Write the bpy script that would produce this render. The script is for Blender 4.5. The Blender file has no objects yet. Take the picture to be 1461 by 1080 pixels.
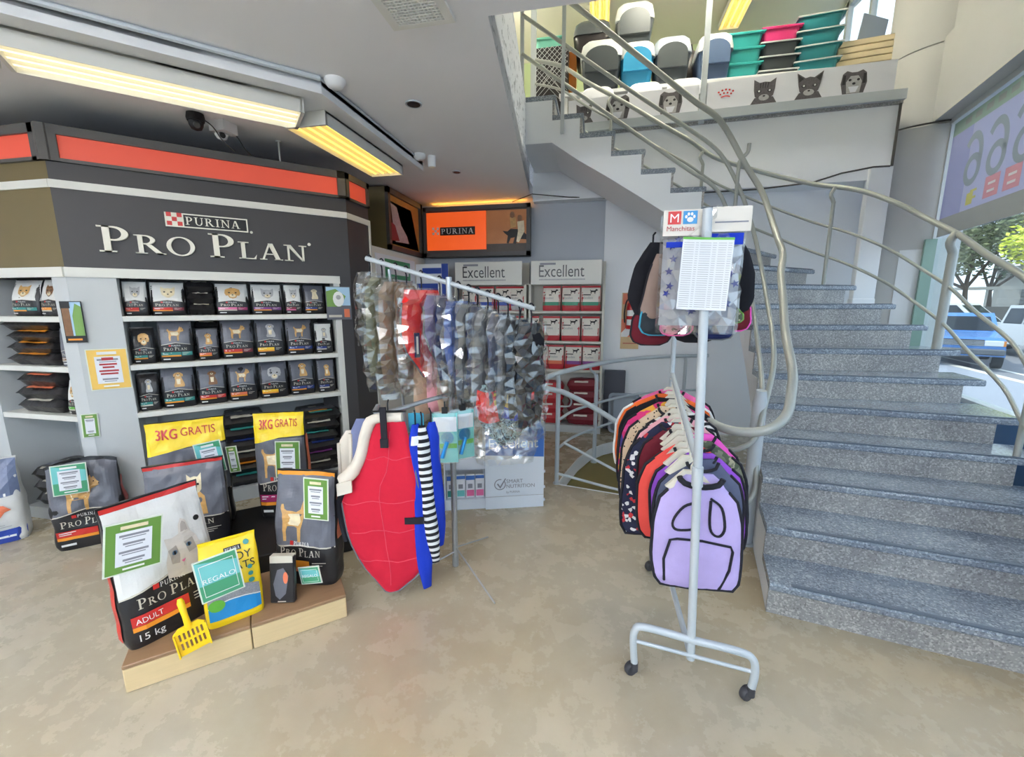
import bpy, math, random
from mathutils import Vector, Matrix, noise
from mathutils.geometry import tessellate_polygon
random.seed(7)
R = math.radians
sc = bpy.context.scene
col = sc.collection
# ---------------------------------------------------------------- camera
cam_d = bpy.data.cameras.new('camera'); cam = bpy.data.objects.new('camera', cam_d); col.objects.link(cam)
cam.location = (0, 0, 1.6)
cam.rotation_euler = (R(80), 0, R(11.5))
cam_d.sensor_width = 36; cam_d.lens = 36 * 600 / 1461; cam_d.clip_start = .05; cam_d.clip_end = 300
sc.camera = cam
# ---------------------------------------------------------------- world, sun, exposure
w = bpy.data.worlds.new('sky'); sc.world = w; w.use_nodes = True
nt = w.node_tree; bg = nt.nodes['Background']
sky = nt.nodes.new('ShaderNodeTexSky'); sky.sky_type = 'HOSEK_WILKIE'
sky.sun_direction = Vector((-.35, .3, .85)).normalized(); sky.turbidity = 4.0; sky.ground_albedo = .5
mixw = nt.nodes.new('ShaderNodeMix'); mixw.data_type = 'RGBA'; mixw.inputs[0].default_value = .62
mixw.inputs[7].default_value = (.72, .85, 1.0, 1)
nt.links.new(sky.outputs[0], mixw.inputs[6]); nt.links.new(mixw.outputs[2], bg.inputs[0])
bg.inputs[1].default_value = 1.2
sun_d = bpy.data.lights.new('sun', 'SUN'); sun_d.energy = 1.3; sun_d.angle = R(.6); sun_d.color = (1, .95, .86)
sun = bpy.data.objects.new('sun', sun_d); col.objects.link(sun)
sun.rotation_euler = Vector((-.35, .3, .85)).to_track_quat('Z', 'Y').to_euler()
vs = sc.view_settings
vs.view_transform = 'Standard'; vs.look = 'None'; vs.gamma = 1; vs.use_curve_mapping = False; vs.exposure = 1.55
# ---------------------------------------------------------------- materials
def lin(c):
    return tuple(((v / 255) / 12.92 if v / 255 <= .04045 else ((v / 255 + .055) / 1.055) ** 2.4) for v in c)
MATS = {}
def mat(name, rgb, rough=.5, metal=0., var=0., scale=8., emit=0., bump=0., spec=.5, emit_rgb=None, coat=0.):
    if name in MATS: return MATS[name]
    m = bpy.data.materials.new(name); m.use_nodes = True; n = m.node_tree.nodes; l = m.node_tree.links
    b = n['Principled BSDF']; c = lin(rgb)
    b.inputs['Base Color'].default_value = (*c, 1); b.inputs['Roughness'].default_value = rough
    b.inputs['Metallic'].default_value = metal; b.inputs['Specular IOR Level'].default_value = spec
    if coat: b.inputs['Coat Weight'].default_value = coat; b.inputs['Coat Roughness'].default_value = .08
    if emit:
        b.inputs['Emission Color'].default_value = (*lin(emit_rgb or rgb), 1); b.inputs['Emission Strength'].default_value = emit
    tc = n.new('ShaderNodeTexCoord')
    if var or bump:
        no = n.new('ShaderNodeTexNoise'); no.inputs['Scale'].default_value = scale; no.inputs['Detail'].default_value = 5
        l.new(tc.outputs['Object'], no.inputs['Vector'])
        if var:
            mx = n.new('ShaderNodeMix'); mx.data_type = 'RGBA'
            mx.inputs[6].default_value = (*[v * (1 - var) for v in c], 1); mx.inputs[7].default_value = (*[min(1, v * (1 + var)) for v in c], 1)
            l.new(no.outputs['Fac'], mx.inputs[0]); l.new(mx.outputs[2], b.inputs['Base Color'])
        if bump:
            bp = n.new('ShaderNodeBump'); bp.inputs['Strength'].default_value = bump; bp.inputs['Distance'].default_value = .02
            l.new(no.outputs['Fac'], bp.inputs['Height']); l.new(bp.outputs[0], b.inputs['Normal'])
    MATS[name] = m; return m
def nodes_of(m): return m.node_tree.nodes, m.node_tree.links, m.node_tree.nodes['Principled BSDF']
def ramp(n, stops):
    r = n.new('ShaderNodeValToRGB'); e = r.color_ramp.elements
    while len(e) < len(stops): e.new(.5)
    for i, (p, c) in enumerate(stops): e[i].position = p; e[i].color = (*lin(c), 1)
    return r
def m_floor():
    m = mat('polished screed floor', (190, 178, 152), .22); n, l, b = nodes_of(m)
    tc = n.new('ShaderNodeTexCoord'); a = n.new('ShaderNodeTexNoise'); a.inputs['Scale'].default_value = .6; a.inputs['Detail'].default_value = 4; a.inputs['Roughness'].default_value = .5; a.inputs['Distortion'].default_value = .4
    l.new(tc.outputs['Object'], a.inputs['Vector'])
    r = ramp(n, [(.2, (166, 148, 116)), (.45, (178, 166, 142)), (.6, (184, 176, 158)), (.8, (190, 186, 174))])
    l.new(a.outputs['Fac'], r.inputs[0])
    a2 = n.new('ShaderNodeTexNoise'); a2.inputs['Scale'].default_value = 5; a2.inputs['Detail'].default_value = 9; a2.inputs['Roughness'].default_value = .7
    l.new(tc.outputs['Object'], a2.inputs['Vector'])
    r2 = ramp(n, [(.3, (232, 230, 224)), (.7, (255, 255, 255))]); l.new(a2.outputs['Fac'], r2.inputs[0])
    mx = n.new('ShaderNodeMix'); mx.data_type = 'RGBA'; mx.blend_type = 'MULTIPLY'; mx.inputs[0].default_value = .6
    l.new(r.outputs[0], mx.inputs[6]); l.new(r2.outputs[0], mx.inputs[7]); l.new(mx.outputs[2], b.inputs['Base Color'])
    r3 = n.new('ShaderNodeMapRange'); r3.inputs[3].default_value = .16; r3.inputs[4].default_value = .38
    l.new(a2.outputs['Fac'], r3.inputs[0]); l.new(r3.outputs[0], b.inputs['Roughness'])
    return m
def m_terrazzo(name, base, dark, light, rough):
    m = mat(name, base, rough); n, l, b = nodes_of(m)
    tc = n.new('ShaderNodeTexCoord'); v = n.new('ShaderNodeTexVoronoi'); v.inputs['Scale'].default_value = 130; v.inputs['Randomness'].default_value = 1
    l.new(tc.outputs['Object'], v.inputs['Vector'])
    sp = n.new('ShaderNodeSeparateColor'); l.new(v.outputs['Color'], sp.inputs[0])
    r = ramp(n, [(.0, dark), (.25, base), (.7, base), (.86, light), (1, light)]); r.color_ramp.interpolation = 'LINEAR'
    l.new(sp.outputs[0], r.inputs[0])
    no = n.new('ShaderNodeTexNoise'); no.inputs['Scale'].default_value = 3; l.new(tc.outputs['Object'], no.inputs['Vector'])
    r2 = ramp(n, [(.3, (215, 215, 220)), (.7, (255, 255, 255))]); l.new(no.outputs['Fac'], r2.inputs[0])
    mx = n.new('ShaderNodeMix'); mx.data_type = 'RGBA'; mx.blend_type = 'MULTIPLY'; mx.inputs[0].default_value = 1
    l.new(r.outputs[0], mx.inputs[6]); l.new(r2.outputs[0], mx.inputs[7]); l.new(mx.outputs[2], b.inputs['Base Color'])
    return m
def m_clear(name, tint=(255, 255, 255), refl=.12, rough=.03, veil=0., veil_rgb=(255, 255, 255), bump=0., scale=30):
    m = bpy.data.materials.new(name); m.use_nodes = True; n = m.node_tree.nodes; l = m.node_tree.links
    out = n['Material Output']; n.remove(n['Principled BSDF'])
    t = n.new('ShaderNodeBsdfTransparent'); t.inputs[0].default_value = (*lin(tint), 1)
    g = n.new('ShaderNodeBsdfGlossy'); g.inputs['Roughness'].default_value = rough
    mx = n.new('ShaderNodeMixShader')
    if bump:
        tc = n.new('ShaderNodeTexCoord'); no = n.new('ShaderNodeTexNoise'); no.inputs['Scale'].default_value = scale; no.inputs['Detail'].default_value = 4; no.inputs['Distortion'].default_value = 1.5
        l.new(tc.outputs['Object'], no.inputs['Vector'])
        bp = n.new('ShaderNodeBump'); bp.inputs['Strength'].default_value = bump; bp.inputs['Distance'].default_value = .03
        l.new(no.outputs['Fac'], bp.inputs['Height']); l.new(bp.outputs[0], g.inputs['Normal'])
    fr = n.new('ShaderNodeLayerWeight'); pw = n.new('ShaderNodeMath'); pw.operation = 'POWER'; pw.inputs[1].default_value = 4
    mt = n.new('ShaderNodeMath'); mt.operation = 'MULTIPLY_ADD'; mt.use_clamp = True; mt.inputs[1].default_value = .7; mt.inputs[2].default_value = refl
    l.new(fr.outputs['Facing'], pw.inputs[0]); l.new(pw.outputs[0], mt.inputs[0]); l.new(mt.outputs[0], mx.inputs[0])
    l.new(t.outputs[0], mx.inputs[1]); l.new(g.outputs[0], mx.inputs[2])
    last = mx
    if veil:
        d = n.new('ShaderNodeBsdfDiffuse'); d.inputs[0].default_value = (*lin(veil_rgb), 1)
        m2 = n.new('ShaderNodeMixShader'); m2.inputs[0].default_value = veil
        l.new(mx.outputs[0], m2.inputs[1]); l.new(d.outputs[0], m2.inputs[2]); last = m2
    l.new(last.outputs[0], out.inputs[0]); MATS[name] = m; return m
def m_stripes(name, c1, c2, freq, axis=2, rough=.8, wave=0., hard=True):
    m = mat(name, c1, rough); n, l, b = nodes_of(m)
    tc = n.new('ShaderNodeTexCoord'); wv = n.new('ShaderNodeTexWave'); wv.bands_direction = 'XYZ'[axis]; wv.inputs['Scale'].default_value = freq; wv.inputs['Distortion'].default_value = wave
    wv.inputs['Detail'].default_value = 0 if not wave else 1
    l.new(tc.outputs['Object'], wv.inputs['Vector'])
    r = ramp(n, [(.45, c1), (.55, c2)]); l.new(wv.outputs['Fac'], r.inputs[0]); l.new(r.outputs[0], b.inputs['Base Color']); return m
def m_spots(name, stops, scale, rough=.85, rand=1., out='Color', dist=0.):
    m = mat(name, stops[0][1], rough); n, l, b = nodes_of(m)
    tc = n.new('ShaderNodeTexCoord'); src = tc.outputs['Object']
    if out == 'Noise':
        v = n.new('ShaderNodeTexNoise'); v.inputs['Scale'].default_value = scale; v.inputs['Detail'].default_value = 2; v.inputs['Distortion'].default_value = dist; l.new(src, v.inputs['Vector']); o = v.outputs['Fac']
    else:
        v = n.new('ShaderNodeTexVoronoi'); v.inputs['Scale'].default_value = scale; v.inputs['Randomness'].default_value = rand; l.new(src, v.inputs['Vector'])
        if out == 'Distance': o = v.outputs['Distance']
        else:
            sp = n.new('ShaderNodeSeparateColor'); l.new(v.outputs['Color'], sp.inputs[0]); o = sp.outputs[0]
    r = ramp(n, stops); r.color_ramp.interpolation = 'CONSTANT'; l.new(o, r.inputs[0]); l.new(r.outputs[0], b.inputs['Base Color']); return m
# ---------------------------------------------------------------- mesh builder
class MB:
    def __init__(s): s.v = []; s.f = []; s.m = []; s.mats = []
    def mi(s, m):
        if m is None: return 0
        m = MATS[m] if isinstance(m, str) else m
        if m not in s.mats: s.mats.append(m)
        return s.mats.index(m)
    def add(s, vs, fs, m=None):
        k = len(s.v); i = s.mi(m); s.v += [tuple(p) for p in vs]
        s.f += [tuple(k + a for a in f) for f in fs]; s.m += [i] * len(fs); return s
    def box(s, x0, x1, y0, y1, z0, z1, m=None, T=None):
        vs = [(x, y, z) for z in (z0, z1) for y in (y0, y1) for x in (x0, x1)]
        if T: vs = [T @ Vector(p) for p in vs]
        return s.add(vs, [(0, 2, 3, 1), (4, 5, 7, 6), (0, 1, 5, 4), (2, 6, 7, 3), (0, 4, 6, 2), (1, 3, 7, 5)], m)
    def bbox(s, x0, x1, y0, y1, z0, z1, b=.005, m=None, T=None):
        # chamfered box
        c = [((x0 + x1) / 2), (y0 + y1) / 2, (z0 + z1) / 2]; h = [(x1 - x0) / 2, (y1 - y0) / 2, (z1 - z0) / 2]
        vs = []; idx = {}
        for sx in (-1, 1):
            for sy in (-1, 1):
                for sz in (-1, 1):
                    for a in range(3):
                        p = [sx * (h[0] - b), sy * (h[1] - b), sz * (h[2] - b)]; p[a] = (sx, sy, sz)[a] * h[a]
                        idx[(sx, sy, sz, a)] = len(vs); vs.append((c[0] + p[0], c[1] + p[1], c[2] + p[2]))
        fs = []
        q = [(-1, -1), (1, -1), (1, 1), (-1, 1)]
        for a in range(3):
            for sg in (-1, 1):
                f = []
                for u, v in q:
                    k = [0, 0, 0]; k[a] = sg; k[(a + 1) % 3] = u; k[(a + 2) % 3] = v; f.append(idx[(*k, a)])
                fs.append(tuple(f) if sg > 0 else tuple(reversed(f)))
        for a in range(3):
            b1, b2 = (a + 1) % 3, (a + 2) % 3
            for u in (-1, 1):
                for v in (-1, 1):
                    k0 = [0, 0, 0]; k1 = [0, 0, 0]; k0[a] = -1; k1[a] = 1
                    for k in (k0, k1): k[b1] = u; k[b2] = v
                    f = [idx[(*k0, b1)], idx[(*k1, b1)], idx[(*k1, b2)], idx[(*k0, b2)]]
                    fs.append(tuple(f) if u * v < 0 else tuple(reversed(f)))
        for sx in (-1, 1):
            for sy in (-1, 1):
                for sz in (-1, 1):
                    f = [idx[(sx, sy, sz, a)] for a in range(3)]; fs.append(tuple(f) if sx * sy * sz > 0 else tuple(reversed(f)))
        if T: vs = [T @ Vector(p) for p in vs]
        return s.add(vs, fs, m)
    def prism(s, poly, z0, z1, m=None, holes=(), fn=None, top=None):
        # poly in xy, extruded z0..z1 ; fn maps (x,y,z)->3D
        loops = [list(poly)] + [list(h) for h in holes]; flat = [p for lp in loops for p in lp]; N = len(flat)
        tri = tessellate_polygon([[Vector((p[0], p[1], 0)) for p in lp] for lp in loops])
        vs = [(p[0], p[1], z0) for p in flat] + [(p[0], p[1], z1) for p in flat]
        fs = []; 
        for t in tri:
            a, b, c = [Vector((flat[i][0], flat[i][1])) for i in t]
            cw = (b - a).cross(c - a) < 0; t = tuple(reversed(t)) if cw else tuple(t)
            fs.append(tuple(i + N for i in t)); fs.append(tuple(reversed(t)))
        k = 0
        for li, lp in enumerate(loops):
            n = len(lp); ar = sum(lp[i][0] * lp[(i + 1) % n][1] - lp[(i + 1) % n][0] * lp[i][1] for i in range(n))
            for i in range(n):
                a, b = k + i, k + (i + 1) % n; f = (a, b, b + N, a + N)
                fs.append(f if (ar > 0) == (li == 0) else tuple(reversed(f)))
            k += n
        if fn: vs = [fn(*p) for p in vs]
        return s.add(vs, fs, m)
    def tube(s, path, r, n=10, m=None, closed=False, caps=True):
        P = [Vector(p) for p in path]; L = len(P); rs = r if isinstance(r, (list, tuple)) else [r] * L
        T = []
        for i in range(L):
            a = P[i - 1] if (i > 0 or closed) else P[i]; b = P[(i + 1) % L] if (i < L - 1 or closed) else P[i]
            T.append((b - a).normalized() if (b - a).length > 1e-9 else Vector((0, 0, 1)))
        t0 = T[0]; u = t0.orthogonal().normalized(); vs = []
        for i in range(L):
            if i: u = (u - T[i] * u.dot(T[i])).normalized()
            w_ = T[i].cross(u)
            for k in range(n):
                a = 2 * math.pi * k / n; vs.append(P[i] + (u * math.cos(a) + w_ * math.sin(a)) * rs[i])
        fs = []
        for i in range(L if closed else L - 1):
            j = (i + 1) % L
            for k in range(n): fs.append((i * n + k, i * n + (k + 1) % n, j * n + (k + 1) % n, j * n + k))
        if caps and not closed: fs.append(tuple(reversed(range(n)))); fs.append(tuple(range((L - 1) * n, L * n)))
        return s.add(vs, fs, m)
    def lathe(s, prof, n=16, m=None, T=None, c=(0, 0, 0)):
        vs = []; 
        for r_, z_ in prof:
            for k in range(n):
                a = 2 * math.pi * k / n; p = Vector((c[0] + r_ * math.cos(a), c[1] + r_ * math.sin(a), c[2] + z_)); vs.append(T @ p if T else p)
        fs = [(i * n + k, i * n + (k + 1) % n, (i + 1) * n + (k + 1) % n, (i + 1) * n + k) for i in range(len(prof) - 1) for k in range(n)]
        fs.append(tuple(reversed(range(n)))); fs.append(tuple(range((len(prof) - 1) * n, len(prof) * n)))
        return s.add(vs, fs, m)
    def grid(s, fn, nu, nv, m=None, closed_u=False, thick=0., thick_dir=None):
        vs = [fn(i / nu, j / nv) for j in range(nv + 1) for i in range(nu + 1)]; W = nu + 1
        fs = [(j * W + i, j * W + i + 1, (j + 1) * W + i + 1, (j + 1) * W + i) for j in range(nv) for i in range(nu)]
        if thick:
            N = len(vs); d = Vector(thick_dir) * thick; vs = vs + [Vector(p) + d for p in vs]
            fs += [tuple(N + a for a in reversed(f)) for f in fs]
            bd = [i for i in range(W)] + [j * W + nu for j in range(1, nv + 1)] + [nv * W + i for i in range(nu - 1, -1, -1)] + [j * W for j in range(nv - 1, 0, -1)]
            for a, b in zip(bd, bd[1:] + bd[:1]): fs.append((b, a, a + N, b + N))
        return s.add(vs, fs, m)
    def build(s, name, m=None, parent=None, smooth=False, world=False):
        me = bpy.data.meshes.new(name); vs = s.v
        if world and parent is not None:
            o_ = parent.location.copy(); pp = parent.parent
            while pp: o_ += pp.location; pp = pp.parent
            vs = [(p[0] - o_.x, p[1] - o_.y, p[2] - o_.z) for p in vs]
        me.from_pydata(vs, [], s.f)
        if m is not None: s.mats = [MATS[x] if isinstance(x, str) else x for x in (m if isinstance(m, (list, tuple)) else [m])]
        for x in s.mats: me.materials.append(x)
        me.polygons.foreach_set('material_index', s.m)
        if smooth:
            me.polygons.foreach_set('use_smooth', [True] * len(me.polygons))
            try: me.set_sharp_from_angle(angle=R(45))
            except Exception: pass
        me.update()
        o = bpy.data.objects.new(name, me); col.objects.link(o)
        if parent is not None: o.parent = parent
        return o
def tag(o, label, cat, group=None):
    o['label'] = label; o['category'] = cat
    if group: o['group'] = group
    return o
def thing(name, label, cat, loc=(0, 0, 0), rz=0., group=None):
    o = bpy.data.objects.new(name, None); o.empty_display_size = .1; col.objects.link(o); o.location = loc; o.rotation_euler = (0, 0, rz)
    return tag(o, label, cat, group)
def struct(o): o['kind'] = 'structure'; return o
def copy_thing(o, label=None, loc=None, rot=None, parent=None):
    c = o.copy(); col.objects.link(c); c.parent = parent
    if label: c['label'] = label
    if loc is not None: c.location = loc
    if rot is not None: c.rotation_euler = rot if isinstance(rot, (tuple, list)) else (0, 0, rot)
    for ch in o.children: copy_thing(ch, parent=c)
    return c
# ---------------------------------------------------------------- 2D shapes (verts, faces)
def s_rect(x0, y0, x1, y1, nx=1, ny=1):
    vs = [(x0 + (x1 - x0) * i / nx, y0 + (y1 - y0) * j / ny) for j in range(ny + 1) for i in range(nx + 1)]; W = nx + 1
    return vs, [(j * W + i, j * W + i + 1, (j + 1) * W + i + 1, (j + 1) * W + i) for j in range(ny) for i in range(nx)]
def s_poly(pts, sub=0):
    tri = tessellate_polygon([[Vector((p[0], p[1], 0)) for p in pts]]); vs = [tuple(p) for p in pts]; fs = []
    for t in tri:
        a, b, c = [Vector(vs[i]) for i in t]; fs.append(tuple(t) if (b - a).cross(c - a) > 0 else tuple(reversed(t)))
    for _ in range(sub):
        mp = {}; nf = []
        def mid(a, b):
            k = (min(a, b), max(a, b))
            if k not in mp: mp[k] = len(vs); vs.append(((vs[a][0] + vs[b][0]) / 2, (vs[a][1] + vs[b][1]) / 2))
            return mp[k]
        for a, b, c in fs:
            d, e, g = mid(a, b), mid(b, c), mid(c, a); nf += [(a, d, g), (d, b, e), (g, e, c), (d, e, g)]
        fs = nf
    return vs, fs
def s_disc(cx, cy, rx, ry=None, n=14, a0=0):
    ry = ry or rx; vs = [(cx, cy)] + [(cx + rx * math.cos(a0 + 2 * math.pi * i / n), cy + ry * math.sin(a0 + 2 * math.pi * i / n)) for i in range(n)]
    return vs, [(0, 1 + i, 1 + (i + 1) % n) for i in range(n)]
def s_ring(cx, cy, rx, ry, tx, ty, n=20, a0=0., a1=2 * math.pi):
    # tx/ty stroke thickness at the sides / top and bottom
    vs = []
    for i in range(n + 1):
        a = a0 + (a1 - a0) * i / n; ca, sa = math.cos(a), math.sin(a); vs += [(cx + rx * ca, cy + ry * sa), (cx + (rx - tx) * ca, cy + (ry - ty) * sa)]
    return vs, [(2 * i, 2 * i + 2, 2 * i + 3, 2 * i + 1) for i in range(n)]
def s_join(*S):
    vs = []; fs = []
    for v, f in S: k = len(vs); vs += list(v); fs += [tuple(k + a for a in t) for t in f]
    return vs, fs
def s_tf(S, sx=1, sy=1, dx=0, dy=0, rot=0, shear=0):
    c, s_ = math.cos(rot), math.sin(rot); o = []
    for x, y in S[0]:
        x, y = x * sx + shear * y * sy, y * sy; o.append((x * c - y * s_ + dx, x * s_ + y * c + dy))
    f = S[1] if sx * sy > 0 else [tuple(reversed(t)) for t in S[1]]
    return o, f
_tc = {}
def s_text(t, h=1., align='L'):
    if t not in _tc:
        cu = bpy.data.curves.new('t', 'FONT'); cu.body = t; cu.size = 1; cu.resolution_u = 3
        ob = bpy.data.objects.new('t', cu); me = ob.to_mesh(); vs = [(v.co.x, v.co.y) for v in me.vertices]; fs = []
        for p in me.polygons:
            q = list(p.vertices); a = sum(vs[q[i]][0] * vs[q[(i + 1) % len(q)]][1] - vs[q[(i + 1) % len(q)]][0] * vs[q[i]][1] for i in range(len(q))); fs.append(tuple(q) if a > 0 else tuple(reversed(q)))
        ob.to_mesh_clear(); bpy.data.objects.remove(ob); bpy.data.curves.remove(cu)
        x0 = min(v[0] for v in vs); _tc[t] = ([(v[0] - x0, v[1]) for v in vs], fs)
    vs, fs = _tc[t]; k = h / .7; W = max(v[0] for v in vs) * k; o = {'L': 0, 'C': -W / 2, 'R': -W}[align]
    return [(v[0] * k + o, v[1] * k) for v in vs], fs
def s_fit(t, x, y, W, H):
    S = s_text(t, 1); k = W / max(v[0] for v in S[0]); return s_tf(S, k, H, x, y)
# serif capitals, height 1, built from stems, hairlines, serifs and bowls
def _st(x0, x1, y0=0, y1=1): return s_rect(x0, y0, x1, y1)
def _sf(x0, x1, y, up): 
    h = .055; return s_rect(x0, y, x1, y + h) if up else s_rect(x0, y - h, x1, y)
def _dg(x0, y0, x1, y1, t): return s_poly([(x0 - t / 2, y0), (x0 + t / 2, y0), (x1 + t / 2, y1), (x1 - t / 2, y1)])
S_ = .17
GL = {
 'P': (s_join(_st(.12, .12 + S_), _sf(0, .42, 0, 1), _sf(0, .3, 1, 0), s_ring(.36, .72, .38, .28, S_, .06, 16, -math.pi / 2, math.pi / 2), s_rect(.28, .44, .37, .5), s_rect(.28, .94, .37, 1)), .80),
 'R': (s_join(_st(.12, .12 + S_), _sf(0, .42, 0, 1), _sf(0, .3, 1, 0), s_ring(.36, .75, .36, .25, S_, .06, 16, -math.pi / 2, math.pi / 2), s_rect(.28, .5, .37, .56), s_rect(.28, .94, .37, 1), s_poly([(.36, .52), (.56, .52), (.98, 0), (.74, 0)]), _sf(.74, 1.06, 0, 1)), 1.04),
 'O': (s_ring(.5, .5, .52, .53, S_, .06, 28), 1.06),
 'L': (s_join(_st(.12, .12 + S_), _sf(0, .45, 1, 0), _sf(0, .72, 0, 1), s_poly([(.62, .05), (.72, .05), (.76, .28)])), .80),
 'A': (s_join(_dg(.14, 0, .46, 1, .09), _dg(.82, 0, .5, 1, S_ + .03), s_rect(.26, .32, .7, .38), _sf(0, .32, 0, 1), _sf(.64, 1.02, 0, 1)), 1.02),
 'N': (s_join(_st(.16, .25), _st(.84, .93), s_poly([(.12, 1), (.32, 1), (.93, 0), (.84, 0)]), _sf(0, .4, 0, 1), _sf(0, .3, 1, 0), _sf(.7, 1.06, 1, 0)), 1.06),
 'U': (s_join(_st(.12, .12 + S_, .35, 1), _st(.78, .87, .35, 1), s_ring(.495, .36, .375, .38, S_ - .02, .08, 16, math.pi, 2 * math.pi), _sf(0, .4, 1, 0), _sf(.66, 1, 1, 0)), 1.0),
 'I': (s_join(_st(.13, .13 + S_), _sf(0, .43, 0, 1), _sf(0, .43, 1, 0)), .43)}
def s_serif(t, h=1., gap=.1, small=None, align='L'):
    out = []; x = 0
    for i, ch in enumerate(t):
        if ch == ' ': x += .32; continue
        k = 1 if (small is None or i in small) else .74
        g, wd = GL[ch]; out.append(s_tf(g, k, k, x, 0)); x += wd * k + gap
    x -= gap; o = {'L': 0, 'C': -x * h / 2, 'R': -x * h}[align]
    return s_tf(s_join(*out), h, h, o, 0), x * h
def s_checker(x, y, s):  # red squares of a five-square checker
    k = s / 4.2; return s_join(*[s_rect(x + s * .1 + (i) * k * 1.28, y + s * .1 + j * k * 1.28, x + s * .1 + i * k * 1.28 + k * 1.22, y + s * .1 + j * k * 1.28 + k * 1.22) for i, j in ((0, 0), (2, 0), (1, 1), (0, 2), (2, 2))])
def put(mb, S, fn, m):
    mb.add([fn(x, y) for x, y in S[0]], S[1], m)
def put3(mb, S, fn, t, m):
    # solid letters: front at height t, side walls down to 0
    vs, fs = S; N = len(vs); out = [fn(x, y, t) for x, y in vs] + [fn(x, y, 0) for x, y in vs]; ed = {}
    for f in fs:
        for a, b in zip(f, f[1:] + f[:1]): ed[(a, b)] = 1
    ff = list(fs) + [(b, a, a + N, b + N) for (a, b) in ed if (b, a) not in ed]
    mb.add(out, ff, m)
# ================================================================ setting
mat('ceiling paint', (238, 238, 240), .75, var=.03, scale=2)
mat('wall white', (240, 243, 247), .6, var=.02, scale=3)
mat('wall blue grey', (184, 190, 199), .6, var=.02, scale=3)
mat('wall cream', (236, 232, 220), .7); mat('wall green', (196, 214, 168), .7)
mat('column grey', (196, 197, 196), .65, var=.04, scale=2)
mat('white paint', (232, 234, 236), .45); mat('olive board', (132, 120, 66), .5, var=.1, scale=3)
mat('black', (22, 22, 24), .5); mat('dark gap', (60, 58, 54), .8)
mat('blue sill', (58, 104, 150), .4)
m_floor()
TZ = m_terrazzo('grey terrazzo', (142, 152, 164), (114, 122, 134), (178, 188, 198), .13)
TZR = m_terrazzo('grey terrazzo riser', (160, 160, 158), (130, 129, 128), (198, 197, 194), .35)
def peel():
    m = mat('peeling white paint', (232, 236, 242), .6); n, l, b = nodes_of(m); tc = n.new('ShaderNodeTexCoord'); mp = n.new('ShaderNodeMapping'); mp.inputs['Scale'].default_value = (3, 3, 9)
    a = n.new('ShaderNodeTexNoise'); a.inputs['Scale'].default_value = 3.2; a.inputs['Detail'].default_value = 9; l.new(tc.outputs['Object'], mp.inputs[0]); l.new(mp.outputs[0], a.inputs['Vector'])
    r = ramp(n, [(.0, (235, 239, 245)), (.575, (235, 239, 245)), (.6, (170, 176, 184))]); r.color_ramp.interpolation = 'CONSTANT'; l.new(a.outputs['Fac'], r.inputs[0]); l.new(r.outputs[0], b.inputs['Base Color'])
peel()
# window wall frame: s along the glass, o outward
WS, WC = math.sin(R(13)), math.cos(R(13))
def wp(s, o, z): return (3.15 + WS * s + WC * o, 4.6 + WC * s - WS * o, z)
def wbox(mb, s0, s1, o0, o1, z0, z1, m=None):
    vs = [wp(s, o, z) for z in (z0, z1) for s in (s0, s1) for o in (o0, o1)]
    mb.add(vs, [(0, 2, 3, 1), (4, 5, 7, 6), (0, 1, 5, 4), (2, 6, 7, 3), (0, 4, 6, 2), (1, 3, 7, 5)], m)
# floor with the basement stair opening
hole = [(-.32, 3.58), (.25, 3.47), (.8, 3.38), (1.03, 3.36), (1.16, 3.6), (1.2, 4.2), (1.2, 5.0), (.9, 5.16), (.55, 5.10), (.3, 4.98), (.1, 4.80), (-.05, 4.58), (-.17, 4.25), (-.25, 3.92)]
fl = MB(); fl.prism([(-6, -3.5), (1.28, -3.5), (3.25, 5.0), (3.25, 5.6), (-6, 5.6)], -.13, 0, holes=[hole]); struct(fl.build('floor', 'polished screed floor'))
rim = MB()
n_ = len(hole)
for i in range(n_):
    a, b = Vector(hole[i]), Vector(hole[(i + 1) % n_]); t = (b - a).normalized(); q = Vector((-t.y, t.x)) * .012
    rim.add([(a.x, a.y, -.13), (b.x, b.y, -.13), (b.x, b.y, .004), (a.x, a.y, .004), (a.x + q.x, a.y + q.y, -.13), (b.x + q.x, b.y + q.y, -.13), (b.x + q.x, b.y + q.y, .004), (a.x + q.x, a.y + q.y, .004)], [(0, 3, 2, 1), (4, 5, 6, 7), (3, 7, 6, 2)])
struct(rim.build('trim_1', 'white paint'))
bf = MB(); bf.box(-.5, 1.4, 3.2, 5.3, -.2, -.14); struct(bf.build('floor_basement', 'olive board'))
# low ceiling of the shop with the stair well cut out
ce = MB()
ce.prism([(-6, -3.5), (1.28, -3.5), (2.56, 2.07), (-.53, 2.07), (-.83, 5.1), (-.83, 5.6), (-6, 5.6)], 2.87, 3.0); struct(ce.build('ceiling', 'ceiling paint'))
sl = MB(); sl.prism([(-.53, 2.07), (-.53 - .12, 2.07), (-.95, 5.1), (-.83, 5.1)], 2.8705, 3.56); struct(sl.build('trim_2', 'peeling white paint'))
sf = MB(); sf.prism([(-.65, 2.07), (-6, 2.07), (-6, 5.6), (-.95, 5.6), (-.95, 5.1)], 3.44, 3.56); struct(sf.build('floor_upper_left', TZR))
nr = MB(); nr.prism([(-.53, 2.07), (2.56, 2.07), (2.53, 1.95), (-.53, 1.95)], 2.8705, 3.6); struct(nr.build('wall_well_near', 'white paint'))
cm = MB(); cm.prism([(-.83, 5.36), (-.3, 5.36), (-.3, 5.6), (-.83, 5.6)], 2.87, 2.95); struct(cm.build('ceiling_rear', 'ceiling paint'))
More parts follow.
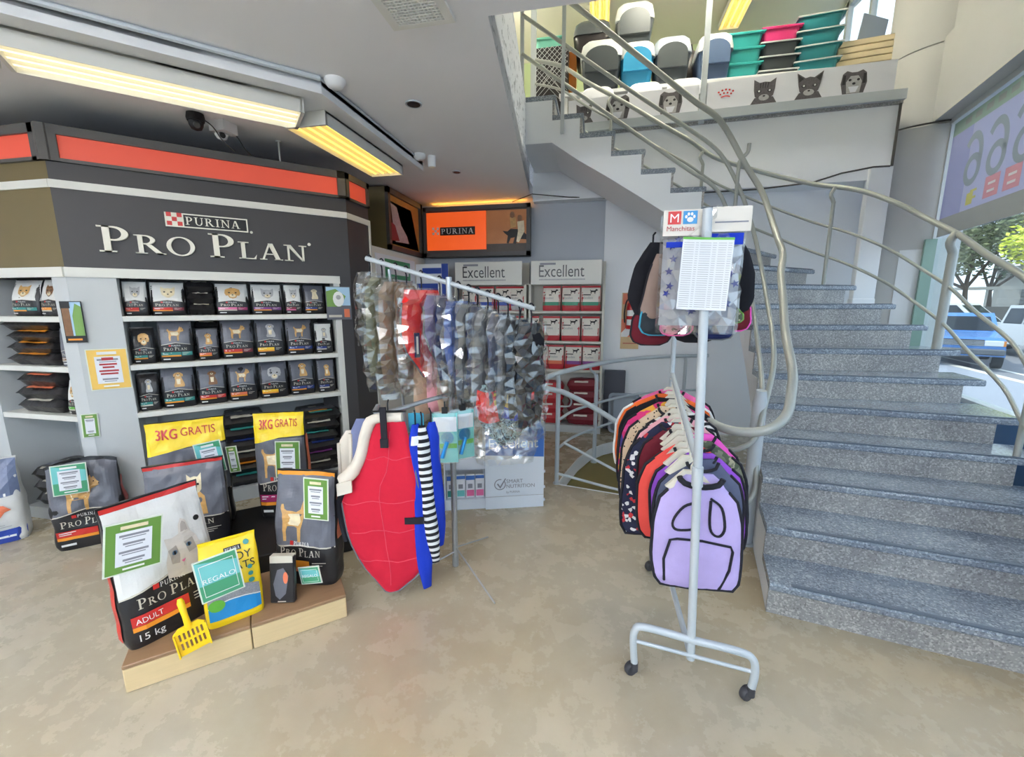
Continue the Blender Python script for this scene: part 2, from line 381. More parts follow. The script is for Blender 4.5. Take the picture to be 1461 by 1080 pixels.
# walls
wb = MB(); wb.box(-6, .04, 5.5, 5.6, 0, 2.87); struct(wb.build('wall_back', 'wall blue grey'))
wr = MB(); wr.box(.04, 3.3, 5.46, 5.6, 0, 2.87); struct(wr.build('wall_back_right', 'wall white'))
wl = MB(); wl.box(-6.1, -6, -3.5, 5.6, 0, 2.87); struct(wl.build('wall_left', 'wall white'))
fa = MB(); fa.prism([(-.83, 5.35), (2.78, 5.12), (2.78, 5.46), (-.83, 5.5)], 2.83, 3.50); struct(fa.build('wall_mezzanine_fascia', 'wall white'))
mf = MB(); mf.prism([(-.95, 5.33), (2.80, 5.10), (2.84, 5.55), (3.2, 5.9), (3.2, 7.6), (-6, 7.6), (-6, 5.6), (-.95, 5.6)], 3.50, 3.56); struct(mf.build('floor_mezzanine', TZR))
uw = MB(); uw.box(-6, 3.1, 7.5, 7.6, 3.56, 6); struct(uw.build('wall_upper_back', 'wall green'))
ul = MB(); ul.box(-2.6, -2.5, 1.5, 7.5, 3.56, 6); struct(ul.build('wall_upper_left', 'wall cream'))
uc = MB(); uc.prism([(-6, 1.2), (2.7, 1.2), (3.3, 5.6), (3.12, 7.6), (-6, 7.6)], 5.45, 5.6); struct(uc.build('ceiling_upper', 'wall cream'))
un = MB(); un.box(-6, 2.4, 1.2, 1.3, 3.56, 5.6); struct(un.build('wall_upper_front', 'wall cream'))
# rounded corner column, beam and window wall
cl = MB(); arc = [(3.36 + .6 * math.cos(R(a)), 5.75 + .6 * math.sin(R(a))) for a in range(180, 286, 7)]
cl.prism(arc + [(3.52, 5.75)], 0, 3.325); up_ = [(3.40 + .50 * math.cos(R(a)), 5.66 + .50 * math.sin(R(a))) for a in range(180, 286, 7)]; cl.prism([(3.40 + (x - 3.40) * 1.015, 5.66 + (y - 5.66) * 1.015) for x, y in up_] + [(3.54, 5.66)], 3.335, 4.06)
cl.prism(up_ + [(3.54, 5.66)], 4.075, 5.5); struct(cl.build('column_corner', 'column grey', smooth=True))
po = MB(); po.bbox(2.60, 2.80, 5.10, 5.18, 1.6, 2.95, .006); po.bbox(2.595, 2.805, 5.095, 5.185, 1.6, 1.66, .006); struct(po.build('trim_3', 'white paint'))
pa = MB()
for a0, a1 in ((238, 262),): pa.add([(3.36 + r_ * math.cos(R(a)), 5.75 + r_ * math.sin(R(a)), zz) for a in (a0, (a0 + a1) / 2, a1) for r_ in (.60, .612) for zz in (0.9, 2.15)], [(3, 7, 6, 2), (7, 11, 10, 6), (1, 5, 7, 3), (5, 9, 11, 7), (0, 1, 3, 2), (9, 8, 10, 11)])
struct(pa.build('trim_4', 'white paint'))
be = MB(); wbox(be, -8.5, .75, -.15, .2, 3.35, 4.10); struct(be.build('wall_right_beam', 'column grey'))
b2 = MB(); wbox(b2, -8.5, .95, -.1, .2, 4.10, 5.5); struct(b2.build('wall_right_upper', 'column grey'))
si = MB(); wbox(si, -8.5, .8, -.06, .08, 0, .79); struct(si.build('wall_right_sill', 'blue sill'))
mat('window frame', (202, 206, 206), .4); mat('green glass edge', (128, 158, 146), .2)
wn_ = MB(); glz = MB()
for s0 in (.55, -1.9, -4.3, -6.7): wbox(wn_, s0, s0 + .06, -.02, .05, .79, 3.35)
wbox(wn_, -8.5, .6, -.03, .06, 3.30, 3.35); wbox(wn_, -8.5, .6, -.03, .06, .79, .83); wbox(wn_, .62, .66, -.14, .05, .79, 3.35)
win = struct(wn_.build('window_1', 'window frame'))
m_clear('window glass', (248, 252, 252), .02, .0)
g = MB(); wbox(g, -8.5, .57, .01, .016, .83, 3.30); g.build('pane', 'window glass', win)
g = MB(); wbox(g, .50, .54, -.09, .0, .80, 2.24, 'green glass edge'); g.build('glass_fin', None, win)
# upstairs window beyond the column
uwn = MB()
for y0 in (5.80, 6.35, 6.9, 7.44): uwn.box(3.02, 3.08, y0, y0 + .055, 3.9, 5.45)
for z0 in (3.9, 5.38): uwn.box(3.02, 3.08, 5.80, 7.5, z0, z0 + .06)
uwn.box(3.02, 3.08, 5.80, 7.5, 3.56, 3.9)
win2 = struct(uwn.build('window_2', 'window frame'))
g = MB(); g.box(3.05, 3.054, 5.80, 7.5, 3.9, 5.4); g.build('pane', 'window glass', win2)
# shopfront behind the viewer: glazing bars only, daylight comes through
sfr = MB()
for x in (-6, -4, -2, 0, 1.2): sfr.box(x, x + .07, -3.5, -3.42, 0, 2.87)
sfr.box(-6, 1.27, -3.5, -3.42, 2.8, 2.87); sfr.box(-6, 1.27, -3.5, -3.42, 0, .08)
win3 = struct(sfr.build('window_3', 'window frame'))
g = MB(); g.box(-6, 1.27, -3.465, -3.46, .08, 2.8); g.build('pane', 'window glass', win3)
rf = MB(); rf.prism([(-6.2, -3.6), (1.3, -3.6), (3.5, 5.6), (3.2, 8), (-6.2, 8)], 5.7, 6.6); struct(rf.build('roof', 'column grey'))
cb = MB()
# cables on the ceiling, column and fascia
mat('cable', (70, 68, 66), .6)
cab = MB(); cab.tube([(-.80, 5.12, 2.86), (-.4, 5.3, 2.85), (.3, 5.4, 2.82)], .006, 6); cab.tube([(-.80, 5.12, 2.862), (-1.1, 5.44, 2.86)], .005, 6); struct(cab.build('trim_5', 'cable'))
cab = MB(); cab.tube([(1.0, 5.19, 2.80), (1.6, 5.16, 2.80), (2.1, 5.12, 2.83), (2.35, 5.10, 2.90), (2.62, 5.09, 2.94), (2.76, 5.09, 2.94)], .008, 6); cab.tube([(2.775, 5.09, 2.94), (2.775, 5.09, 3.5)], .012, 6); struct(cab.build('trim_6', 'cable'))
cab = MB(); cab.tube([(3.36 + .617 * math.cos(R(a)), 5.75 + .617 * math.sin(R(a)), 3.34 + (.0 if a > 222 else -.10 * (222 - a) / 30)) for a in range(200, 262, 6)], .008, 6); struct(cab.build('trim_7', 'cable'))

# ================================================================ staircase
RZ = .178
inn = [(.926, 2.224), (.988, 2.488), (1.053, 2.789), (1.13, 3.075), (1.20, 3.34), (1.25, 3.60), (1.285, 3.83), (1.295, 4.00), (1.285, 4.11), (1.262, 4.20), (1.225, 4.27), (1.175, 4.325), (1.115, 4.365), (1.03, 4.385)]
out = [(2.26, 1.955), (2.33, 2.27), (2.40, 2.59), (2.47, 2.915), (2.54, 3.177), (2.613, 3.58), (2.68, 3.93), (2.65, 4.25), (2.53, 4.48), (2.35, 4.76), (2.10, 5.02), (1.79, 5.16), (1.44, 5.19), (1.14, 5.21)]
xs = [.898, .618, .344, .063, -.235, -.50]
for x in xs: inn.append((x, 4.39)); out.append((x, 5.285 - .064 * x))
inn.append((-.80, 4.39)); out.append((-.80, 5.33))
stair = thing('staircase', 'curved grey terrazzo staircase winding up behind the clothes rack to the mezzanine', 'staircase', (1.6, 2.1, 0))
mat('anti slip strip', (92, 104, 120), .5)
def V2(p): return Vector((p[0], p[1]))
slab = MB()
for k in range(20):
    z1 = (k + 1) * RZ; a, b = V2(inn[k]), V2(out[k]); c, d = V2(out[k + 1]), V2(inn[k + 1]); t = (b - a).normalized(); f = Vector((t.y, -t.x))
    oh = .035
    e_out = t * (.10 if k < 12 else 0.0)
    A, B = a + f * oh, b + f * oh + e_out; Cc, D = c - (c - d).normalized() * 0 + (c - d).normalized() * (.10 if k < 11 else 0), d
    pts = [(A.x, A.y), (B.x, B.y), (Cc.x, Cc.y), (D.x, D.y)]
    tr = MB(); zt, zb = z1, z1 - .045; bv = .012
    # tread with a rounded nosing
    prof = [(0, -.045 + bv), (bv * .4, -.045 + bv * .2), (bv, -.045)]
    vs = []
    for (o_, dz) in [(bv, -.045), (.3 * bv, -.045 + .3 * bv), (0, -.045 + bv), (0, -bv), (.3 * bv, -.3 * bv), (bv, 0)]:
        vs += [(A.x - f.x * o_, A.y - f.y * o_, z1 + dz), (B.x - f.x * o_, B.y - f.y * o_, z1 + dz)]
    vs += [(D.x, D.y, z1), (Cc.x, Cc.y, z1), (D.x, D.y, z1 - .045), (Cc.x, Cc.y, z1 - .045)]
    fs = [(2 * i, 2 * i + 1, 2 * i + 3, 2 * i + 2) for i in range(5)] + [(10, 11, 13, 12), (12, 13, 15, 14), (14, 15, 1, 0), (0, 2, 4, 6, 8, 10, 12, 14), (15, 13, 11, 9, 7, 5, 3, 1)]
    tr.add(vs, fs); trd = tr.build('tread', TZ, stair, world=True)
    if k < 11:
        st = MB(); p0, p1 = A + t * .10, B - t * .03
        st.add([(q.x - f.x * o_, q.y - f.y * o_, z1 + h) for q in (p0, p1) for o_ in (.004, .030) for h in (.0, .004)], [(0, 1, 5, 4), (1, 3, 7, 5), (3, 2, 6, 7), (0, 2, 3, 1), (4, 5, 7, 6)])
        st.build('anti_slip_strip', 'anti slip strip', trd, world=True)
    ri = MB(); z0 = k * RZ
    e = t * (0 if k else 0); q0, q1 = a, b - t * .02
    ri.add([(q.x - f.x * o_, q.y - f.y * o_, h) for q in (q0, q1) for o_ in (-.02, 0) for h in (z0, z1 - .045)], [(0, 1, 5, 4), (2, 6, 7, 3), (0, 2, 3, 1), (4, 5, 7, 6)])
    ri.build('riser', TZR, stair, world=True)
    # carrying slab
    ins = .0; zf = max(0, z1 - .42) if k > 4 else 0; zk = max(0, z1 + RZ - .42) if k > 4 else 0
    if k == 19: zk = zf
    a2, b2 = a, b - t * .02; c2, d2 = c - (c - d).normalized() * .02, d
    slab.add([(a2.x, a2.y, zf), (b2.x, b2.y, zf), (c2.x, c2.y, zk), (d2.x, d2.y, zk), (a2.x, a2.y, z1 - .045), (b2.x, b2.y, z1 - .045), (c2.x, c2.y, z1 - .045), (d2.x, d2.y, z1 - .045)],
             [(3, 2, 1, 0), (4, 5, 6, 7), (0, 1, 5, 4), (1, 2, 6, 5), (2, 3, 7, 6), (3, 0, 4, 7)])
slab.build('slab', 'wall white', stair, world=True)
# ================================================================ railings
mat('rail grey', (164, 168, 164), .42, metal=.15, var=.05, scale=6)
mat('rail light', (190, 198, 204), .4, metal=.1, var=.04, scale=6)
def smooth_path(P, n=5):
    P = [Vector(p) for p in P]; o = []
    for i in range(len(P) - 1):
        p0 = P[i - 1] if i else P[i] * 2 - P[i + 1]; p1, p2 = P[i], P[i + 1]; p3 = P[i + 2] if i + 2 < len(P) else P[i + 1] * 2 - P[i]
        for k in range(n):
            t = k / n; o.append(.5 * ((2 * p1) + (p2 - p0) * t + (2 * p0 - 5 * p1 + 4 * p2 - p3) * t * t + (3 * p1 - p0 - 3 * p2 + p3) * t ** 3))
    o.append(P[-1]); return o
inr = thing('stair_railing', 'grey tubular inner stair railing that plunges to a curled handrail end beside the clothes rack', 'railing', (1.02, 2.86, 0))
def rail(name, P, r, m, parent, n=5): 
    mb = MB(); mb.tube(smooth_path(P, n), r, 12); return mb.build(name, m, parent, smooth=True, world=True)
# inner railing: three rails follow the inner edge of the steps
def hgt(i): return (i + 1) * RZ
hA = {0: .9, 1: .9, 2: .9, 3: .92, 4: .92, 5: .9, 6: .87, 7: .84, 8: .80, 9: .76, 10: .72, 11: .68, 12: .65, 13: .62}
PA = [(-.78, 4.36, 4.62), (-.295, 4.36, 4.255), (.3, 4.36, 3.77), (.75, 4.36, 3.40), (1.0, 4.355, 3.20)]
for i in (11, 9, 7, 6, 5, 4, 3, 2, 1): PA.append((inn[i][0] + (.04 if i > 10 else .075 if i > 4 else .03), inn[i][1] - .03, hgt(i) + hA[i]))
PA += [(.985, 2.36, 1.16), (.93, 2.26, 1.05), (.82, 2.22, .98), (.68, 2.28, .96), (.58, 2.42, .99), (.55, 2.5, 1.04)]
rail('handrail', PA, .024, 'rail grey', inr)
PB = [(-.79, 4.36, 4.245), (.2, 4.36, 3.53), (.75, 4.36, 3.15), (1.02, 4.355, 2.93)]
for i, h in ((11, .47), (9, .50), (7, .52), (5, .5), (4, .5), (3, .48)): PB.append((inn[i][0] + .02, inn[i][1] - .02, hgt(i) + h))
PB += [(1.05, 2.87, .93), (1.00, 2.80, .78), (.90, 2.80, .69), (.78, 2.90, .66), (.62, 3.15, .66), (.55, 3.40, .66)]
rail('mid_rail', PB, .017, 'rail grey', inr)
PC = [(-.79, 4.36, 3.919), (.2, 4.36, 3.21), (.75, 4.36, 2.82), (1.02, 4.355, 2.62)]
for i, h in ((11, .18), (9, .22), (7, .24), (5, .2), (4, .2), (3, .2)): PC.append((inn[i][0] - .02, inn[i][1] - .01, hgt(i) + h))
PC += [(1.05, 2.90, .62), (1.03, 2.82, .40), (.94, 2.80, .30), (.82, 2.90, .27), (.64, 3.15, .27), (.55, 3.40, .27)]
rail('mid_rail', PC, .017, 'rail grey', inr)
nw = MB(); nw.tube([(1.035, 2.90, 0), (1.035, 2.90, .98), (1.035, 2.89, 1.06)], [.042, .042, .03], 16); nw.tube([(1.035, 2.9, 0), (1.035, 2.9, .012)], .065, 16); nw.build('newel', 'rail light', inr, True, True)
for x, y, z0, z1, bend in ((-.79, 4.365, 3.35, 4.30, 0), (-.40, 4.355, 3.20, 4.34, 0), (1.17, 4.31, 1.95, 2.85, 1), (.55, 3.42, 0, .70, 0)):
    p = MB()
    if bend: p.tube(smooth_path([(x, y, z0), (x, y, z1 - .12), (x + .01, y, z1), (x + .06, y - .01, z1 + .06), (x + .065, y - .02, z1 + .13)], 3), .016, 10)
    else: p.box(x - .017, x + .017, y - .012, y + .012, z0, z1)
    p.build('post', 'rail light' if not bend else 'rail grey', inr, bool(bend), True)
for zz in (3.75, 3.62):
    p = MB(); p.tube([(-.80, 4.37, zz), (-.87, 4.40, zz)], .014, 8); p.build('bracket', 'rail light', inr, True, True)
# guard round the basement opening
gd = thing('guard_railing', 'white tubular guard rail curving round the floor opening in front of the red bags', 'railing', (-.32, 3.59, 0))
rail('handrail', [(1.25, 5.16, 1.02), (.9, 5.04, 1.02), (.5, 4.80, 1.02), (.2, 4.48, 1.02), (0.0, 4.19, 1.02), (-.2, 3.90, 1.01), (-.36, 3.60, 1.0), (-.45, 3.36, .985), (-.41, 3.24, .96), (-.32, 3.27, .93), (-.24, 3.40, .88), (0, 3.5, .74), (.3, 3.48, .56), (.7, 3.44, .30), (1.0, 3.42, .10)], .022, 'rail light', gd)
for h in (.62, .36):
    rail('mid_rail', [(1.25, 5.16, h), (.9, 5.03, h), (.5, 4.80, h), (.2, 4.48, h), (0.0, 4.19, h), (-.2, 3.90, h - .01), (-.32, 3.60, h - .03)], .013, 'rail light', gd)
rail('mid_rail', [(-.26, 3.57, .40), (.27, 3.49, .17), (.6, 3.46, .03)], .012, 'rail light', gd)
rail('mid_rail', [(-.31, 3.59, .10), (.25, 3.49, .035), (.8, 3.42, .02)], .012, 'rail light', gd)
for x, y, h in ((-.32, 3.60, 1.0), (.005, 4.20, .92), (1.0, 5.09, 1.02)):
    p = MB(); p.tube([(x, y, 0), (x, y, h - .06), (x - .01, y - .01, h)], .02, 10); p.tube([(x, y, 0), (x, y, .01)], .034, 10); p.build('post', 'rail light', gd, True, True)
p = MB(); p.tube(smooth_path([(.005, 4.20, .88), (-.02, 4.19, .93), (-.05, 4.14, .96), (-.06, 4.10, 1.0)], 3), .012, 8); p.build('bracket', 'rail light', gd, True, True)
p = MB(); p.tube(smooth_path([(-.30, 3.60, .72), (-.22, 3.54, .74), (-.2, 3.5, .80), (-.23, 3.44, .86)], 3), .008, 8); p.build('bracket', 'rail light', gd, True, True)
# outer railing
og = thing('stair_railing', 'grey outer stair railing sweeping down past the window and the white pilaster', 'railing', (2.7, 3.9, 0))
opt = [(2.22, 1.9), (2.30, 2.27), (2.37, 2.59), (2.45, 2.915), (2.52, 3.177), (2.595, 3.58), (2.655, 3.93), (2.62, 4.24), (2.50, 4.46), (2.32, 4.72), (2.07, 4.97), (1.78, 5.10), (1.44, 5.14), (1.14, 5.16), (.898, 5.17), (.618, 5.19), (.344, 5.20), (.063, 5.22), (-.235, 5.23), (-.50, 5.24)]
for h, hu, r_, nm in ((.87, .66, .022, 'handrail'), (.48, .42, .013, 'mid_rail'), (.20, .15, .013, 'mid_rail')):
    P = []
    for i, (x, y) in enumerate(opt):
        f = min(1, max(0, (i - 9) / 4)); P.append((x, y, hgt(i) + h * (1 - f) + hu * f))
    P.append((-.80, 5.26, hgt(19) + hu + .1)); rail(nm, P, r_, 'rail grey', og, 4)
for i, fr in ((0, 0), (3, 0), (6, .1), (9, .5), (13, .4), (17, 0)):
    a, b = Vector(opt[i]), Vector(opt[i + 1]); c = a.lerp(b, fr); p = MB(); z0 = hgt(i); f = min(1, max(0, (i + fr - 9) / 4)); z1 = hgt(i + fr) + .87 * (1 - f) + .66 * f
    p.tube(smooth_path([(c.x, c.y, z0), (c.x, c.y, z1 - .22), (c.x - .0, c.y, z1 - .14), (c.x - .035, c.y - .01, z1 - .07), (c.x, c.y, z1)], 3), .028 if i == 6 else .017, 10); p.build('post', 'rail grey', og, True, True)
# posts of the mezzanine balustrade
bp_ = thing('balustrade', 'grey steel post frame rising from the mezzanine edge behind the stair', 'railing', (1.0, 5.2, 3.56))
p = MB(); p.box(.975, 1.03, 5.185, 5.22, 3.50, 5.42); p.build('post', 'rail light', bp_, world=True)
p = MB(); p.box(-.86, -.80, 5.30, 5.34, 3.56, 5.42); p.build('post', 'rail light', bp_, world=True)
p = MB(); p.prism([(-.83, 5.29), (2.80, 5.06), (2.80, 5.10), (-.83, 5.33)], 3.53, 3.62); p.build('base_rail', 'rail light', bp_, world=True)
# ================================================================ outdoors
mat('asphalt', (118, 120, 126), .8, var=.08, scale=1.5); mat('sidewalk', (138, 144, 156), .7, var=.05, scale=2); mat('kerb', (196, 192, 184), .7); mat('road line', (220, 220, 214), .7)
g = MB(); g.box(-60, 120, -60, 120, -.2, -.15); struct(g.build('ground_street', 'asphalt'))
g = MB(); wbox(g, -12, 25, .1, 4.2, -.15, -.06); struct(g.build('ground_sidewalk', 'sidewalk'))
g = MB(); wbox(g, -12, 25, 4.2, 4.4, -.15, -.05); struct(g.build('trim_kerb', 'kerb'))
g = MB(); wbox(g, 4, 14, 5.3, 5.42, -.15, -.146); struct(g.build('trim_road_line', 'road line'))
mat('car glass', (52, 62, 74), .08); mat('tyre', (30, 30, 32), .8); mat('hub', (176, 178, 180), .35, metal=.6); mat('lamp clear', (232, 234, 230), .15); mat('lamp amber', (232, 140, 40), .2); mat('lamp red', (190, 40, 40), .2); mat('bumper', (96, 100, 106), .5)
def car(label, loc, rz, paint, rgb, kind):
    mat(paint, rgb, .25, coat=.5); t = thing('parked_car', label, 'car', loc, R(rz)); W = .86
    # side profiles: x forward (front at +), z up
    if kind == 'pickup': body = [(-2.3, .35), (-2.3, .95), (-.6, .98), (-.6, .95), (1.0, .98), (2.15, .88), (2.25, .75), (2.25, .38)]; cab = [(-.6, .95), (-.45, 1.48), (.25, 1.50), (.85, .97)]
    elif kind == 'van': body = [(-2.2, .35), (-2.25, 1.0), (1.2, 1.02), (2.05, .85), (2.15, .40)]; cab = [(-2.2, 1.0), (-2.0, 1.78), (.3, 1.82), (1.15, 1.02)]
    else: body = [(-2.2, .40), (-2.25, 1.05), (1.2, 1.08), (2.2, 1.0), (2.28, .45)]; cab = [(-.9, 1.05), (-.75, 1.72), (.5, 1.72), (1.1, 1.08)]
    def ex(prof, y0, y1, tp, m, nm):
        p = MB(); zs = [q[1] for q in prof]; lo, hi = min(zs), max(zs)
        f = lambda x, z, y: (x, y * (1 - tp * (z - lo) / max(.01, hi - lo)), z); p.prism(prof, y0, y1, m, fn=f); return p.build(nm, None, t)
    ex(body, -W, W, .06, paint, 'body'); ex(cab, -W * .94, W * .94, .14, paint, 'cabin')
    lo, hi = cab[0][1], max(q[1] for q in cab); zz0, zz1 = lo + .06, hi - .10
    def at(i, j, z): a, b = cab[i], cab[j]; f = (z - a[1]) / (b[1] - a[1]); return a[0] + (b[0] - a[0]) * f
    for s in (-1, 1):
        p = MB(); hw_ = lambda z: s * W * .94 * (1 - .14 * (z - lo) / (hi - lo)) + s * .008
        xl0, xl1, xr0, xr1 = at(0, 1, zz0) + .12, at(0, 1, zz1) + .10, at(3, 2, zz0) - .14, at(3, 2, zz1) - .10; xm = (xl0 + xr0) / 2
        for a0, a1, b0, b1 in ((xl0, xl1, xm - .04, xm - .04), (xm + .04, xm + .04, xr0, xr1)): p.add([(a0, hw_(zz0), zz0), (b0, hw_(zz0), zz0), (b1, hw_(zz1), zz1), (a1, hw_(zz1), zz1)], [(0, 1, 2, 3), (3, 2, 1, 0)], 'car glass')
        p.build('side_window', None, t)
    p = MB(); x0, x1 = at(3, 2, zz0) + .02, at(3, 2, zz1) + .02; p.add([(x0, -W * .82, zz0), (x0, W * .82, zz0), (x1, W * .72, zz1), (x1, -W * .72, zz1)], [(0, 1, 2, 3), (3, 2, 1, 0)], 'car glass'); p.build('windscreen', None, t)
    p = MB(); x0, x1 = at(0, 1, zz0) - .02, at(0, 1, zz1) - .02; p.add([(x0, -W * .82, zz0), (x0, W * .82, zz0), (x1, W * .72, zz1), (x1, -W * .72, zz1)], [(0, 1, 2, 3), (3, 2, 1, 0)], 'car glass'); p.build('rear_window', None, t)
    xf = max(q[0] for q in body)
    for s in (-1, 1):
        p = MB(); p.bbox(xf - .06, xf + .02, s * .62 - .17, s * .62 + .17, .66, .80, .01, 'lamp clear'); p.box(xf - .06, xf + .015, s * .80 - .03, s * .80 + .03, .66, .80, 'lamp amber'); p.build('headlight', None, t)
        p = MB(); p.bbox(-2.29, -2.2, s * .72 - .09, s * .72 + .09, .70, .95, .01, 'lamp red'); p.build('tail_light', None, t)
    p = MB()
    for k in range(4): p.box(xf - .03, xf + .012, -.44, .44, .66 + k * .038, .682 + k * .038, 'hub')
    p.box(xf - .05, xf + .004, -.44, .44, .65, .82, 'tyre'); p.build('grille', None, t)
    for x in (xf - .02, -2.32): p = MB(); p.bbox(x - .05, x + .09, -W * .98, W * .98, .42, .58, .03, 'bumper'); p.build('bumper', None, t)
    for x in (-1.35, 1.38):
        for s in (-1, 1): p = MB(); T = Matrix.Translation((x, s * .80, .33)) @ Matrix.Rotation(R(90), 4, 'X'); p.lathe([(.2, -.11), (.32, -.10), (.335, -.05), (.335, .05), (.32, .10), (.2, .11)], 20, 'tyre', T=T); p.lathe([(.02, -.115), (.19, -.112), (.2, .112), (.02, .115)], 14, 'hub', T=T); p.build('wheel', None, t, True)
    return t
car('faded blue pickup parked outside facing the shop window', (10.9, 15.6, -.15), 238, 'car blue', (74, 130, 200), 'pickup')
car('white van parked beyond the blue pickup', (14.7, 21.2, -.15), 300, 'car white', (232, 234, 236), 'van')
car('silver grey car at the right edge of the window view', (14.5, 17.0, -.15), 262, 'car silver', (176, 180, 184), 'suv')
# trees
mat('bark', (98, 84, 70), .9, var=.2, scale=8)
for nm, c in {'leaf grey green': (128, 136, 96), 'leaf bright': (196, 206, 60), 'leaf deep': (74, 92, 58)}.items():
    m = mat(nm, c, .6, var=.35, scale=3); m.node_tree.nodes['Principled BSDF'].inputs['Subsurface Weight'].default_value = 0
def tree(label, loc, trunk_h, blobs, n, leaf, size, seed):
    t = thing('street_tree', label, 'tree', loc); rnd = random.Random(seed); p = MB(); p.tube(smooth_path([(0, 0, 0), (.08, .05, trunk_h * .5), (.0, .1, trunk_h), (.1, 0, trunk_h * 1.5)], 3), [.18 - .012 * i for i in range(10)], 10)
    for b in blobs: p.tube([(0, .1, trunk_h * .9), (b[0] * .6, b[1] * .6, (trunk_h + b[2]) / 2 + .3), (b[0], b[1], b[2])], [.09, .06, .02], 6)
    p.build('trunk', 'bark', t, True); q = MB()
    for k in range(n):
        bx, by, bz, r_ = blobs[k % len(blobs)][:4]; v = Vector((rnd.gauss(0, 1), rnd.gauss(0, 1), rnd.gauss(0, .8))).normalized() * r_ * (rnd.random() ** .4); c_ = Vector((bx, by, bz)) + v
        a = Vector((rnd.uniform(-1, 1), rnd.uniform(-1, 1), rnd.uniform(-.6, .6))).normalized() * size * rnd.uniform(.6, 1.3); b_ = a.orthogonal().normalized() * size * .5; q.add([c_ - a, c_ + b_, c_ + a, c_ - b_], [(0, 1, 2, 3)], leaf)
    o = q.build('foliage', None, t); o['kind'] = 'stuff'
    return t
tree('bright yellow green tree on the far side of the street', (22.5, 25.5, -.15), 2.6, [(0, 0, 5.6, 2.0), (1.6, -.6, 5.2, 1.7), (-1.5, .4, 4.7, 1.4), (.6, .5, 7.0, 1.8), (2.8, -.8, 6.3, 1.8)], 4200, 'leaf bright', .16, 3)
tree('large dusty grey green tree behind the parked van', (22.5, 32, -.15), 3, [(0, 0, 6, 2.6), (-2, 0, 5, 2.2), (2.2, 0, 6.5, 2.5), (0, 0, 9, 2.4), (-3.6, .5, 4.0, 1.8)], 5200, 'leaf grey green', .2, 4)
tree('darker green tree between the dusty tree and the white wall', (27.5, 37, -.15), 3, [(0, 0, 6, 2.6), (2, 0, 7.5, 2.6), (-2, 0, 7, 2.2), (4, 0, 6, 2.5)], 4200, 'leaf deep', .2, 5)
# building across the street
mat('far wall', (206, 204, 196), .8, var=.08, scale=.8); mat('far wall dark', (120, 116, 110), .8); mat('far shutter', (136, 138, 138), .6); mat('brick red', (150, 84, 70), .8, var=.15, scale=4)
fb = thing('far_building', 'low pale building with grey shutter door across the street', 'building', (34, 31, -.15), R(-52))
p = MB(); p.box(-9, 9, 0, 6, 0, 4.2); p.box(-9.1, 9.1, -.12, 6.1, 4.2, 4.45); p.build('wall', 'far wall', fb)
for x0, x1, z0, z1 in ((-4.4, -2.4, 0, 2.9), (1.2, 2.8, 1.2, 2.8), (-7.6, -6.2, 1.2, 2.8)):
    p = MB(); p.box(x0, x1, -.05, .02, z0, z1); o = p.build('shutter' if z0 == 0 else 'window', 'far shutter', fb)
    q = MB()
    for k in range(6): q.box(x0, x1, -.07, -.05, z0 + (z1 - z0) * k / 6, z0 + (z1 - z0) * k / 6 + .05)
    q.build('slats', 'far wall dark', o)
gw = thing('garden_wall', 'low wall with red brick pier and fence behind the van', 'wall', (24.5, 35, -.15), R(-52))
p = MB(); p.box(-14, 3, 0, .3, 0, 1.6); p.build('wall', 'far wall dark', gw); p = MB(); p.box(-4.6, -3.4, -.1, .4, 0, 3.0); p.build('brick_pier', 'brick red', gw); p = MB(); p.box(-14, 3, .0, .3, 2.7, 2.9); p.build('top_beam', 'far wall', gw)
for k in range(9): p = MB(); p.box(-13 + k * 2, -12.9 + k * 2, .1, .2, 1.6, 2.7); p.build('fence_post', 'far wall', gw)
# ================================================================ dark shelving units
mat('unit dark', (64, 62, 64), .5, var=.03, scale=3); mat('unit frame', (84, 82, 80), .45); mat('unit white', (222, 222, 216), .45); mat('unit grey', (196, 200, 202), .5, var=.02)
mat('red panel', (222, 84, 62), .4, emit=.10); mat('gold panel', (112, 98, 62), .45, var=.05); mat('letter cream', (236, 232, 218), .4); mat('logo red', (206, 44, 44), .4); mat('print white', (238, 238, 236), .5); mat('print black', (20, 18, 20), .45)
def Ld(x, y, z=0): return (x, -z, y)          # print plane of a unit facing local -y
def logo(mb, fn, x, y, w, h, red='logo red', white='letter cream', black='print black'):
    put(mb, s_rect(x, y, x + w, y + h), lambda a, b: fn(a, b, .002), white); q = h * .09
    put(mb, s_rect(x + h + q, y + q, x + w - q, y + h - q), lambda a, b: fn(a, b, .003), black)
    put(mb, s_checker(x, y, h), lambda a, b: fn(a, b, .003), red)
    t, tw = s_serif('PURINA', 1, .14); k = h * .56; kx = min(k, (w - h - 4 * q) / tw)
    put(mb, s_tf(t, kx, k, x + h + q * 2, y + h * .22), lambda a, b: fn(a, b, .004), white)
unit = thing('shelving_unit', 'dark diagonal shelving unit with white cut-out lettering and red panel above bag rows', 'shelving', (-3.39, 2.166, 0), R(45))
Lg = 1.772
p = MB(); p.box(0, Lg, 0, .45, 1.838, 2.688, 'unit dark'); p.build('header', None, unit)
p = MB()
for x0, x1, z0, z1 in ((0, Lg, 2.636, 2.69), (0, Lg, 2.478, 2.498), (0, .07, 2.478, 2.69), (1.71, Lg, 2.478, 2.69)): p.box(x0, x1, -.025, 0, z0, z1)
p.build('panel_frame', 'unit frame', unit)
p = MB(); p.box(.07, 1.71, -.006, 0, 2.498, 2.636); p.build('red_panel', 'red panel', unit)
p = MB(); p.box(-.004, Lg, -.012, 0, 2.322, 2.37); p.build('white_strip', 'unit white', unit)
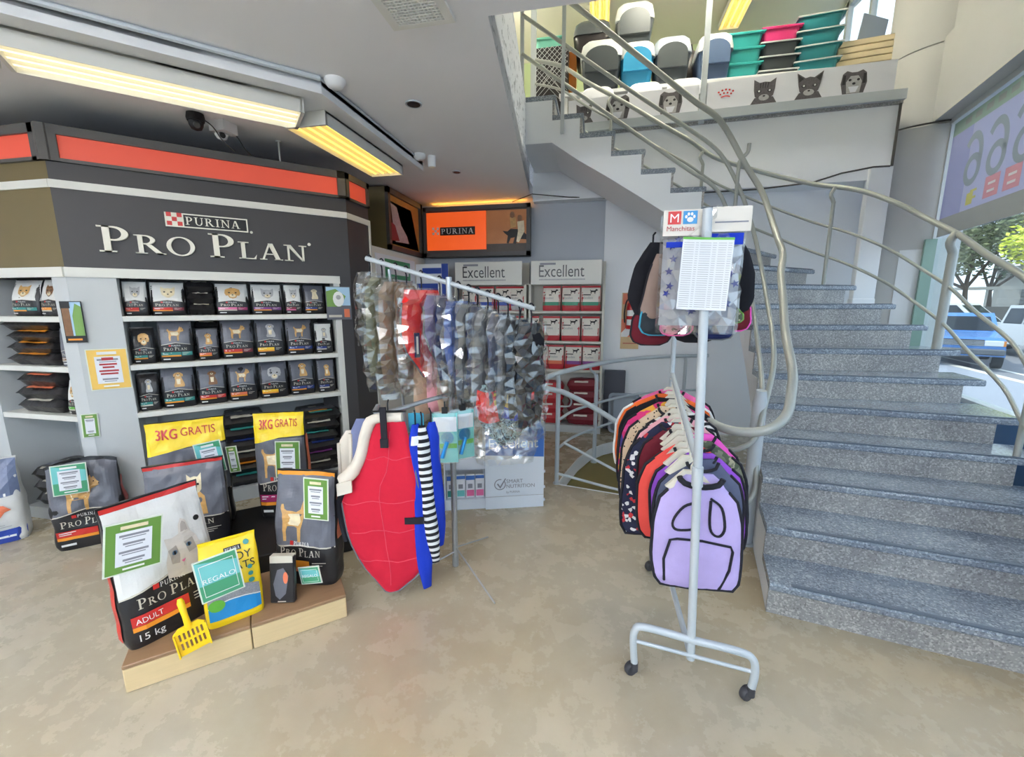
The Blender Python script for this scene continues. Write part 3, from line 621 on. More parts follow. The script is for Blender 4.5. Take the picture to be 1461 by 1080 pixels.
p = MB(); p.box(-.002, 1.68, -.014, .02, 1.776, 1.838); p.build('lower_band', 'unit white', unit)
lt = MB(); t, tw = s_serif('PRO PLAN', 1, .06, small=(0, 4)); k = 1.25 / tw
put3(lt, s_tf(t, k, .168, .185, 1.945), Ld, .022, 'letter cream'); put3(lt, s_disc(1.46, 2.085, .012), Ld, .01, 'letter cream'); lt.build('lettering', None, unit)
lg = MB(); logo(lg, lambda a, b, z: (a, -.012 - z, b), .546, 2.14, .494, .097); put(lg, s_disc(1.06, 2.145, .01), lambda a, b: (a, -.004, b), 'letter cream')
lg.box(.546, 1.04, -.012, 0, 2.14, 2.237, 'print black'); lg.build('logo_plate', None, unit)
p = MB(); p.box(0, .24, 0, .45, 0, 1.776); p.build('pillar_panel', 'unit grey', unit)
p = MB(); p.box(1.625, 1.675, 0, .45, 0, 1.80); p.build('side_panel', 'unit white', unit)
p = MB(); p.box(1.675, Lg, .001, .45, 0, 1.838); p.build('dark_edge_panel', 'unit dark', unit)
p = MB(); p.box(.24, 1.625, .44, .45, 0, 1.80); p.build('back_panel', 'unit grey', unit)
for z1 in (1.519, 1.177, .83):
    p = MB(); p.bbox(.24, 1.625, 0, .44, z1 - .038, z1, .003); p.build('shelf', 'unit white', unit)
p = MB(); p.box(.24, 1.625, .02, .44, 0, .11); p.build('plinth', 'unit grey', unit)
# return along the side wall
ret = thing('shelving_return', 'narrow dark return panel with short orange panel right of the diagonal shelving', 'shelving', (-2.14, 3.42, 0))
p = MB(); p.box(-2.5, -2.14, 3.42, 3.78, 0, 2.688); p.build('panel', 'unit dark', ret, world=True)
p = MB()
for y0, y1, z0, z1 in ((3.42, 3.78, 2.64, 2.69), (3.42, 3.78, 2.478, 2.498), (3.42, 3.46, 2.478, 2.69), (3.74, 3.78, 2.478, 2.69)): p.box(-2.14, -2.118, y0, y1, z0, z1)
p.build('panel_frame', 'unit frame', ret, world=True)
p = MB(); p.box(-2.14, -2.133, 3.46, 3.74, 2.498, 2.64); p.build('red_panel', 'red panel', ret, world=True)
p = MB(); p.box(-2.14, -2.13, 3.42, 3.785, 2.322, 2.37); p.box(-2.145, -2.128, 3.77, 3.79, 0, 2.37); p.build('white_strip', 'unit white', ret, world=True)
# wing at the left
p = MB(); p.prism([(-3.42, 2.145), (-3.385, 2.135), (-3.35, 2.16), (-3.35, 2.2), (-3.42, 2.2)], 2.478, 2.69); corner_ = p
wing = thing('shelving_wing', 'left shelving wing with brown header, red panel and stacks of lying black bags', 'shelving', (-4.6, 2.166, 0))
p = MB(); p.box(-6, -3.39, 2.168, 2.6, 1.838, 2.688); p.build('header', 'gold panel', wing, world=True)
p = MB()
for x0, x1, z0, z1 in ((-6, -3.39, 2.636, 2.69), (-6, -3.39, 2.478, 2.498), (-3.46, -3.39, 2.478, 2.69)): p.box(x0, x1, 2.145, 2.168, z0, z1)
p.build('panel_frame', 'unit frame', wing, world=True)
corner_.build('corner_post', 'unit frame', wing, world=True)
p = MB(); p.box(-6, -3.46, 2.162, 2.168, 2.498, 2.636); p.build('red_panel', 'red panel', wing, world=True)
p = MB(); p.box(-6, -3.394, 2.156, 2.168, 2.322, 2.37); p.build('white_strip', 'unit white', wing, world=True)
p = MB(); p.box(-6, -3.394, 2.152, 2.19, 1.776, 1.838); p.build('lower_band', 'unit white', wing, world=True)
p = MB(); p.box(-3.52, -3.395, 2.168, 2.6, 0, 1.776); p.build('side_panel', 'unit grey', wing, world=True)
p = MB(); p.box(-6, -4.22, 2.168, 2.6, 0, 1.776); p.build('side_panel', 'unit grey', wing, world=True)
p = MB(); p.box(-4.22, -3.52, 2.58, 2.6, 0, 1.776); p.build('back_panel', 'unit grey', wing, world=True)
for z1 in (1.519, 1.177, .83):
    p = MB(); p.bbox(-4.22, -3.52, 2.17, 2.58, z1 - .038, z1, .003); p.build('shelf', 'unit white', wing, world=True)
p = MB(); p.box(-4.22, -3.52, 2.19, 2.58, 0, .09); p.build('plinth', 'unit grey', wing, world=True)
# ================================================================ bags
STAND = [(.02, .80), (.0, .72), (.08, .60), (.10, .45), (.08, .25), (.10, 0), (.19, 0), (.19, .22), (.24, .34), (.45, .34), (.55, .32), (.56, 0), (.65, 0), (.66, .28), (.72, .42), (.76, .58), (.84, .60), (.97, .66), (1.0, .74), (.93, .80), (.86, .93), (.80, .88), (.76, .98), (.70, .86), (.64, .70), (.5, .64), (.2, .66), (.12, .70), (.08, .80)]
SIT = [(.25, 0), (.22, .12), (.28, .3), (.3, .5), (.28, .62), (.3, .75), (.22, .70), (.20, .86), (.34, .97), (.5, 1.0), (.66, .97), (.80, .86), (.78, .70), (.70, .75), (.70, .62), (.74, .5), (.82, .3), (.85, .1), (.8, 0)]
HEAD = [(.22, .30), (.10, .28), (.02, .5), (.06, .82), (.2, .92), (.35, .98), (.65, .98), (.8, .92), (.94, .82), (.98, .5), (.90, .28), (.78, .30), (.70, .1), (.5, .02), (.30, .1)]
CAT = [(.1, .55), (.08, 1.0), (.3, .85), (.5, .88), (.7, .85), (.92, 1.0), (.9, .55), (.85, .3), (.6, .08), (.5, .05), (.4, .08), (.15, .3)]
for nm, c in {'film dark': (34, 33, 36), 'film grey': (104, 106, 116), 'film white': (222, 222, 220), 'film red': (190, 30, 44), 'film blue': (36, 62, 150), 'film yellow': (250, 214, 30)}.items(): mat(nm, c, .30, var=.06, scale=14, bump=.25)
for nm, c in {'pr gold': (206, 160, 96), 'pr brown': (132, 92, 58), 'pr cream': (232, 214, 180), 'pr silver': (176, 176, 178), 'pr teal': (52, 140, 134), 'pr red': (204, 48, 44), 'pr orange': (236, 150, 44), 'pr yellow': (246, 200, 40), 'pr purple': (132, 66, 140), 'pr pink': (226, 110, 160), 'pr magenta': (160, 40, 100), 'pr navy': (36, 58, 130), 'pr salmon': (226, 122, 86), 'pr green': (98, 178, 62), 'pr line': (206, 200, 186), 'pr burgundy': (126, 40, 58)}.items(): mat(nm, c, .35, var=.32 if nm in ('pr gold', 'pr brown', 'pr cream', 'pr silver') else 0., scale=38)
def lerp_tab(T, v):
    for (a, x), (b, y) in zip(T, T[1:]):
        if v <= b: return x + (y - x) * (v - a) / (b - a)
    return T[-1][1]
DP = [(0, .86), (.05, .97), (.2, 1), (.5, .92), (.75, .62), (.9, .26), (.96, .07), (1, .05)]
WP = [(0, .95), (.05, .99), (.3, 1.0), (.7, .985), (.92, .96), (1, .985)]
def bag_fn(w, h, d, seed, wr=.006, lean=0., n=4.5, slump=0.):
    def y_half(v): return d / 2 * lerp_tab(DP, v)
    def wrk(x, z, sgn):
        return wr * (noise.noise(Vector((x * 9 + seed, z * 7, sgn * 3 + seed))) + .5 * noise.noise(Vector((x * 22, z * 16 + seed, sgn)))) 
    def ring(t, v):
        a = w / 2 * lerp_tab(WP, v); b = y_half(v); ct, st = math.cos(t), math.sin(t)
        e = 2 / n; x = a * math.copysign(abs(ct) ** e, ct); y = b * math.copysign(abs(st) ** e, st)
        y += wrk(x, v * h, math.copysign(1, st)) * min(1, v * 6) + lean * v * h
        x += wr * .7 * noise.noise(Vector((math.copysign(1, ct) * 5 + seed, v * h * 9, 0)))
        return (x, y, v * h * (1 - slump * (x / w) ** 2 * v))
    def front(u, v, off=.003):
        if h > .35: off = off * 1.4 + .002
        a = w / 2 * lerp_tab(WP, v); X = max(-.995, min(.995, 2 * u - 1)); b = y_half(v); x = a * X
        y = -b * (1 - abs(X) ** n) ** (1 / n) + wrk(x, v * h, -1) * min(1, v * 6) + lean * v * h - off
        return (x, y, v * h * (1 - slump * (x / w) ** 2 * v))
    return ring, front
VS0 = [0, .02, .06, .14, .25, .38, .5, .62, .74, .84, .92, .96, 1]
VS1 = [0, .01, .02, .04, .06, .10, .14] + [.18 + .04 * i for i in range(19)] + [.93, .945, .96, .98, 1]
def bag_body(ring, m, parent, nt=28):
    mb = MB(); vs = []; VS = VS1 if nt > 40 else VS0
    for v in VS:
        for k in range(nt): vs.append(ring(2 * math.pi * (k + .5) / nt, v))
    fs = [(i * nt + k, i * nt + (k + 1) % nt, (i + 1) * nt + (k + 1) % nt, (i + 1) * nt + k) for i in range(len(VS) - 1) for k in range(nt)]
    fs += [tuple(reversed(range(nt))), tuple(range((len(VS) - 1) * nt, len(VS) * nt))]
    mb.add(vs, fs); return mb.build('bag_body', m, parent, smooth=True)
def pic(mb, F, kind, u0, v0, u1, v1, m, off=.004, w=1, h=1):
    pts = {'stand': STAND, 'sit': SIT, 'cat': CAT, 'head': HEAD, 'bat': CAT}[kind]; q = lambda S: s_tf(S, u1 - u0, v1 - v0, u0, v0)
    put(mb, q(s_poly(pts, 1)), lambda a, b: F(a, b, off), m)
    o2 = off + .001
    if kind == 'stand':
        put(mb, q(s_poly([(.2, .6), (.62, .62), (.68, .46), (.6, .36), (.25, .38)])), lambda a, b: F(a, b, o2), 'pr cream' if m == 'pr gold' else 'pr brown')
        put(mb, q(s_disc(.97, .72, .03, .03, 6)), lambda a, b: F(a, b, o2), 'print black'); put(mb, q(s_disc(.85, .78, .02, .025, 6)), lambda a, b: F(a, b, o2), 'print black')
    elif kind == 'sit':
        put(mb, q(s_disc(.5, .80, .11, .07, 8)), lambda a, b: F(a, b, o2), 'pr cream'); put(mb, q(s_poly([(.38, .55), (.62, .55), (.6, .2), (.4, .2)])), lambda a, b: F(a, b, o2), 'pr cream')
        for x, y, r_ in ((.5, .83, .045), (.39, .90, .03), (.61, .90, .03)): put(mb, q(s_disc(x, y, r_, r_ * .8, 6)), lambda a, b: F(a, b, o2 + .001), 'print black')
    else:
        put(mb, q(s_disc(.5, .28, .2, .16, 8)), lambda a, b: F(a, b, o2), 'pr cream')
        for x, y, r_ in ((.5, .35, .06), (.3, .55, .07), (.7, .55, .07)): put(mb, q(s_disc(x, y, r_, r_ * .8, 7)), lambda a, b: F(a, b, o2 + .001), 'print black')
_pp = s_serif('PRO PLAN', 1, .1, small=(0, 4)); _pu = s_serif('PURINA', 1, .16)
def pp_print(F, w, h, parent, upper, kind, pm, bars, pbox=(.28, .5, .78, .84), chev=(.40, .46), top_line=None, cap=None, weight=None, pp=True, small=True):
    mb = MB()
    lo = lambda u: chev[0] + (chev[1] - chev[0]) * (1 - abs(2 * u - 1))
    hi = .965 if cap is None else cap[0]
    mb.grid(lambda a, b: F(.01 + .98 * a, lo(a) + (hi - lo(a)) * b, .002), 24 if h > .35 else 10, 24 if h > .35 else 8, upper)
    mb.grid(lambda a, b: F(.01 + .98 * a, lo(a) - .012 + .012 * b, .003), 10, 1, 'pr line')
    if top_line: mb.grid(lambda a, b: F(.01 + .98 * a, .955 + .035 * b, .003), 10, 1, top_line)
    if kind: pic(mb, F, kind, *pbox, pm)
    if pp:
        k = .66 / _pp[1]; put(mb, s_tf(_pp[0], k, .075, .14, .275), lambda a, b: F(a, b, .004), 'pr line')
        put(mb, s_rect(.30, .368, .36, .405), lambda a, b: F(a, b, .004), 'logo red')
        k = .26 / _pu[1]; put(mb, s_tf(_pu[0], k, .036, .37, .368), lambda a, b: F(a, b, .004), 'print white')
    if bars:
        c1, c2, c3 = bars
        put(mb, s_rect(.06, .165, .62, .235, 5, 1), lambda a, b: F(a, b, .003), c1); put(mb, s_rect(.06, .13, .62, .163, 5, 1), lambda a, b: F(a, b, .003), c2)
        if c3: put(mb, s_rect(.64, .15, .94, .235, 4, 1), lambda a, b: F(a, b, .003), c3)
        for i in range(0 if weight else 2): put(mb, s_rect(.10, .212 - i * .022, .36 - i * .1, .222 - i * .022), lambda a, b: F(a, b, .004), 'print white')
        for i in range(3): put(mb, s_rect(.67, .215 - i * .022, .88 - i * .05, .222 - i * .022), lambda a, b: F(a, b, .004), 'pr line')
    if weight: put(mb, s_tf(s_text(weight, 1), .05 * h / w, .05, .1, .055), lambda a, b: F(a, b, .004), 'print white')
    else: put(mb, s_rect(.1, .06, .3, .085), lambda a, b: F(a, b, .004), 'print white')
    return mb.build('printed_front', None, parent)
def bag(label, w, h, d, loc, rz, body, group=None, seed=1, wr=.006, lean=0., slump=0., name='pet_food_bag', rx=0., **kw):
    t = thing(name, label, 'bag', loc, rz, group); t.rotation_euler = (rx, 0, rz)
    ring, front = bag_fn(w, h, d, seed, wr, lean, slump=slump); bag_body(ring, body, t, 72 if h > .35 else 28)
    if kw: pp_print(front, w, h, t, **kw)
    return t, front
def ul(x, y, z): c = math.cos(R(45)); return (-3.39 + (x - y) * c, 2.166 + (x + y) * c, z)   # unit-local to world
GRP = 'small kibble bags standing on the diagonal shelves'
B = lambda u, k, m, b, **q: dict(upper=u, kind=k, pm=m, bars=b, **q)
row1 = [(.245, .385, .257, B('film white', 'cat', 'pr silver', ('pr red', 'pr salmon', None)), 'white topped cat food bag at the left end of the top shelf'),
        (.39, .60, .272, B('film white', 'cat', 'pr cream', ('pr red', 'pr orange', 'pr burgundy')), 'white topped bag with red and orange bars, second on the top shelf'),
        (.775, 1.0, .27, B('film white', 'head', 'pr gold', ('pr pink', 'pr line', 'pr magenta')), 'white topped bag with pink bar on the top shelf'),
        (1.01, 1.235, .27, B('film white', 'cat', 'pr silver', ('pr purple', 'pr orange', 'pr purple')), 'white topped bag with purple bar on the top shelf'),
        (1.245, 1.38, .25, B('film white', 'cat', 'pr silver', ('pr burgundy', 'pr pink', None)), 'small white topped bag with burgundy bar on the top shelf'),
        (1.39, 1.56, .265, B('film grey', 'sit', 'pr cream', ('pr navy', 'pr orange', None)), 'grey topped bag with navy bar at the right end of the top shelf')]
row2 = [(.25, .39, .26, B('film dark', 'head', 'pr gold', ('pr teal', 'pr orange', None)), 'small dark bag with teal bar at the left end of the middle shelf'),
        (.40, .615, .314, B('film grey', 'stand', 'pr gold', ('pr teal', 'pr orange', 'pr teal')), 'grey topped bag with puppy and teal bar on the middle shelf'),
        (.625, .77, .239, B('film grey', 'sit', 'pr gold', ('pr salmon', 'pr orange', None)), 'small bag with sitting dog and salmon bar on the middle shelf'),
        (.78, 1.005, .314, B('film grey', 'stand', 'pr gold', ('pr red', 'pr orange', 'pr burgundy')), 'grey topped bag with red and orange bars on the middle shelf'),
        (1.012, 1.228, .314, B('film grey', 'sit', 'pr silver', ('pr yellow', 'pr orange', None)), 'grey topped bag with yellow bar on the middle shelf'),
        (1.235, 1.448, .305, B('film grey', 'stand', 'pr gold', ('pr navy', 'pr orange', 'pr navy')), 'grey topped bag with navy bar on the middle shelf'),
        (1.455, 1.60, .263, B('film white', 'sit', 'pr silver', ('pr navy', 'pr line', None)), 'small pale bag with navy foot at the right end of the middle shelf')]
row3 = [(.245, .375, .274, B('film dark', 'sit', 'pr silver', ('pr teal', 'pr line', None)), 'small dark bag with sitting dog at the left end of the lowest standing row'),
        (.38, .59, .315, B('film grey', 'sit', 'pr gold', ('pr teal', 'pr orange', 'pr teal')), 'bag with golden puppy and teal bar on the lower shelf'),
        (.595, .79, .305, B('film grey', 'sit', 'pr brown', ('pr red', 'pr orange', 'pr red')), 'bag with brown puppy and red bar on the lower shelf'),
        (.795, 1.0, .31, B('film grey', 'stand', 'pr gold', ('pr salmon', 'pr orange', None)), 'bag with standing golden dog and salmon bar on the lower shelf'),
        (1.01, 1.225, .305, B('film grey', 'head', 'pr silver', ('pr yellow', 'pr orange', None)), 'bag with pale bulldog and yellow bar on the lower shelf'),
        (1.23, 1.435, .318, B('film grey', 'sit', 'pr gold', ('pr navy', 'pr orange', 'pr navy')), 'bag with golden dog and navy bar on the lower shelf'),
        (1.45, 1.60, .29, B('film grey', 'sit', 'pr gold', ('pr navy', 'pr line', None)), 'small bag with navy bar at the right end of the lower shelf')]
for r_, (row, zs) in enumerate(((row1, 1.5195), (row2, 1.1775), (row3, .8305))):
    for i, (x0, x1, h, kw, lab) in enumerate(row):
        if zs + h > 1.766 and zs > 1.5: h = 1.766 - zs
        dd = .10 if x1 - x0 < .17 else .13
        bag(lab, x1 - x0 - .006, h, dd, ul((x0 + x1) / 2, .04 + dd / 2 + .02 * random.random(), zs), R(45) + random.uniform(-.05, .05), 'film dark', GRP, seed=r_ * 20 + i * 3.1, wr=.008, **kw)
# lying bags
def lying(label, w, d, h, loc, rz, bars, group, seed=1, body='film dark', name='lying_bag'):
    t = thing(name, label, 'bag', loc, rz, group); mb = MB(); nu, nv = 14, 10
    def P(u, v, sg):
        x, y = (u - .5), (v - .5); e = max(0, (1 - abs(2 * x) ** 9)) ** .33 * max(0, (1 - abs(2 * y) ** 9)) ** .33
        zz = h * .5 + sg * h * .5 * e + .006 * noise.noise(Vector((x * 9, y * 9, seed + sg)))*e
        wob = 1 + .03 * noise.noise(Vector((x * 5, y * 5, seed)))
        return (x * w * wob, y * d * wob, max(0, zz))
    mb.grid(lambda a, b: P(a, b, 1), nu, nv, body); mb.grid(lambda a, b: P(1 - a, b, -1), nu, nv, body); mb.build('bag_body', None, t, smooth=True)
    pm = MB(); off = lambda q: (q[0], q[1] - .003, q[2] + .003)
    x0 = .22
    for j, c in enumerate(bars):
        v0, v1 = (.035, .10) if j == 0 else (.11, .16)
        pm.grid(lambda a, b: off(P(x0 + (.55 - .1 * j) * a, v0 + (v1 - v0) * b, 1)), 8, 2, c)
    pm.grid(lambda a, b: off(P(.1 + .8 * a, .2 + .3 * b, 1)), 8, 4, 'film grey'); pm.grid(lambda a, b: off(P(.3 + .2 * a, .52 + .1 * b, 1)), 4, 2, 'pr line')
    pm.build('printed_front', None, t); return t
gs = 'black bags lying in stacks on the shelves'
for i in range(3): lying(['lowest', 'middle', 'uppermost'][i] + ' black bag of the stack lying between standing bags on the top shelf', .17, .34, .085, ul(.69, .22, 1.5195 + i * .083), R(45), ('pr line',), gs, 3 + i)
for i in range(4): lying(['lowest', 'second lowest', 'second highest', 'highest'][i] + ' black bag lying behind the small salmon bag on the middle shelf', .17, .24, .075, ul(.70, .31, 1.1775 + i * .072), R(45), ('pr line',), gs, 13 + i)
ORD = ['lowest', 'second lowest', 'third lowest', 'third highest', 'second highest', 'highest']
for i in range(6): lying(ORD[i] + ' black bag in the stack between the two yellow topped bags', .30, .38, .105, ul(.86 + .01 * (i % 2), .22, .11 + i * .098), R(45), (['pr teal', 'pr orange', 'pr line', 'pr navy', 'pr teal', 'pr line'][i], 'pr line'), gs, 23 + i)
for i in range(6): lying(ORD[i] + ' black bag in the stack at the right end under the shelves', .34, .38, .10, ul(1.42 + .012 * (i % 3), .21, .11 + i * .092), R(45) + .06 * (i % 3 - 1), (['pr line', 'pr purple', 'pr navy', 'pr teal', 'pr line', 'pr teal'][i], ['pr purple', 'pr orange', 'pr line', 'pr teal', 'pr orange', 'pr orange'][i]), gs, 33 + i)
# wing goods
def wl_(x, y, z): return (x, y, z)
bag('white topped bag with cat face leaning at the left of the wing top shelf', .24, .255, .14, (-3.93, 2.30, 1.5195), .05, 'film dark', seed=61, **B('film white', 'cat', 'pr gold', ('pr teal', 'pr orange', 'pr teal'), chev=(.42, .45)))
bag('white topped bag with orange bar at the right of the wing top shelf', .20, .255, .13, (-3.66, 2.28, 1.5195), .0, 'film dark', seed=62, **B('film white', 'cat', 'pr brown', ('pr orange', 'pr line', None)))
for i in range(4): lying(['lowest', 'second lowest', 'second highest', 'highest'][i] + ' black bag of the stack on the second wing shelf', .46 - .02 * (i % 2), .36, .085, (-3.86 + .015 * (i % 3 - 1), 2.37, 1.1775 + i * .080), .04 * (i % 2), ('pr orange',), gs, 43 + i)
for i in range(3): lying(['lowest', 'middle', 'uppermost'][i] + ' black bag of the stack on the third wing shelf', .40, .36, .10, (-3.90 + .02 * i, 2.37, .8305 + i * .094), .05 * (i % 2), ('pr salmon', 'pr line') if i else ('pr line',), gs, 53 + i)
bag('brown grey sachet standing upright beside the lying bags on the second wing shelf', .11, .26, .05, (-3.57, 2.24, 1.1775), .35, 'film grey', seed=63, **B('film grey', 'head', 'pr cream', ('pr brown', 'pr line', None)))
bag('small white bag with green bar at the right of the third wing shelf', .12, .25, .08, (-3.60, 2.25, .8305), .0, 'film dark', seed=64, **B('film white', 'head', 'pr gold', ('pr green', 'pr line', None)))
for i in range(3): lying(['lowest', 'middle', 'uppermost'][i] + ' plain black bag of the pile on the wing floor behind the big bags', .30, .3, .11, (-3.98, 2.36, .092 + i * .1), .1, ('pr line',), gs, 58 + i)
# ================================================================ lights and ceiling fittings
mat('tube warm', (255, 232, 150), .4, emit=.60, emit_rgb=(255, 214, 100)); mat('tube white', (255, 246, 214), .4, emit=.62, emit_rgb=(255, 242, 200))
mat('tube fill', (255, 246, 226), .4, emit=30.0, emit_rgb=(245, 246, 250)); mat('tube upper fill', (255, 246, 226), .4, emit=40.0, emit_rgb=(255, 250, 232)); mat('tube upstairs', (255, 244, 200), .4, emit=.8, emit_rgb=(255, 216, 100))  # the two strongest tubes are emitters of the added fill lamps
mat('lamp tray', (240, 236, 222), .35); mat('lamp housing', (226, 226, 220), .4)
def fill_lamp(label, loc, rz, L, tube):
    # unseen fill lamp added to brighten room and ceiling; bare tubes on a batten
    t = thing('fill_light', label, 'light', loc, rz)
    p = MB(); p.bbox(-L / 2, L / 2, -.03, .03, 0, .05, .006, 'lamp housing'); p.build('housing', None, t)
    for s in (-1, 1):
        q = MB(); q.tube([(-L / 2, s * .055, .03), (L / 2, s * .055, .03)], .016, 8, tube); q.build('tube', None, t, smooth=True)
        q = MB(); q.tube([(s * L * .4, 0, .05), (s * L * .4, 0, (2.87 if loc[2] < 3 else 5.45) - loc[2])], .004, 6, 'lamp housing'); q.build('suspension_rod', None, t)
    return t
def luminaire(label, loc, rz, L, tube, w=.30, n=4):
    t = thing('fluorescent_light', label, 'light', loc, rz)
    p = MB(); h = .085
    p.box(-L / 2, L / 2, -w / 2, w / 2, h - .012, h, 'lamp tray')
    for s in (-1, 1): p.add([(-L / 2, s * w / 2, 0), (L / 2, s * w / 2, 0), (L / 2, s * (w / 2 - .004), 0), (-L / 2, s * (w / 2 - .004), 0), (-L / 2, s * w / 2, h), (L / 2, s * w / 2, h), (L / 2, s * (w / 2 - .02), h), (-L / 2, s * (w / 2 - .02), h)], [(0, 1, 2, 3), (0, 4, 5, 1), (3, 2, 6, 7), (0, 3, 7, 4), (1, 5, 6, 2)], 'lamp housing')
    for s in (-1, 1): p.box(s * L / 2 - .01, s * L / 2 + .01, -w / 2, w / 2, 0, h, 'lamp housing')
    p.build('housing', None, t)
    for i in range(n):
        y = -w / 2 + w * (i + .5) / n; q = MB(); q.tube([(-L / 2 + .012, y, .032), (L / 2 - .012, y, .032)], .014, 8, tube); q.build('tube', None, t, smooth=True)
        if i:
            y2 = -w / 2 + w * i / n; q = MB(); q.add([(-L / 2 + .012, y2 - .012, h - .012), (L / 2 - .012, y2 - .012, h - .012), (L / 2 - .012, y2, .012), (-L / 2 + .012, y2, .012), (L / 2 - .012, y2 + .012, h - .012), (-L / 2 + .012, y2 + .012, h - .012)], [(0, 1, 2, 3), (3, 2, 4, 5)], 'lamp tray'); q.build('reflector', None, t)
    return t
luminaire('long white fluorescent light running diagonally above the dark shelving unit', (-2.355, 2.14, 2.745), R(45), 1.27, 'tube white')
luminaire('yellow glowing fluorescent light between the long diagonal light and the back wall', (-1.92, 3.22, 2.745), R(90), 1.10, 'tube warm')
luminaire('fluorescent light whose end just shows at the left edge of the photo', (-3.28, 1.20, 2.745), R(45), 1.27, 'tube white')
for i, (x, y) in enumerate(((-1.6, -.6), (-1.6, -2.4), (-4.3, -.8), (.7, -1.3))): fill_lamp(['fluorescent ceiling light nearest behind the viewpoint', 'fluorescent ceiling light by the shopfront', 'fluorescent ceiling light at the left behind the viewpoint', 'fluorescent ceiling light at the right behind the viewpoint'][i], (x, y, 2.55), 0, 1.5, 'tube fill')  # fill lamps added out of view to brighten the shop
# soffit that carries the lights
so = MB(); cc = math.cos(R(45))
def sp(x, y): return (-2.355 + (x - y) * cc, 2.14 + (x + y) * cc)     # along / perpendicular(+ towards shelves) of the diagonal
A0, A1 = sp(-3.5, -.36), sp(.52, -.36); 
so.prism([A0, (-1.60, 2.19 + .20), (-1.60, 3.82), (-2.07, 3.82), (-2.07, 2.64), sp(-3.5, .15)], 2.832, 2.87); struct(so.build('ceiling_soffit', 'white paint'))
ed = MB(); ed.prism([A0, (-1.60, 2.39), (-1.60, 3.84), (-1.63, 3.84), (-1.63, 2.40), sp(-3.5, -.33)], 2.79, 2.868); struct(ed.build('trim_soffit_edge', 'white paint'))
tk = MB(); tk.tube([(A0[0] + .02, A0[1] - .02, 2.855), (-1.585, 2.36, 2.855)], .014, 8); tk.tube([(-1.585, 2.36, 2.855), (-1.585, 3.7, 2.855)], .008, 6); struct(tk.build('trim_cable_duct', 'rail light'))
# vent grille
vg = thing('ceiling_vent', 'square white grille vent set in the ceiling at the top of the photo', 'vent', (-.83, 1.92, 2.87))
p = MB()
for x0, x1, y0, y1 in ((-.98, -.94, 1.78, 2.06), (-.72, -.68, 1.78, 2.06), (-.94, -.72, 1.78, 1.81), (-.94, -.72, 2.03, 2.06)): p.box(x0, x1, y0, y1, 2.855, 2.869)
p.build('frame', 'lamp housing', vg, world=True)
for i in range(13): q = MB(); x = -.932 + i * .0175; q.box(x, x + .006, 1.81, 2.03, 2.857, 2.867); q.build('slat', 'lamp housing', vg, world=True)
for i in range(12): q = MB(); y = 1.822 + i * .0175; q.box(-.94, -.72, y, y + .006, 2.855, 2.865); q.build('slat', 'lamp housing', vg, world=True)
def lathe_thing(name, label, cat, loc, prof, m, rot=None):
    p = MB(); p.lathe(prof, 20); o = p.build(name, m, None, smooth=True); o.location = loc
    if rot: o.rotation_euler = rot
    return tag(o, label, cat)
lathe_thing('smoke_detector', 'round white smoke detector at the bend of the ceiling soffit', 'detector', (-1.53, 2.42, 2.825), [(.03, 0), (.045, .008), (.05, .02), (.058, .03), (.058, .045)], 'white paint')
lathe_thing('smoke_detector', 'round white detector near the far end of the yellow light', 'detector', (-1.56, 3.66, 2.825), [(.03, 0), (.04, .008), (.05, .02), (.055, .03), (.055, .045)], 'white paint')
sd = thing('motion_sensor', 'small white cylindrical sensor on the ceiling beside the yellow light', 'sensor', (-1.47, 3.72, 2.78))
p = MB(); p.lathe([(.03, 0), (.034, .01), (.034, .09)], 16); p.build('body', 'white paint', sd, True)
p = MB(); p.lathe([(.02, -.004), (.025, .0)], 16); p.build('lens', 'lamp tray', sd, True)
for i, (x, y, r_) in enumerate(((-1.21, 2.78, .042), (-1.40, 4.18, .035))):
    t = thing('downlight', ['empty black downlight hole in the middle of the ceiling', 'small downlight hole near the framed orange sign'][i], 'light', (x, y, 2.866))
    p = MB(); p.lathe([(r_, -.002), (r_ * 1.25, -.004), (r_ * 1.3, .003)], 20); p.build('rim', 'rail light', t, True)
    p = MB(); p.lathe([(r_ * .98, -.0045), (r_, -.004)], 20); p.build('recess', 'black', t)
# dome cameras
for i, (x, y) in enumerate(((-2.72, 2.62), (-2.70, 2.80))):
    t = thing('dome_camera', ['black dome security camera above the shelving header', 'white dome security camera beside the black one'][i], 'camera', (x, y, 2.87), R(20)); bm_ = 'black' if i == 0 else 'white paint'
    p = MB(); p.lathe([(.05, 0), (.055, -.03), (.05, -.05)], 18); p.build('base', bm_, t, True)
    p = MB(); p.lathe([(.045, -.05), (.042, -.075), (.03, -.098), (.008, -.106)], 18); p.build('dome', bm_, t, True)
    p = MB(); p.tube([(.015, -.03, -.075), (.03, -.052, -.092)], .018, 12); p.build('lens', 'black' if i else 'unit frame', t, True)
    p = MB(); p.tube(smooth_path([(.03, .03, -.02), (.08, .05, -.06), (.10, .12, -.12), (.14, .2, -.17)], 4), .004, 6); p.build('cable', 'cable', t, True)
p = MB(); p.box(-2.72, -2.60, 2.72, 2.84, 2.80, 2.869); tag(p.build('junction_box', 'white paint'), 'white junction box above the white dome camera', 'box')
p = MB(); p.tube([(-2.52, 3.15, 2.69), (-2.52, 3.15, 2.87)], .006, 8); p.lathe([(.02, 2.86), (.02, 2.869)], 10, c=(-2.52, 3.15, 0)); tag(p.build('hanging_rod', 'lamp housing'), 'thin white rod between ceiling and dark header', 'rod')
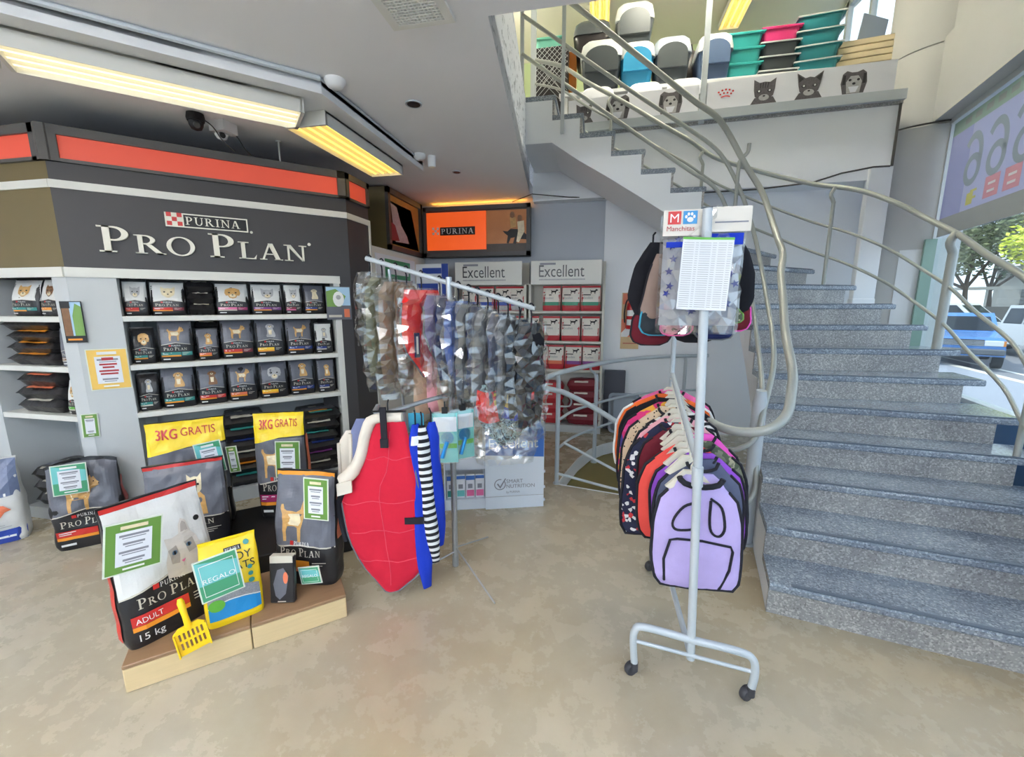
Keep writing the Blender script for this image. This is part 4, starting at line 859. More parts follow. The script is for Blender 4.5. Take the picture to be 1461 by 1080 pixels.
# ================================================================ bags on the floor
mat('pine end', (214, 190, 146), .6, var=.12, scale=10); mat('board top', (150, 118, 88), .45, var=.15, scale=7)
def grain(m):
    n, l, b = nodes_of(MATS[m]); tx = [x for x in n if x.type == 'TEX_NOISE'][0]; tc = [x for x in n if x.type == 'TEX_COORD'][0]; mp = n.new('ShaderNodeMapping'); mp.inputs['Scale'].default_value = (.6, 8, 8); l.new(tc.outputs['Object'], mp.inputs[0]); l.new(mp.outputs[0], tx.inputs['Vector'])
grain('pine end'); grain('board top')
pf = thing('display_platform', 'low wooden display platform of two boards carrying the front bags', 'platform', (-1.876, 1.148, 0), R(41.8))
for x0, x1 in ((0, .453), (.457, .873)):
    p = MB(); p.bbox(x0, x1, .0, .42, 0, .112, .004); o = p.build('block', 'pine end', pf)
    q = MB(); q.bbox(x0, x1, -.003, .42, .112, .13, .003); q.build('top_board', 'board top', o)
bk = MB(); bk.bbox(0, 1.15, 0, .74, 0, .128, .006); o = bk.build('black_plinth', 'black'); o.location = (-2.38, 1.52, 0); o.rotation_euler = (0, 0, R(41.8)); tag(o, 'low black plinth behind the wooden platform', 'plinth')
ZP = .13
def axis(p, rz, dx, dy, z): c, s = math.cos(R(rz)), math.sin(R(rz)); return (p[0] + dx * c - dy * s, p[1] + dx * s + dy * c, z)
# white topped cat bag
L15 = 'big white and black cat food bag with red top edge at the platform front'
t, F = bag(L15, .37, .63, .15, axis((-1.884, 1.197), 71, .185, .085, ZP), R(71), 'film dark', seed=71, wr=.011, lean=.10, upper='film white', kind=None, pm=None, bars=('pr red', 'pr orange', None), chev=(.37, .44), top_line='pr red', weight='15 kg')
mat('cat fur', (214, 206, 198), .5, var=.12, scale=30); mat('cat shade', (176, 166, 158), .5, var=.15, scale=30); mat('cat eye', (96, 122, 150), .3)
mb = MB(); q_ = lambda S: s_tf(S, .40, .34, .46, .40); f_ = lambda o: (lambda a, b: F(a, b, o))
put(mb, q_(s_poly([(0, .0), (.02, .35), (.12, .55), (.10, .80), (.30, .78), (.48, .82), (.52, 1.0), (.62, 1.12), (.74, 1.05), (.80, .80), (.92, .66), (1.0, .40), (1.02, .05), (.6, -.10), (.3, -.08)], 1)), f_(.004), 'cat fur')
put(mb, q_(s_poly([(.54, .84), (.58, 1.0), (.64, 1.06), (.72, 1.0), (.74, .84)])), f_(.005), 'cat shade'); put(mb, q_(s_poly([(.12, .56), (.34, .62), (.40, .40), (.36, .22), (.16, .26)], 1)), f_(.005), 'cat shade'); put(mb, q_(s_poly([(.56, .62), (.80, .66), (.86, .40), (.64, .36)], 1)), f_(.005), 'cat shade')
for x, y in ((.27, .48), (.67, .54)): put(mb, q_(s_disc(x, y, .075, .05, 10)), f_(.006), 'cat eye'); put(mb, q_(s_disc(x, y, .03, .045, 8)), f_(.007), 'print black')
put(mb, q_(s_poly([(.40, .26), (.52, .28), (.46, .20)])), f_(.006), 'pr pink'); put(mb, q_(s_rect(.455, .12, .465, .2)), f_(.006), 'cat shade'); mb.build('cat_picture', None, t)
mb = MB(); put(mb, s_fit('ADULT', .09, .185, .26, .035), lambda a, b: F(a, b, .007), 'print white'); mb.build('lettering', None, t)
mb = MB(); put(mb, s_disc(.88, .74, .035, .02), lambda a, b: F(a, b, .004), 'print black'); mb.build('badge', None, t)
sb = MB(); ring, _ = bag_fn(.37, .63, .15, 71, .011, .10); sb.grid(lambda a, b: tuple(Vector(ring(math.pi * (.965 + .07 * a), .06 + .62 * b)) + Vector((-.004, 0, 0))), 3, 10, 'pr red')
sb.build('side_stripe', None, t)
# yellow litter bag
mat('litter grey', (150, 150, 156), .6, var=.5, scale=180); mat('litter blue', (30, 140, 205), .35); mat('price green', (104, 148, 66), .4); mat('price aqua', (120, 200, 200), .25); mat('price jade', (74, 160, 118), .3)
t, F = bag('yellow cat litter bag with blue wave leaning on the platform', .235, .385, .11, axis((-1.685, 1.366), 50, .117, .06, ZP), R(50), 'film yellow', seed=75, wr=.008, lean=.12)
mb = MB(); put(mb, s_tf(s_text('TIDY', 1), .09 * .385 / .235, .085, .42, .73), lambda a, b: F(a, b, .004), 'print black'); put(mb, s_tf(s_text('CATS', 1), .09 * .385 / .235, .085, .42, .62), lambda a, b: F(a, b, .004), 'print black')
put(mb, s_rect(.42, .835, .72, .89, 3, 1), lambda a, b: F(a, b, .003), 'print black'); k = .26 / _pu[1]; put(mb, s_tf(_pu[0], k, .036, .44, .844), lambda a, b: F(a, b, .004), 'print white')
mb.grid(lambda a, b: F(.06 + .88 * a, .26 + .02 * math.sin(a * 3) + b * (.13 + .05 * math.sin(a * 3.1)), .003), 10, 3, 'litter grey'); mb.grid(lambda a, b: F(.06 + .88 * a, .10 + b * (.15 + .05 * math.sin(a * 3.1)), .004), 10, 3, 'litter blue')
mb.grid(lambda a, b: F(.06 + .88 * a, .255 + .05 * math.sin(a * 3.1) + b * .012, .005), 10, 1, 'print white'); put(mb, s_disc(.2, .28, .14, .07), lambda a, b: F(a, b, .006), 'pr green')
for v, r_ in ((.9, .03), (.62, .025), (.54, .025), (.46, .03)): put(mb, s_disc(.82, v, r_ * 1.8, r_), lambda a, b: F(a, b, .005), 'pr teal')
mb.build('printed_front', None, t)
# slotted scoop
mat('scoop yellow', (248, 206, 22), .35)
scp = thing('litter_scoop', 'yellow slotted litter scoop leaning against the cat food bag', 'scoop', (-1.655, 1.285, ZP), R(52)); scp.rotation_euler = (R(-14), R(-8), R(52))
p = MB(); holes = [[(x, z), (x + .008, z), (x + .008, z + .030), (x, z + .030)] for z in (.022, .062) for x in [-.042 + .0155 * i for i in range(6)]]
p.prism([(-.055, .012), (-.05, 0), (.05, 0), (.055, .012), (.058, .10), (.035, .118), (-.035, .118), (-.058, .10)], -.003, .003, holes=holes, fn=lambda x, z, y: (x, y, z)); p.build('blade', 'scoop yellow', scp)
p = MB(); p.box(-.058, -.052, -.022, .003, 0, .10); p.box(.052, .058, -.022, .003, 0, .10); p.build('rim', 'scoop yellow', scp)
p = MB(); p.tube([(0, -.003, .11), (0, -.006, .16), (0, -.004, .22), (0, 0, .236)], [.013, .011, .014, .008], 12); p.build('handle', 'scoop yellow', scp, True)
# dog bag at the right of the platform
t, F = bag('dog food bag with standing tan dog and orange top edge at the platform right', .34, .60, .15, axis((-1.653, 1.725), 6, .17, .08, ZP), R(6), 'film dark', seed=79, wr=.012, lean=.08, upper='film grey', kind='stand', pm='pr gold', bars=('pr orange', 'pr salmon', None), pbox=(.14, .40, .66, .80), chev=(.35, .38), top_line='pr orange')
ring, _ = bag_fn(.34, .60, .15, 79, .012, .08); sb = MB(); sb.grid(lambda a, b: tuple(Vector(ring(math.pi * (-.045 + .09 * a), .4 + .42 * b)) + Vector((.004, 0, 0))), 3, 8, 'pr salmon'); sb.build('side_stripe', None, t)
# small dark pouch
t = thing('gift_pouch', 'small black boxed pouch standing in front of the tan dog bag', 'pouch', axis((-1.552, 1.585), 14, .06, .02, ZP), R(14)); t.rotation_euler = (R(-8), 0, R(14))
p = MB(); p.bbox(-.06, .06, -.016, .016, 0, .235, .006); p.build('body', 'film dark', t)
p = MB(); p.box(-.055, .055, -.018, .018, .205, .24); p.build('header_seal', 'pr line', t)
p = MB(); put(p, s_poly([(-.03, .04), (-.01, .02), (.02, .05), (.035, .14), (.01, .18), (-.02, .17), (-.04, .10)]), lambda a, b: (a, -.018, b), 'film grey'); put(p, s_disc(.02, .13, .012, .03), lambda a, b: (a, -.019, b), 'pr salmon'); put(p, s_rect(-.02, .008, .02, .013), lambda a, b: (a, -.018, b), 'pr line'); p.build('print', None, t)
# bags behind on the plinth
t, F = bag('grey bag with red top edge and bulldog behind the cat food bag', .40, .54, .16, axis((-2.508, 1.766), 42, .20, .09, ZP), R(42), 'film dark', seed=83, wr=.012, upper='film grey', kind='bat', pm='pr cream', bars=('pr red', 'pr orange', None), pbox=(.50, .60, .72, .86), chev=(.36, .38), top_line='pr red')
p = MB(); put(p, s_poly([(.40, .40), (.74, .40), (.72, .60), (.66, .66), (.54, .66), (.46, .56)], 1), lambda a, b: F(a, b, .004), 'pr gold'); p.build('dog_body_print', None, t)
def gratis(label, w, h, loc, rz, seed, kind, pbox, bars, zoff=.76):
    t, F = bag(label, w, h, .16, loc, R(rz), 'film dark', seed=seed, wr=.012, upper='film grey', kind=kind, pm='pr gold', bars=bars, pbox=pbox, chev=(.34, .38), cap=(zoff,))
    mb = MB(); lo = lambda u: .74 + .06 * u - .02 * abs(2 * u - 1)
    mb.grid(lambda a, b: F(.005 + .99 * a, lo(a) + (.995 - lo(a)) * b, .0045), 24, 12, 'film yellow'); mb.build('yellow_band', None, t)
    mb = MB(); k = .074
    for dx in (0, .008): put(mb, s_fit('3KG', .12 + dx, .855 - dx * .25, .26, .085), lambda x, y: F(x, y, .008), 'pr red')
    put(mb, s_fit('GRATIS', .43, .868, .45, .07), lambda x, y: F(x, y, .008), 'pr red'); mb.build('lettering', None, t)
    return t, F
gratis('left tall bag with yellow 3KG GRATIS band beside the grey pillar', .42, .735, axis((-2.69, 1.95), 44, .21, .09, ZP), 44, 87, 'head', (.58, .50, .86, .70), ('pr teal', 'pr orange', None))
t, F = gratis('tall bag with yellow 3KG GRATIS band and standing dog at the right', .33, .74, axis((-2.25, 2.30), 22, .155, .09, ZP), 22, 91, 'stand', (.16, .40, .60, .74), ('pr magenta', 'pr orange', 'pr magenta'))
ring, _ = bag_fn(.33, .74, .16, 91, .012); sb = MB(); sb.grid(lambda a, b: tuple(Vector(ring(math.pi * (-.05 + .1 * a), .36 + .42 * b)) + Vector((.004, 0, 0))), 3, 8, 'pr salmon'); sb.build('side_stripe', None, t)
# bags on the floor at the left
t, F = bag('slumped dog food bag on the floor before the grey pillar', .36, .60, .17, (-3.335, 2.035, 0), R(44), 'film dark', seed=95, wr=.02, slump=.25, upper='film grey', kind='stand', pm='pr gold', bars=('pr red', 'pr orange', 'pr burgundy'), pbox=(.22, .44, .72, .82), chev=(.40, .46))
ring, _ = bag_fn(.36, .60, .17, 95, .02, slump=.25); sb = MB(); sb.grid(lambda a, b: tuple(Vector(ring(math.pi * (-.05 + .1 * a), .42 + .36 * b)) + Vector((.004, 0, 0))), 3, 8, 'pr red'); sb.build('side_stripe', None, t)
mat('royal blue', (40, 70, 168), .3, bump=.2, scale=12); mat('film bluegrey', (108, 120, 152), .3, bump=.25, scale=12)
t, F = bag('blue and white kibble bag cut by the left edge of the photo', .40, .58, .19, (-4.02, 1.87, 0), R(48), 'film white', seed=97, wr=.018)
mb = MB(); mb.grid(lambda a, b: F(.005 + .99 * a, .005 + .16 * b, .003), 10, 2, 'royal blue'); mb.grid(lambda a, b: F(.005 + .99 * a, .52 + .46 * b + .05 * a * (1 - b), .003), 10, 5, 'film bluegrey')
put(mb, s_rect(.30, .565, .85, .60, 3, 1), lambda a, b: F(a, b, .005), 'print white'); put(mb, s_poly([(.45, .40), (.6, .48), (.8, .46), (.88, .40), (.8, .38), (.74, .32), (.6, .36)], 1), lambda a, b: F(a, b, .004), 'pr salmon')
for i in range(4): put(mb, s_rect(.4, .20 + i * .025, .85 - .07 * i, .208 + i * .025, 3, 1), lambda a, b: F(a, b, .004), 'pr silver')
put(mb, s_rect(.22, .07, .88, .095, 4, 1), lambda a, b: F(a, b, .005), 'print white'); mb.build('printed_front', None, t)
# ================================================================ price cards, posters
mat('paper', (232, 234, 240), .6); mat('ink grey', (138, 140, 150), .7); mat('card white', (220, 226, 214), .4); mat('poster yellow', (238, 196, 96), .5); mat('ink red', (178, 52, 58), .6)
def card(label, ctr, rz, roll, w, h, style='green', lean=0., lines=4, cat='price sign', name='price_sign', word=None):
    t = thing(name, label, cat, ctr, R(rz)); t.rotation_euler = (R(-lean), R(-roll), R(rz)); bm_ = {'green': 'price green', 'aqua': 'price jade', 'plain': 'paper', 'yellow': 'poster yellow'}[style]
    p = MB(); p.box(-w / 2 - .006, w / 2 + .006, -.001, .003, -h / 2 - .006, h / 2 + .006, 'card white'); p.box(-w / 2, w / 2, -.0025, 0, -h / 2, h / 2, bm_); p.build('card', None, t)
    if style == 'aqua': q = MB(); q.grid(lambda a, b: (-w / 2 + w * a, -.0035, -h * .1 + h * .6 * b * (1 - .35 * a)), 4, 4, 'price aqua'); q.build('gloss_print', None, t)
    fn = lambda y: (lambda a, b: (a, y, b))
    q = MB()
    if word is None:
        put(q, s_rect(-w * .33, -h * .36, w * .33, h * .33), fn(-.0045), 'paper'); q.build('paper', None, t); q = MB()
        for i in range(lines):
            z_ = h * .25 - i * h * .50 / max(1, lines - 1); ww = w * (.27 if i % 2 == 0 else .2); put(q, s_rect(-ww, z_ - h * .022, ww, z_ + h * .022), fn(-.0052), 'ink grey')
            put(q, s_rect(-ww * .8, z_ - h * .065, ww * .8, z_ - h * .045), fn(-.0052), 'ink grey')
        put(q, s_rect(-w * .25, h * .38, w * .25, h * .45), fn(-.0052), 'pr cream' if style == 'green' else 'print white'); put(q, s_rect(-w * .2, -h * .45, w * .2, -h * .41), fn(-.0052), 'print white'); q.build('print', None, t)
    else:
        put(q, s_tf(s_text(word, 1, 'C'), w * .15, w * .15, 0, -w * .08), fn(-.0052), 'print white')
        for x0, z0, x1, z1 in ((-.42, .38, .42, .40), (-.42, -.40, .42, -.38), (-.42, -.4, -.405, .4), (.405, -.4, .42, .4)): put(q, s_rect(x0 * w, z0 * h, x1 * w, z1 * h), fn(-.005), 'print white')
        q.build('print', None, t)
    return t
card('aqua and green price card stuck on the slumped floor bag', (-3.30, 1.935, .49), 46, -2, .155, .19, 'aqua')
card('large green bordered price card on the white cat food bag', (-1.80, 1.215, .645), 66, -8, .17, .20, 'green')
card('glossy aqua gift card on the yellow litter bag', (-1.60, 1.385, .42), 50, 5, .15, .19, 'aqua', word='REGALO')
card('aqua price card at the upper right of the left yellow banded bag', (-2.385, 2.11, .64), 44, 6, .13, .20, 'aqua')
card('green bordered price card covering the dog on the right yellow banded bag', (-2.00, 2.32, .58), 22, -3, .14, .24, 'green')
card('green bordered price card at the top of the tan dog bag', (-1.345, 1.722, .645), 8, -4, .115, .21, 'green')
card('small jade gift card low on the tan dog bag', (-1.40, 1.70, .235), 8, 8, .10, .085, 'aqua', word='REGALO')
card('narrow price tag hanging between the two yellow banded bags', (-2.36, 2.25, .58), 22, 4, .055, .17, 'green', 0, 3)
def uc_(x, z, off=.006): q = ul(x, -off, z); return q
pst = card('yellow bordered notice with red print on the grey pillar', uc_(.132, 1.16), 45, 0, .20, .27, 'yellow', lines=2, cat='poster', name='notice')
q = MB(); put(q, s_rect(-.03, .062, .03, .082), lambda a, b: (a, -.006, b), 'ink red')
for i, (w_, z_) in enumerate(((.045, .035), (.03, .015), (.05, -.01), (.045, -.03))): put(q, s_rect(-w_, z_ - .006, w_, z_ + .006), lambda a, b: (a, -.006, b), 'ink red')
q.build('red_print', None, pst)
card('narrow green price strip low on the grey pillar', uc_(-.01, .78), 45, -2, .075, .155, 'green', 0, 2)
mat('leaf green print', (120, 160, 80), .4); mat('sky print', (170, 205, 230), .4)
t = thing('photo_card', 'tall photo card with dark food stick at the pillar corner', 'poster', uc_(.0, 1.485, .012), R(38)); p = MB(); p.box(-.052, .052, 0, .004, -.135, .135, 'print black'); p.build('card', None, t)
p = MB(); put(p, s_rect(-.048, -.09, .048, .13), lambda a, b: (a, -.002, b), 'sky print'); put(p, s_poly([(0, -.09), (.048, -.09), (.048, .10), (.02, .12), (.0, .04)]), lambda a, b: (a, -.003, b), 'leaf green print'); put(p, s_rect(-.048, -.09, -.01, .09), lambda a, b: (a, -.003, b), 'pr brown'); put(p, s_rect(-.052, .09, -.005, .135), lambda a, b: (a, -.004, b), 'print black'); put(p, s_rect(-.04, -.12, .03, -.108), lambda a, b: (a, -.002, b), 'pr orange'); p.build('print', None, t)
t = thing('photo_card', 'landscape photo card with white animal at the right end of the top shelf', 'poster', uc_(1.655, 1.61, .02), R(42)); p = MB(); p.box(-.10, .10, 0, .004, -.14, .14, 'film grey'); p.build('card', None, t)
p = MB(); put(p, s_rect(-.095, -.02, .095, .135), lambda a, b: (a, -.002, b), 'sky print'); put(p, s_poly([(-.095, -.03), (.02, -.03), (.06, .06), (-.02, .12), (-.095, .10)]), lambda a, b: (a, -.003, b), 'leaf green print'); put(p, s_disc(.0, .035, .045, .065), lambda a, b: (a, -.004, b), 'print white'); put(p, s_disc(.0, .05, .02, .02), lambda a, b: (a, -.005, b), 'pr silver'); put(p, s_rect(.04, -.12, .085, -.05), lambda a, b: (a, -.004, b), 'pr salmon'); put(p, s_rect(-.085, -.12, .02, -.10), lambda a, b: (a, -.003, b), 'pr line'); p.build('print', None, t)
# ================================================================ back wall: framed light boxes and shelves
sc.cycles.transparent_max_bounces = 24
mat('tube added glow', (255, 190, 90), .4, emit=3.5, emit_rgb=(255, 170, 70)); mat('frame dark', (74, 72, 70), .45); mat('orange panel', (238, 92, 30), .4, emit=.22); mat('photo sepia', (150, 96, 54), .4, var=.35, scale=5, emit=.12); mat('photo dark', (70, 58, 50), .4, var=.3, scale=6); mat('logo yellow', (240, 214, 110), .4)
mat('cork gold', (196, 148, 72), .6, var=.1)
fr = thing('framed_sign', 'dark framed sign with orange logo panel and photo of people with a dog', 'sign', (-1.54, 5.32, 2.2))
p = MB()
for x0, x1, z0, z1 in ((-2.24, -.855, 2.76, 2.81), (-2.24, -.855, 2.20, 2.25), (-2.24, -2.20, 2.2, 2.81), (-.90, -.855, 2.2, 2.81)): p.box(x0, x1, 5.30, 5.36, z0, z1)
p.build('frame', 'frame dark', fr, world=True)
p = MB(); p.box(-2.22, -.87, 5.34, 5.498, 2.2, 2.8); p.build('box', 'frame dark', fr, world=True)
p = MB(); p.box(-2.20, -1.415, 5.322, 5.34, 2.285, 2.745); p.build('orange_panel', 'orange panel', fr, world=True)
p = MB(); p.box(-1.41, -.895, 5.33, 5.34, 2.235, 2.745); p.build('photo', 'photo sepia', fr, world=True)
p = MB(); fn = lambda a, b, z: (a, 5.32 - z, b); put(p, s_rect(-2.02, 2.465, -1.555, 2.565), lambda a, b: fn(a, b, .001), 'print black'); put(p, s_checker(-2.135, 2.465, .10), lambda a, b: fn(a, b, .001), 'print white')
k = .43 / _pu[1]; put(p, s_tf(_pu[0], k, .065, -2.005, 2.482), lambda a, b: fn(a, b, .002), 'print white'); p.build('lettering', None, fr, world=True)
p = MB(); g_ = lambda a, b: (-1.41 + a * .515, 5.329, 2.235 + b * .51)
put(p, s_rect(0, 0, 1, .22), g_, 'photo dark'); put(p, s_poly([(.40, .52), (.52, .50), (.6, .56), (.85, .54), (1.0, .40), (1.0, .30), (.80, .32), (.72, .20), (.66, .22), (.70, .36), (.6, .34), (.55, .22), (.5, .23), (.53, .4), (.45, .46)], 1), lambda a, b: (g_(a, b)[0], 5.3285, g_(a, b)[2]), 'print black')
for x, y in ((.64, .88), (.82, .80)): put(p, s_disc(x, y, .06, .075), lambda a, b: (g_(a, b)[0], 5.328, g_(a, b)[2]), 'pr brown')
put(p, s_poly([(.58, .82), (.72, .82), (.74, .60), (.6, .58)]), lambda a, b: (g_(a, b)[0], 5.3283, g_(a, b)[2]), 'pr gold'); put(p, s_poly([(.76, .72), (.92, .74), (.94, .5), (.8, .24), (.74, .26), (.78, .5)]), lambda a, b: (g_(a, b)[0], 5.3281, g_(a, b)[2]), 'pr cream'); p.build('figure_print', None, fr, world=True)
q = MB(); q.tube([(-2.15, 5.42, 2.825), (-.92, 5.42, 2.825)], .012, 8, 'tube added glow'); q.build('added_glow_tube', None, fr, True, True)  # tube added on top of the frame to cast a warm ceiling glow
lb = thing('picture_light_box', 'brown ended light box with tilted picture on the left side wall', 'sign', (-2.5, 4.43, 2.2))
p = MB(); p.box(-2.8, -2.30, 4.43, 5.32, 2.2, 2.85); p.build('box', 'gold panel', lb, world=True)
p = MB()
for y0, y1, z0, z1 in ((4.43, 5.34, 2.79, 2.85), (4.43, 5.34, 2.2, 2.25), (4.43, 4.48, 2.2, 2.85), (5.28, 5.34, 2.2, 2.85)): p.box(-2.30, -2.262, y0, y1, z0, z1)
p.build('frame', 'frame dark', lb, world=True)
p = MB(); p.box(-2.30, -2.292, 4.48, 5.28, 2.25, 2.79); p.build('backing', 'cork gold', lb, world=True)
p = MB(); p.add([(-2.285, 4.50, 2.72), (-2.285, 5.05, 2.72), (-2.285, 5.24, 2.27), (-2.285, 4.50, 2.27)], [(0, 1, 2, 3), (3, 2, 1, 0)], 'print white'); p.add([(-2.283, 4.50, 2.70), (-2.283, 5.02, 2.70), (-2.283, 5.20, 2.285), (-2.283, 4.50, 2.285)], [(0, 1, 2, 3), (3, 2, 1, 0)], 'photo dark')
put(p, s_poly([(4.52, 2.70), (4.66, 2.68), (4.76, 2.5), (4.9, 2.4), (4.95, 2.32), (4.6, 2.3), (4.55, 2.5)]), lambda a, b: (-2.281, a, b), 'pr silver'); put(p, s_poly([(4.5, 2.5), (4.6, 2.48), (4.7, 2.32), (4.5, 2.3)]), lambda a, b: (-2.280, a, b), 'pr burgundy'); p.build('picture', None, lb, world=True)
lw = MB(); lw.box(-2.5, -2.30, 3.80, 5.46, 0, 2.195); struct(lw.build('wall_left_side', 'wall cream'))
mat('sign green', (62, 152, 98), .4); mat('sign blue', (40, 74, 170), .4)
gs_ = thing('shelf_sign', 'green and white shelf header sign on the side wall above the bagged garments', 'sign', (-2.28, 4.6, 1.9))
p = MB(); p.box(-2.30, -2.285, 4.15, 5.1, 1.86, 2.13, 'wall white'); p.build('board', None, gs_, world=True)
p = MB(); p.box(-2.285, -2.281, 4.33, 4.95, 1.88, 2.09, 'sign green'); put(p, s_rect(4.42, 1.93, 4.9, 2.02), lambda a, b: (-2.279, a, b), 'print white'); p.build('print', None, gs_, world=True)
bs_ = thing('shelf_sign', 'blue and white pack sign beside the green header sign', 'sign', (-2.1, 5.1, 1.7))
p = MB(); p.box(-2.29, -1.86, 5.14, 5.16, 1.62, 2.10, 'wall white'); p.build('board', None, bs_, world=True)
for a_ in ((-2.2, -1.95, 5.134, 5.14, 1.98, 2.05), (-1.945, -1.86, 5.134, 5.14, 1.62, 2.10), (-2.28, -2.0, 5.134, 5.14, 1.66, 1.86)): p = MB(); p.box(*a_, 'sign blue'); p.build('blue_patch', None, bs_, world=True)
# gondola bays
mat('gondola', (206, 204, 194), .5)
def bay(label, x0, x1):
    t = thing('shelf_bay', label, 'shelving', ((x0 + x1) / 2, 5.2, 0))
    p = MB(); p.box(x0, x1, 5.44, 5.455, 0, 2.12); p.build('back_panel', 'gondola', t, world=True)
    for x in (x0, x1 - .03): p = MB(); p.box(x, x + .03, 5.205, 5.44, 0, 1.84); p.build('upright', 'gondola', t, world=True)
    for z1 in (1.52, 1.155, .80): p = MB(); p.bbox(x0 + .03, x1 - .03, 5.20, 5.44, z1 - .03, z1, .003); p.build('shelf', 'gondola', t, world=True)
    p = MB(); p.box(x0, x1, 5.18, 5.44, 0, .09); p.build('plinth', 'unit grey', t, world=True)
    s = MB(); s.bbox(x0 + .03, x1 - .05, 5.17, 5.19, 1.835, 2.115, .003); o = s.build('sign_board', 'unit white', t, world=True)
    q = MB(); fx = lambda a, b: (a, 5.168, b); put(q, s_tf(s_text('Excellent', 1), .105, .14, x0 + .13, 1.925), fx, 'film dark'); put(q, s_rect(x0 + .13, 1.885, x0 + .68, 1.902), fx, 'pr silver')
    put(q, s_rect(x0 + .14, 2.065, x0 + .33, 2.088), fx, 'ink grey'); q.build('lettering', None, o, world=True)
bay('right shelf bay with white Excellent sign and rows of red bags', -.85, .07)
bay('left shelf bay with white Excellent sign half hidden by hanging garments', -1.81, -.88)
mat('excel white', (224, 218, 208), .4); mat('excel red', (186, 42, 52), .4); mat('excel green', (44, 140, 110), .4)
def exc_bag(label, w, h, loc, seed, band, low, group):
    t = thing('kibble_pouch', label, 'bag', loc, random.uniform(-.05, .05), group); ring, F = bag_fn(w, h, .09, seed, .006); bag_body(ring, 'excel red', t, 20)
    mb = MB(); mb.grid(lambda a, b: F(.02 + .96 * a, .36 + .56 * b, .003), 6, 5, 'excel white'); mb.grid(lambda a, b: F(.02 + .96 * a, .22 + .14 * b, .003), 6, 2, band); mb.grid(lambda a, b: F(.02 + .96 * a, .02 + .19 * b, .003), 6, 2, low)
    put(mb, s_tf(s_poly(STAND), .42, .2, .45, .68), lambda a, b: F(a, b, .005), 'print black'); put(mb, s_rect(.12, .62, .5, .66), lambda a, b: F(a, b, .005), 'print black'); put(mb, s_tf(s_text('Excellent', 1), .09, .09, .15, .48), lambda a, b: F(a, b, .005), 'ink grey'); mb.build('printed_front', None, t)
ge = 'red and white pouches on the Excellent shelves'
n_ = 0
for zs, row, nm in ((1.5205, [(-.57, .225), (-.335, .225), (-.10, .24)], 'top'), (1.1555, [(-.775, .10), (-.57, .22), (-.33, .235), (-.09, .22)], 'middle'), (.8005, [(-.68, .15), (-.505, .2), (-.29, .21), (-.07, .22)], 'lower')):
    for i, (x, w) in enumerate(row):
        band = {'top': 'excel green', 'middle': 'excel white', 'lower': ['pr salmon', 'pr salmon', 'pr purple', 'pr purple'][i]}[nm]; n_ += 1
        exc_bag('%s white pouch with %s band on the %s shelf of the right bay' % (['leftmost', 'second', 'third', 'fourth'][i], {'top': 'green', 'middle': 'red', 'lower': ['salmon', 'salmon', 'purple', 'purple'][i]}[nm], nm), w, .30, (x, 5.27, zs), 130 + n_ * 2.3, band, 'excel red', ge)
for i, x in enumerate((-1.62, -1.4, -1.18, -1.0)): exc_bag(['leftmost', 'second', 'third', 'rightmost'][i] + ' blue topped pouch on the top shelf of the left bay', .2, .30, (x, 5.27, 1.5205), 160 + i, 'sign blue', 'pr silver', ge)
for i, x in enumerate((-1.62, -1.4, -1.18, -1.0)): exc_bag(['leftmost', 'second', 'third', 'rightmost'][i] + ' red pouch on the middle shelf of the left bay', .2, .30, (x, 5.27, 1.1555), 170 + i, 'excel red', 'excel red', ge)
mat('maroon', (126, 36, 50), .35, var=.1, scale=12, bump=.2); gl_ = 'red bags lying in stacks under the Excellent shelves'
def redlie(label, w, loc, seed, body):
    t = thing('lying_sack', label, 'bag', loc, random.uniform(-.04, .04), gl_); mb = MB(); h = .155; d = .24
    def P(u, v, sg):
        x, y = u - .5, v - .5; e = max(0, 1 - abs(2 * x) ** 5) ** .4 * max(0, 1 - abs(2 * y) ** 5) ** .4; return (x * w, y * d, h * .5 + sg * h * .5 * e + .008 * e * noise.noise(Vector((x * 8, y * 8, seed + sg))))
    mb.grid(lambda a, b: P(a, b, 1), 12, 8, body); mb.grid(lambda a, b: P(1 - a, b, -1), 12, 8, body); mb.build('bag_body', None, t, smooth=True)
    q = MB(); q.grid(lambda a, b: tuple(Vector(P(.22 + .4 * a, .02 + .05 * b, 1)) + Vector((0, -.006, .002))), 5, 2, 'excel white'); q.build('printed_label', None, t)
for i in range(4): redlie(['lowest', 'second lowest', 'second highest', 'topmost'][i] + ' red sack of the left lying stack behind the railing', .36, (-.58, 5.32, .09 + i * .13), 180 + i, 'excel red')
for i in range(4): redlie(['lowest', 'second lowest', 'second highest', 'topmost'][i] + ' maroon sack of the right lying stack behind the railing', .42, (-.15, 5.32, .09 + i * .145), 190 + i, 'maroon')
# extinguisher and board
mat('ext red', (190, 34, 38), .25); mat('sign tan', (206, 176, 132), .5)
eb = thing('safety_board', 'red and tan extinguisher backing board with white diagonal stripe on the wall', 'sign', (.39, 5.45, 1.05))
p = MB(); p.box(.28, .50, 5.445, 5.458, 1.05, 1.74, 'sign tan'); p.build('board', None, eb, world=True)
p = MB(); put(p, s_rect(.285, 1.20, .495, 1.42), lambda a, b: (a, 5.443, b), 'pr salmon'); put(p, s_poly([(.285, 1.2), (.36, 1.2), (.495, 1.36), (.495, 1.42), (.44, 1.42), (.285, 1.25)]), lambda a, b: (a, 5.442, b), 'print white'); put(p, s_rect(.285, 1.06, .495, 1.18), lambda a, b: (a, 5.443, b), 'sign tan'); put(p, s_rect(.29, 1.6, .49, 1.73), lambda a, b: (a, 5.443, b), 'pr salmon'); put(p, s_rect(.31, 1.115, .47, 1.125), lambda a, b: (a, 5.442, b), 'ink red'); p.build('print', None, eb, world=True)
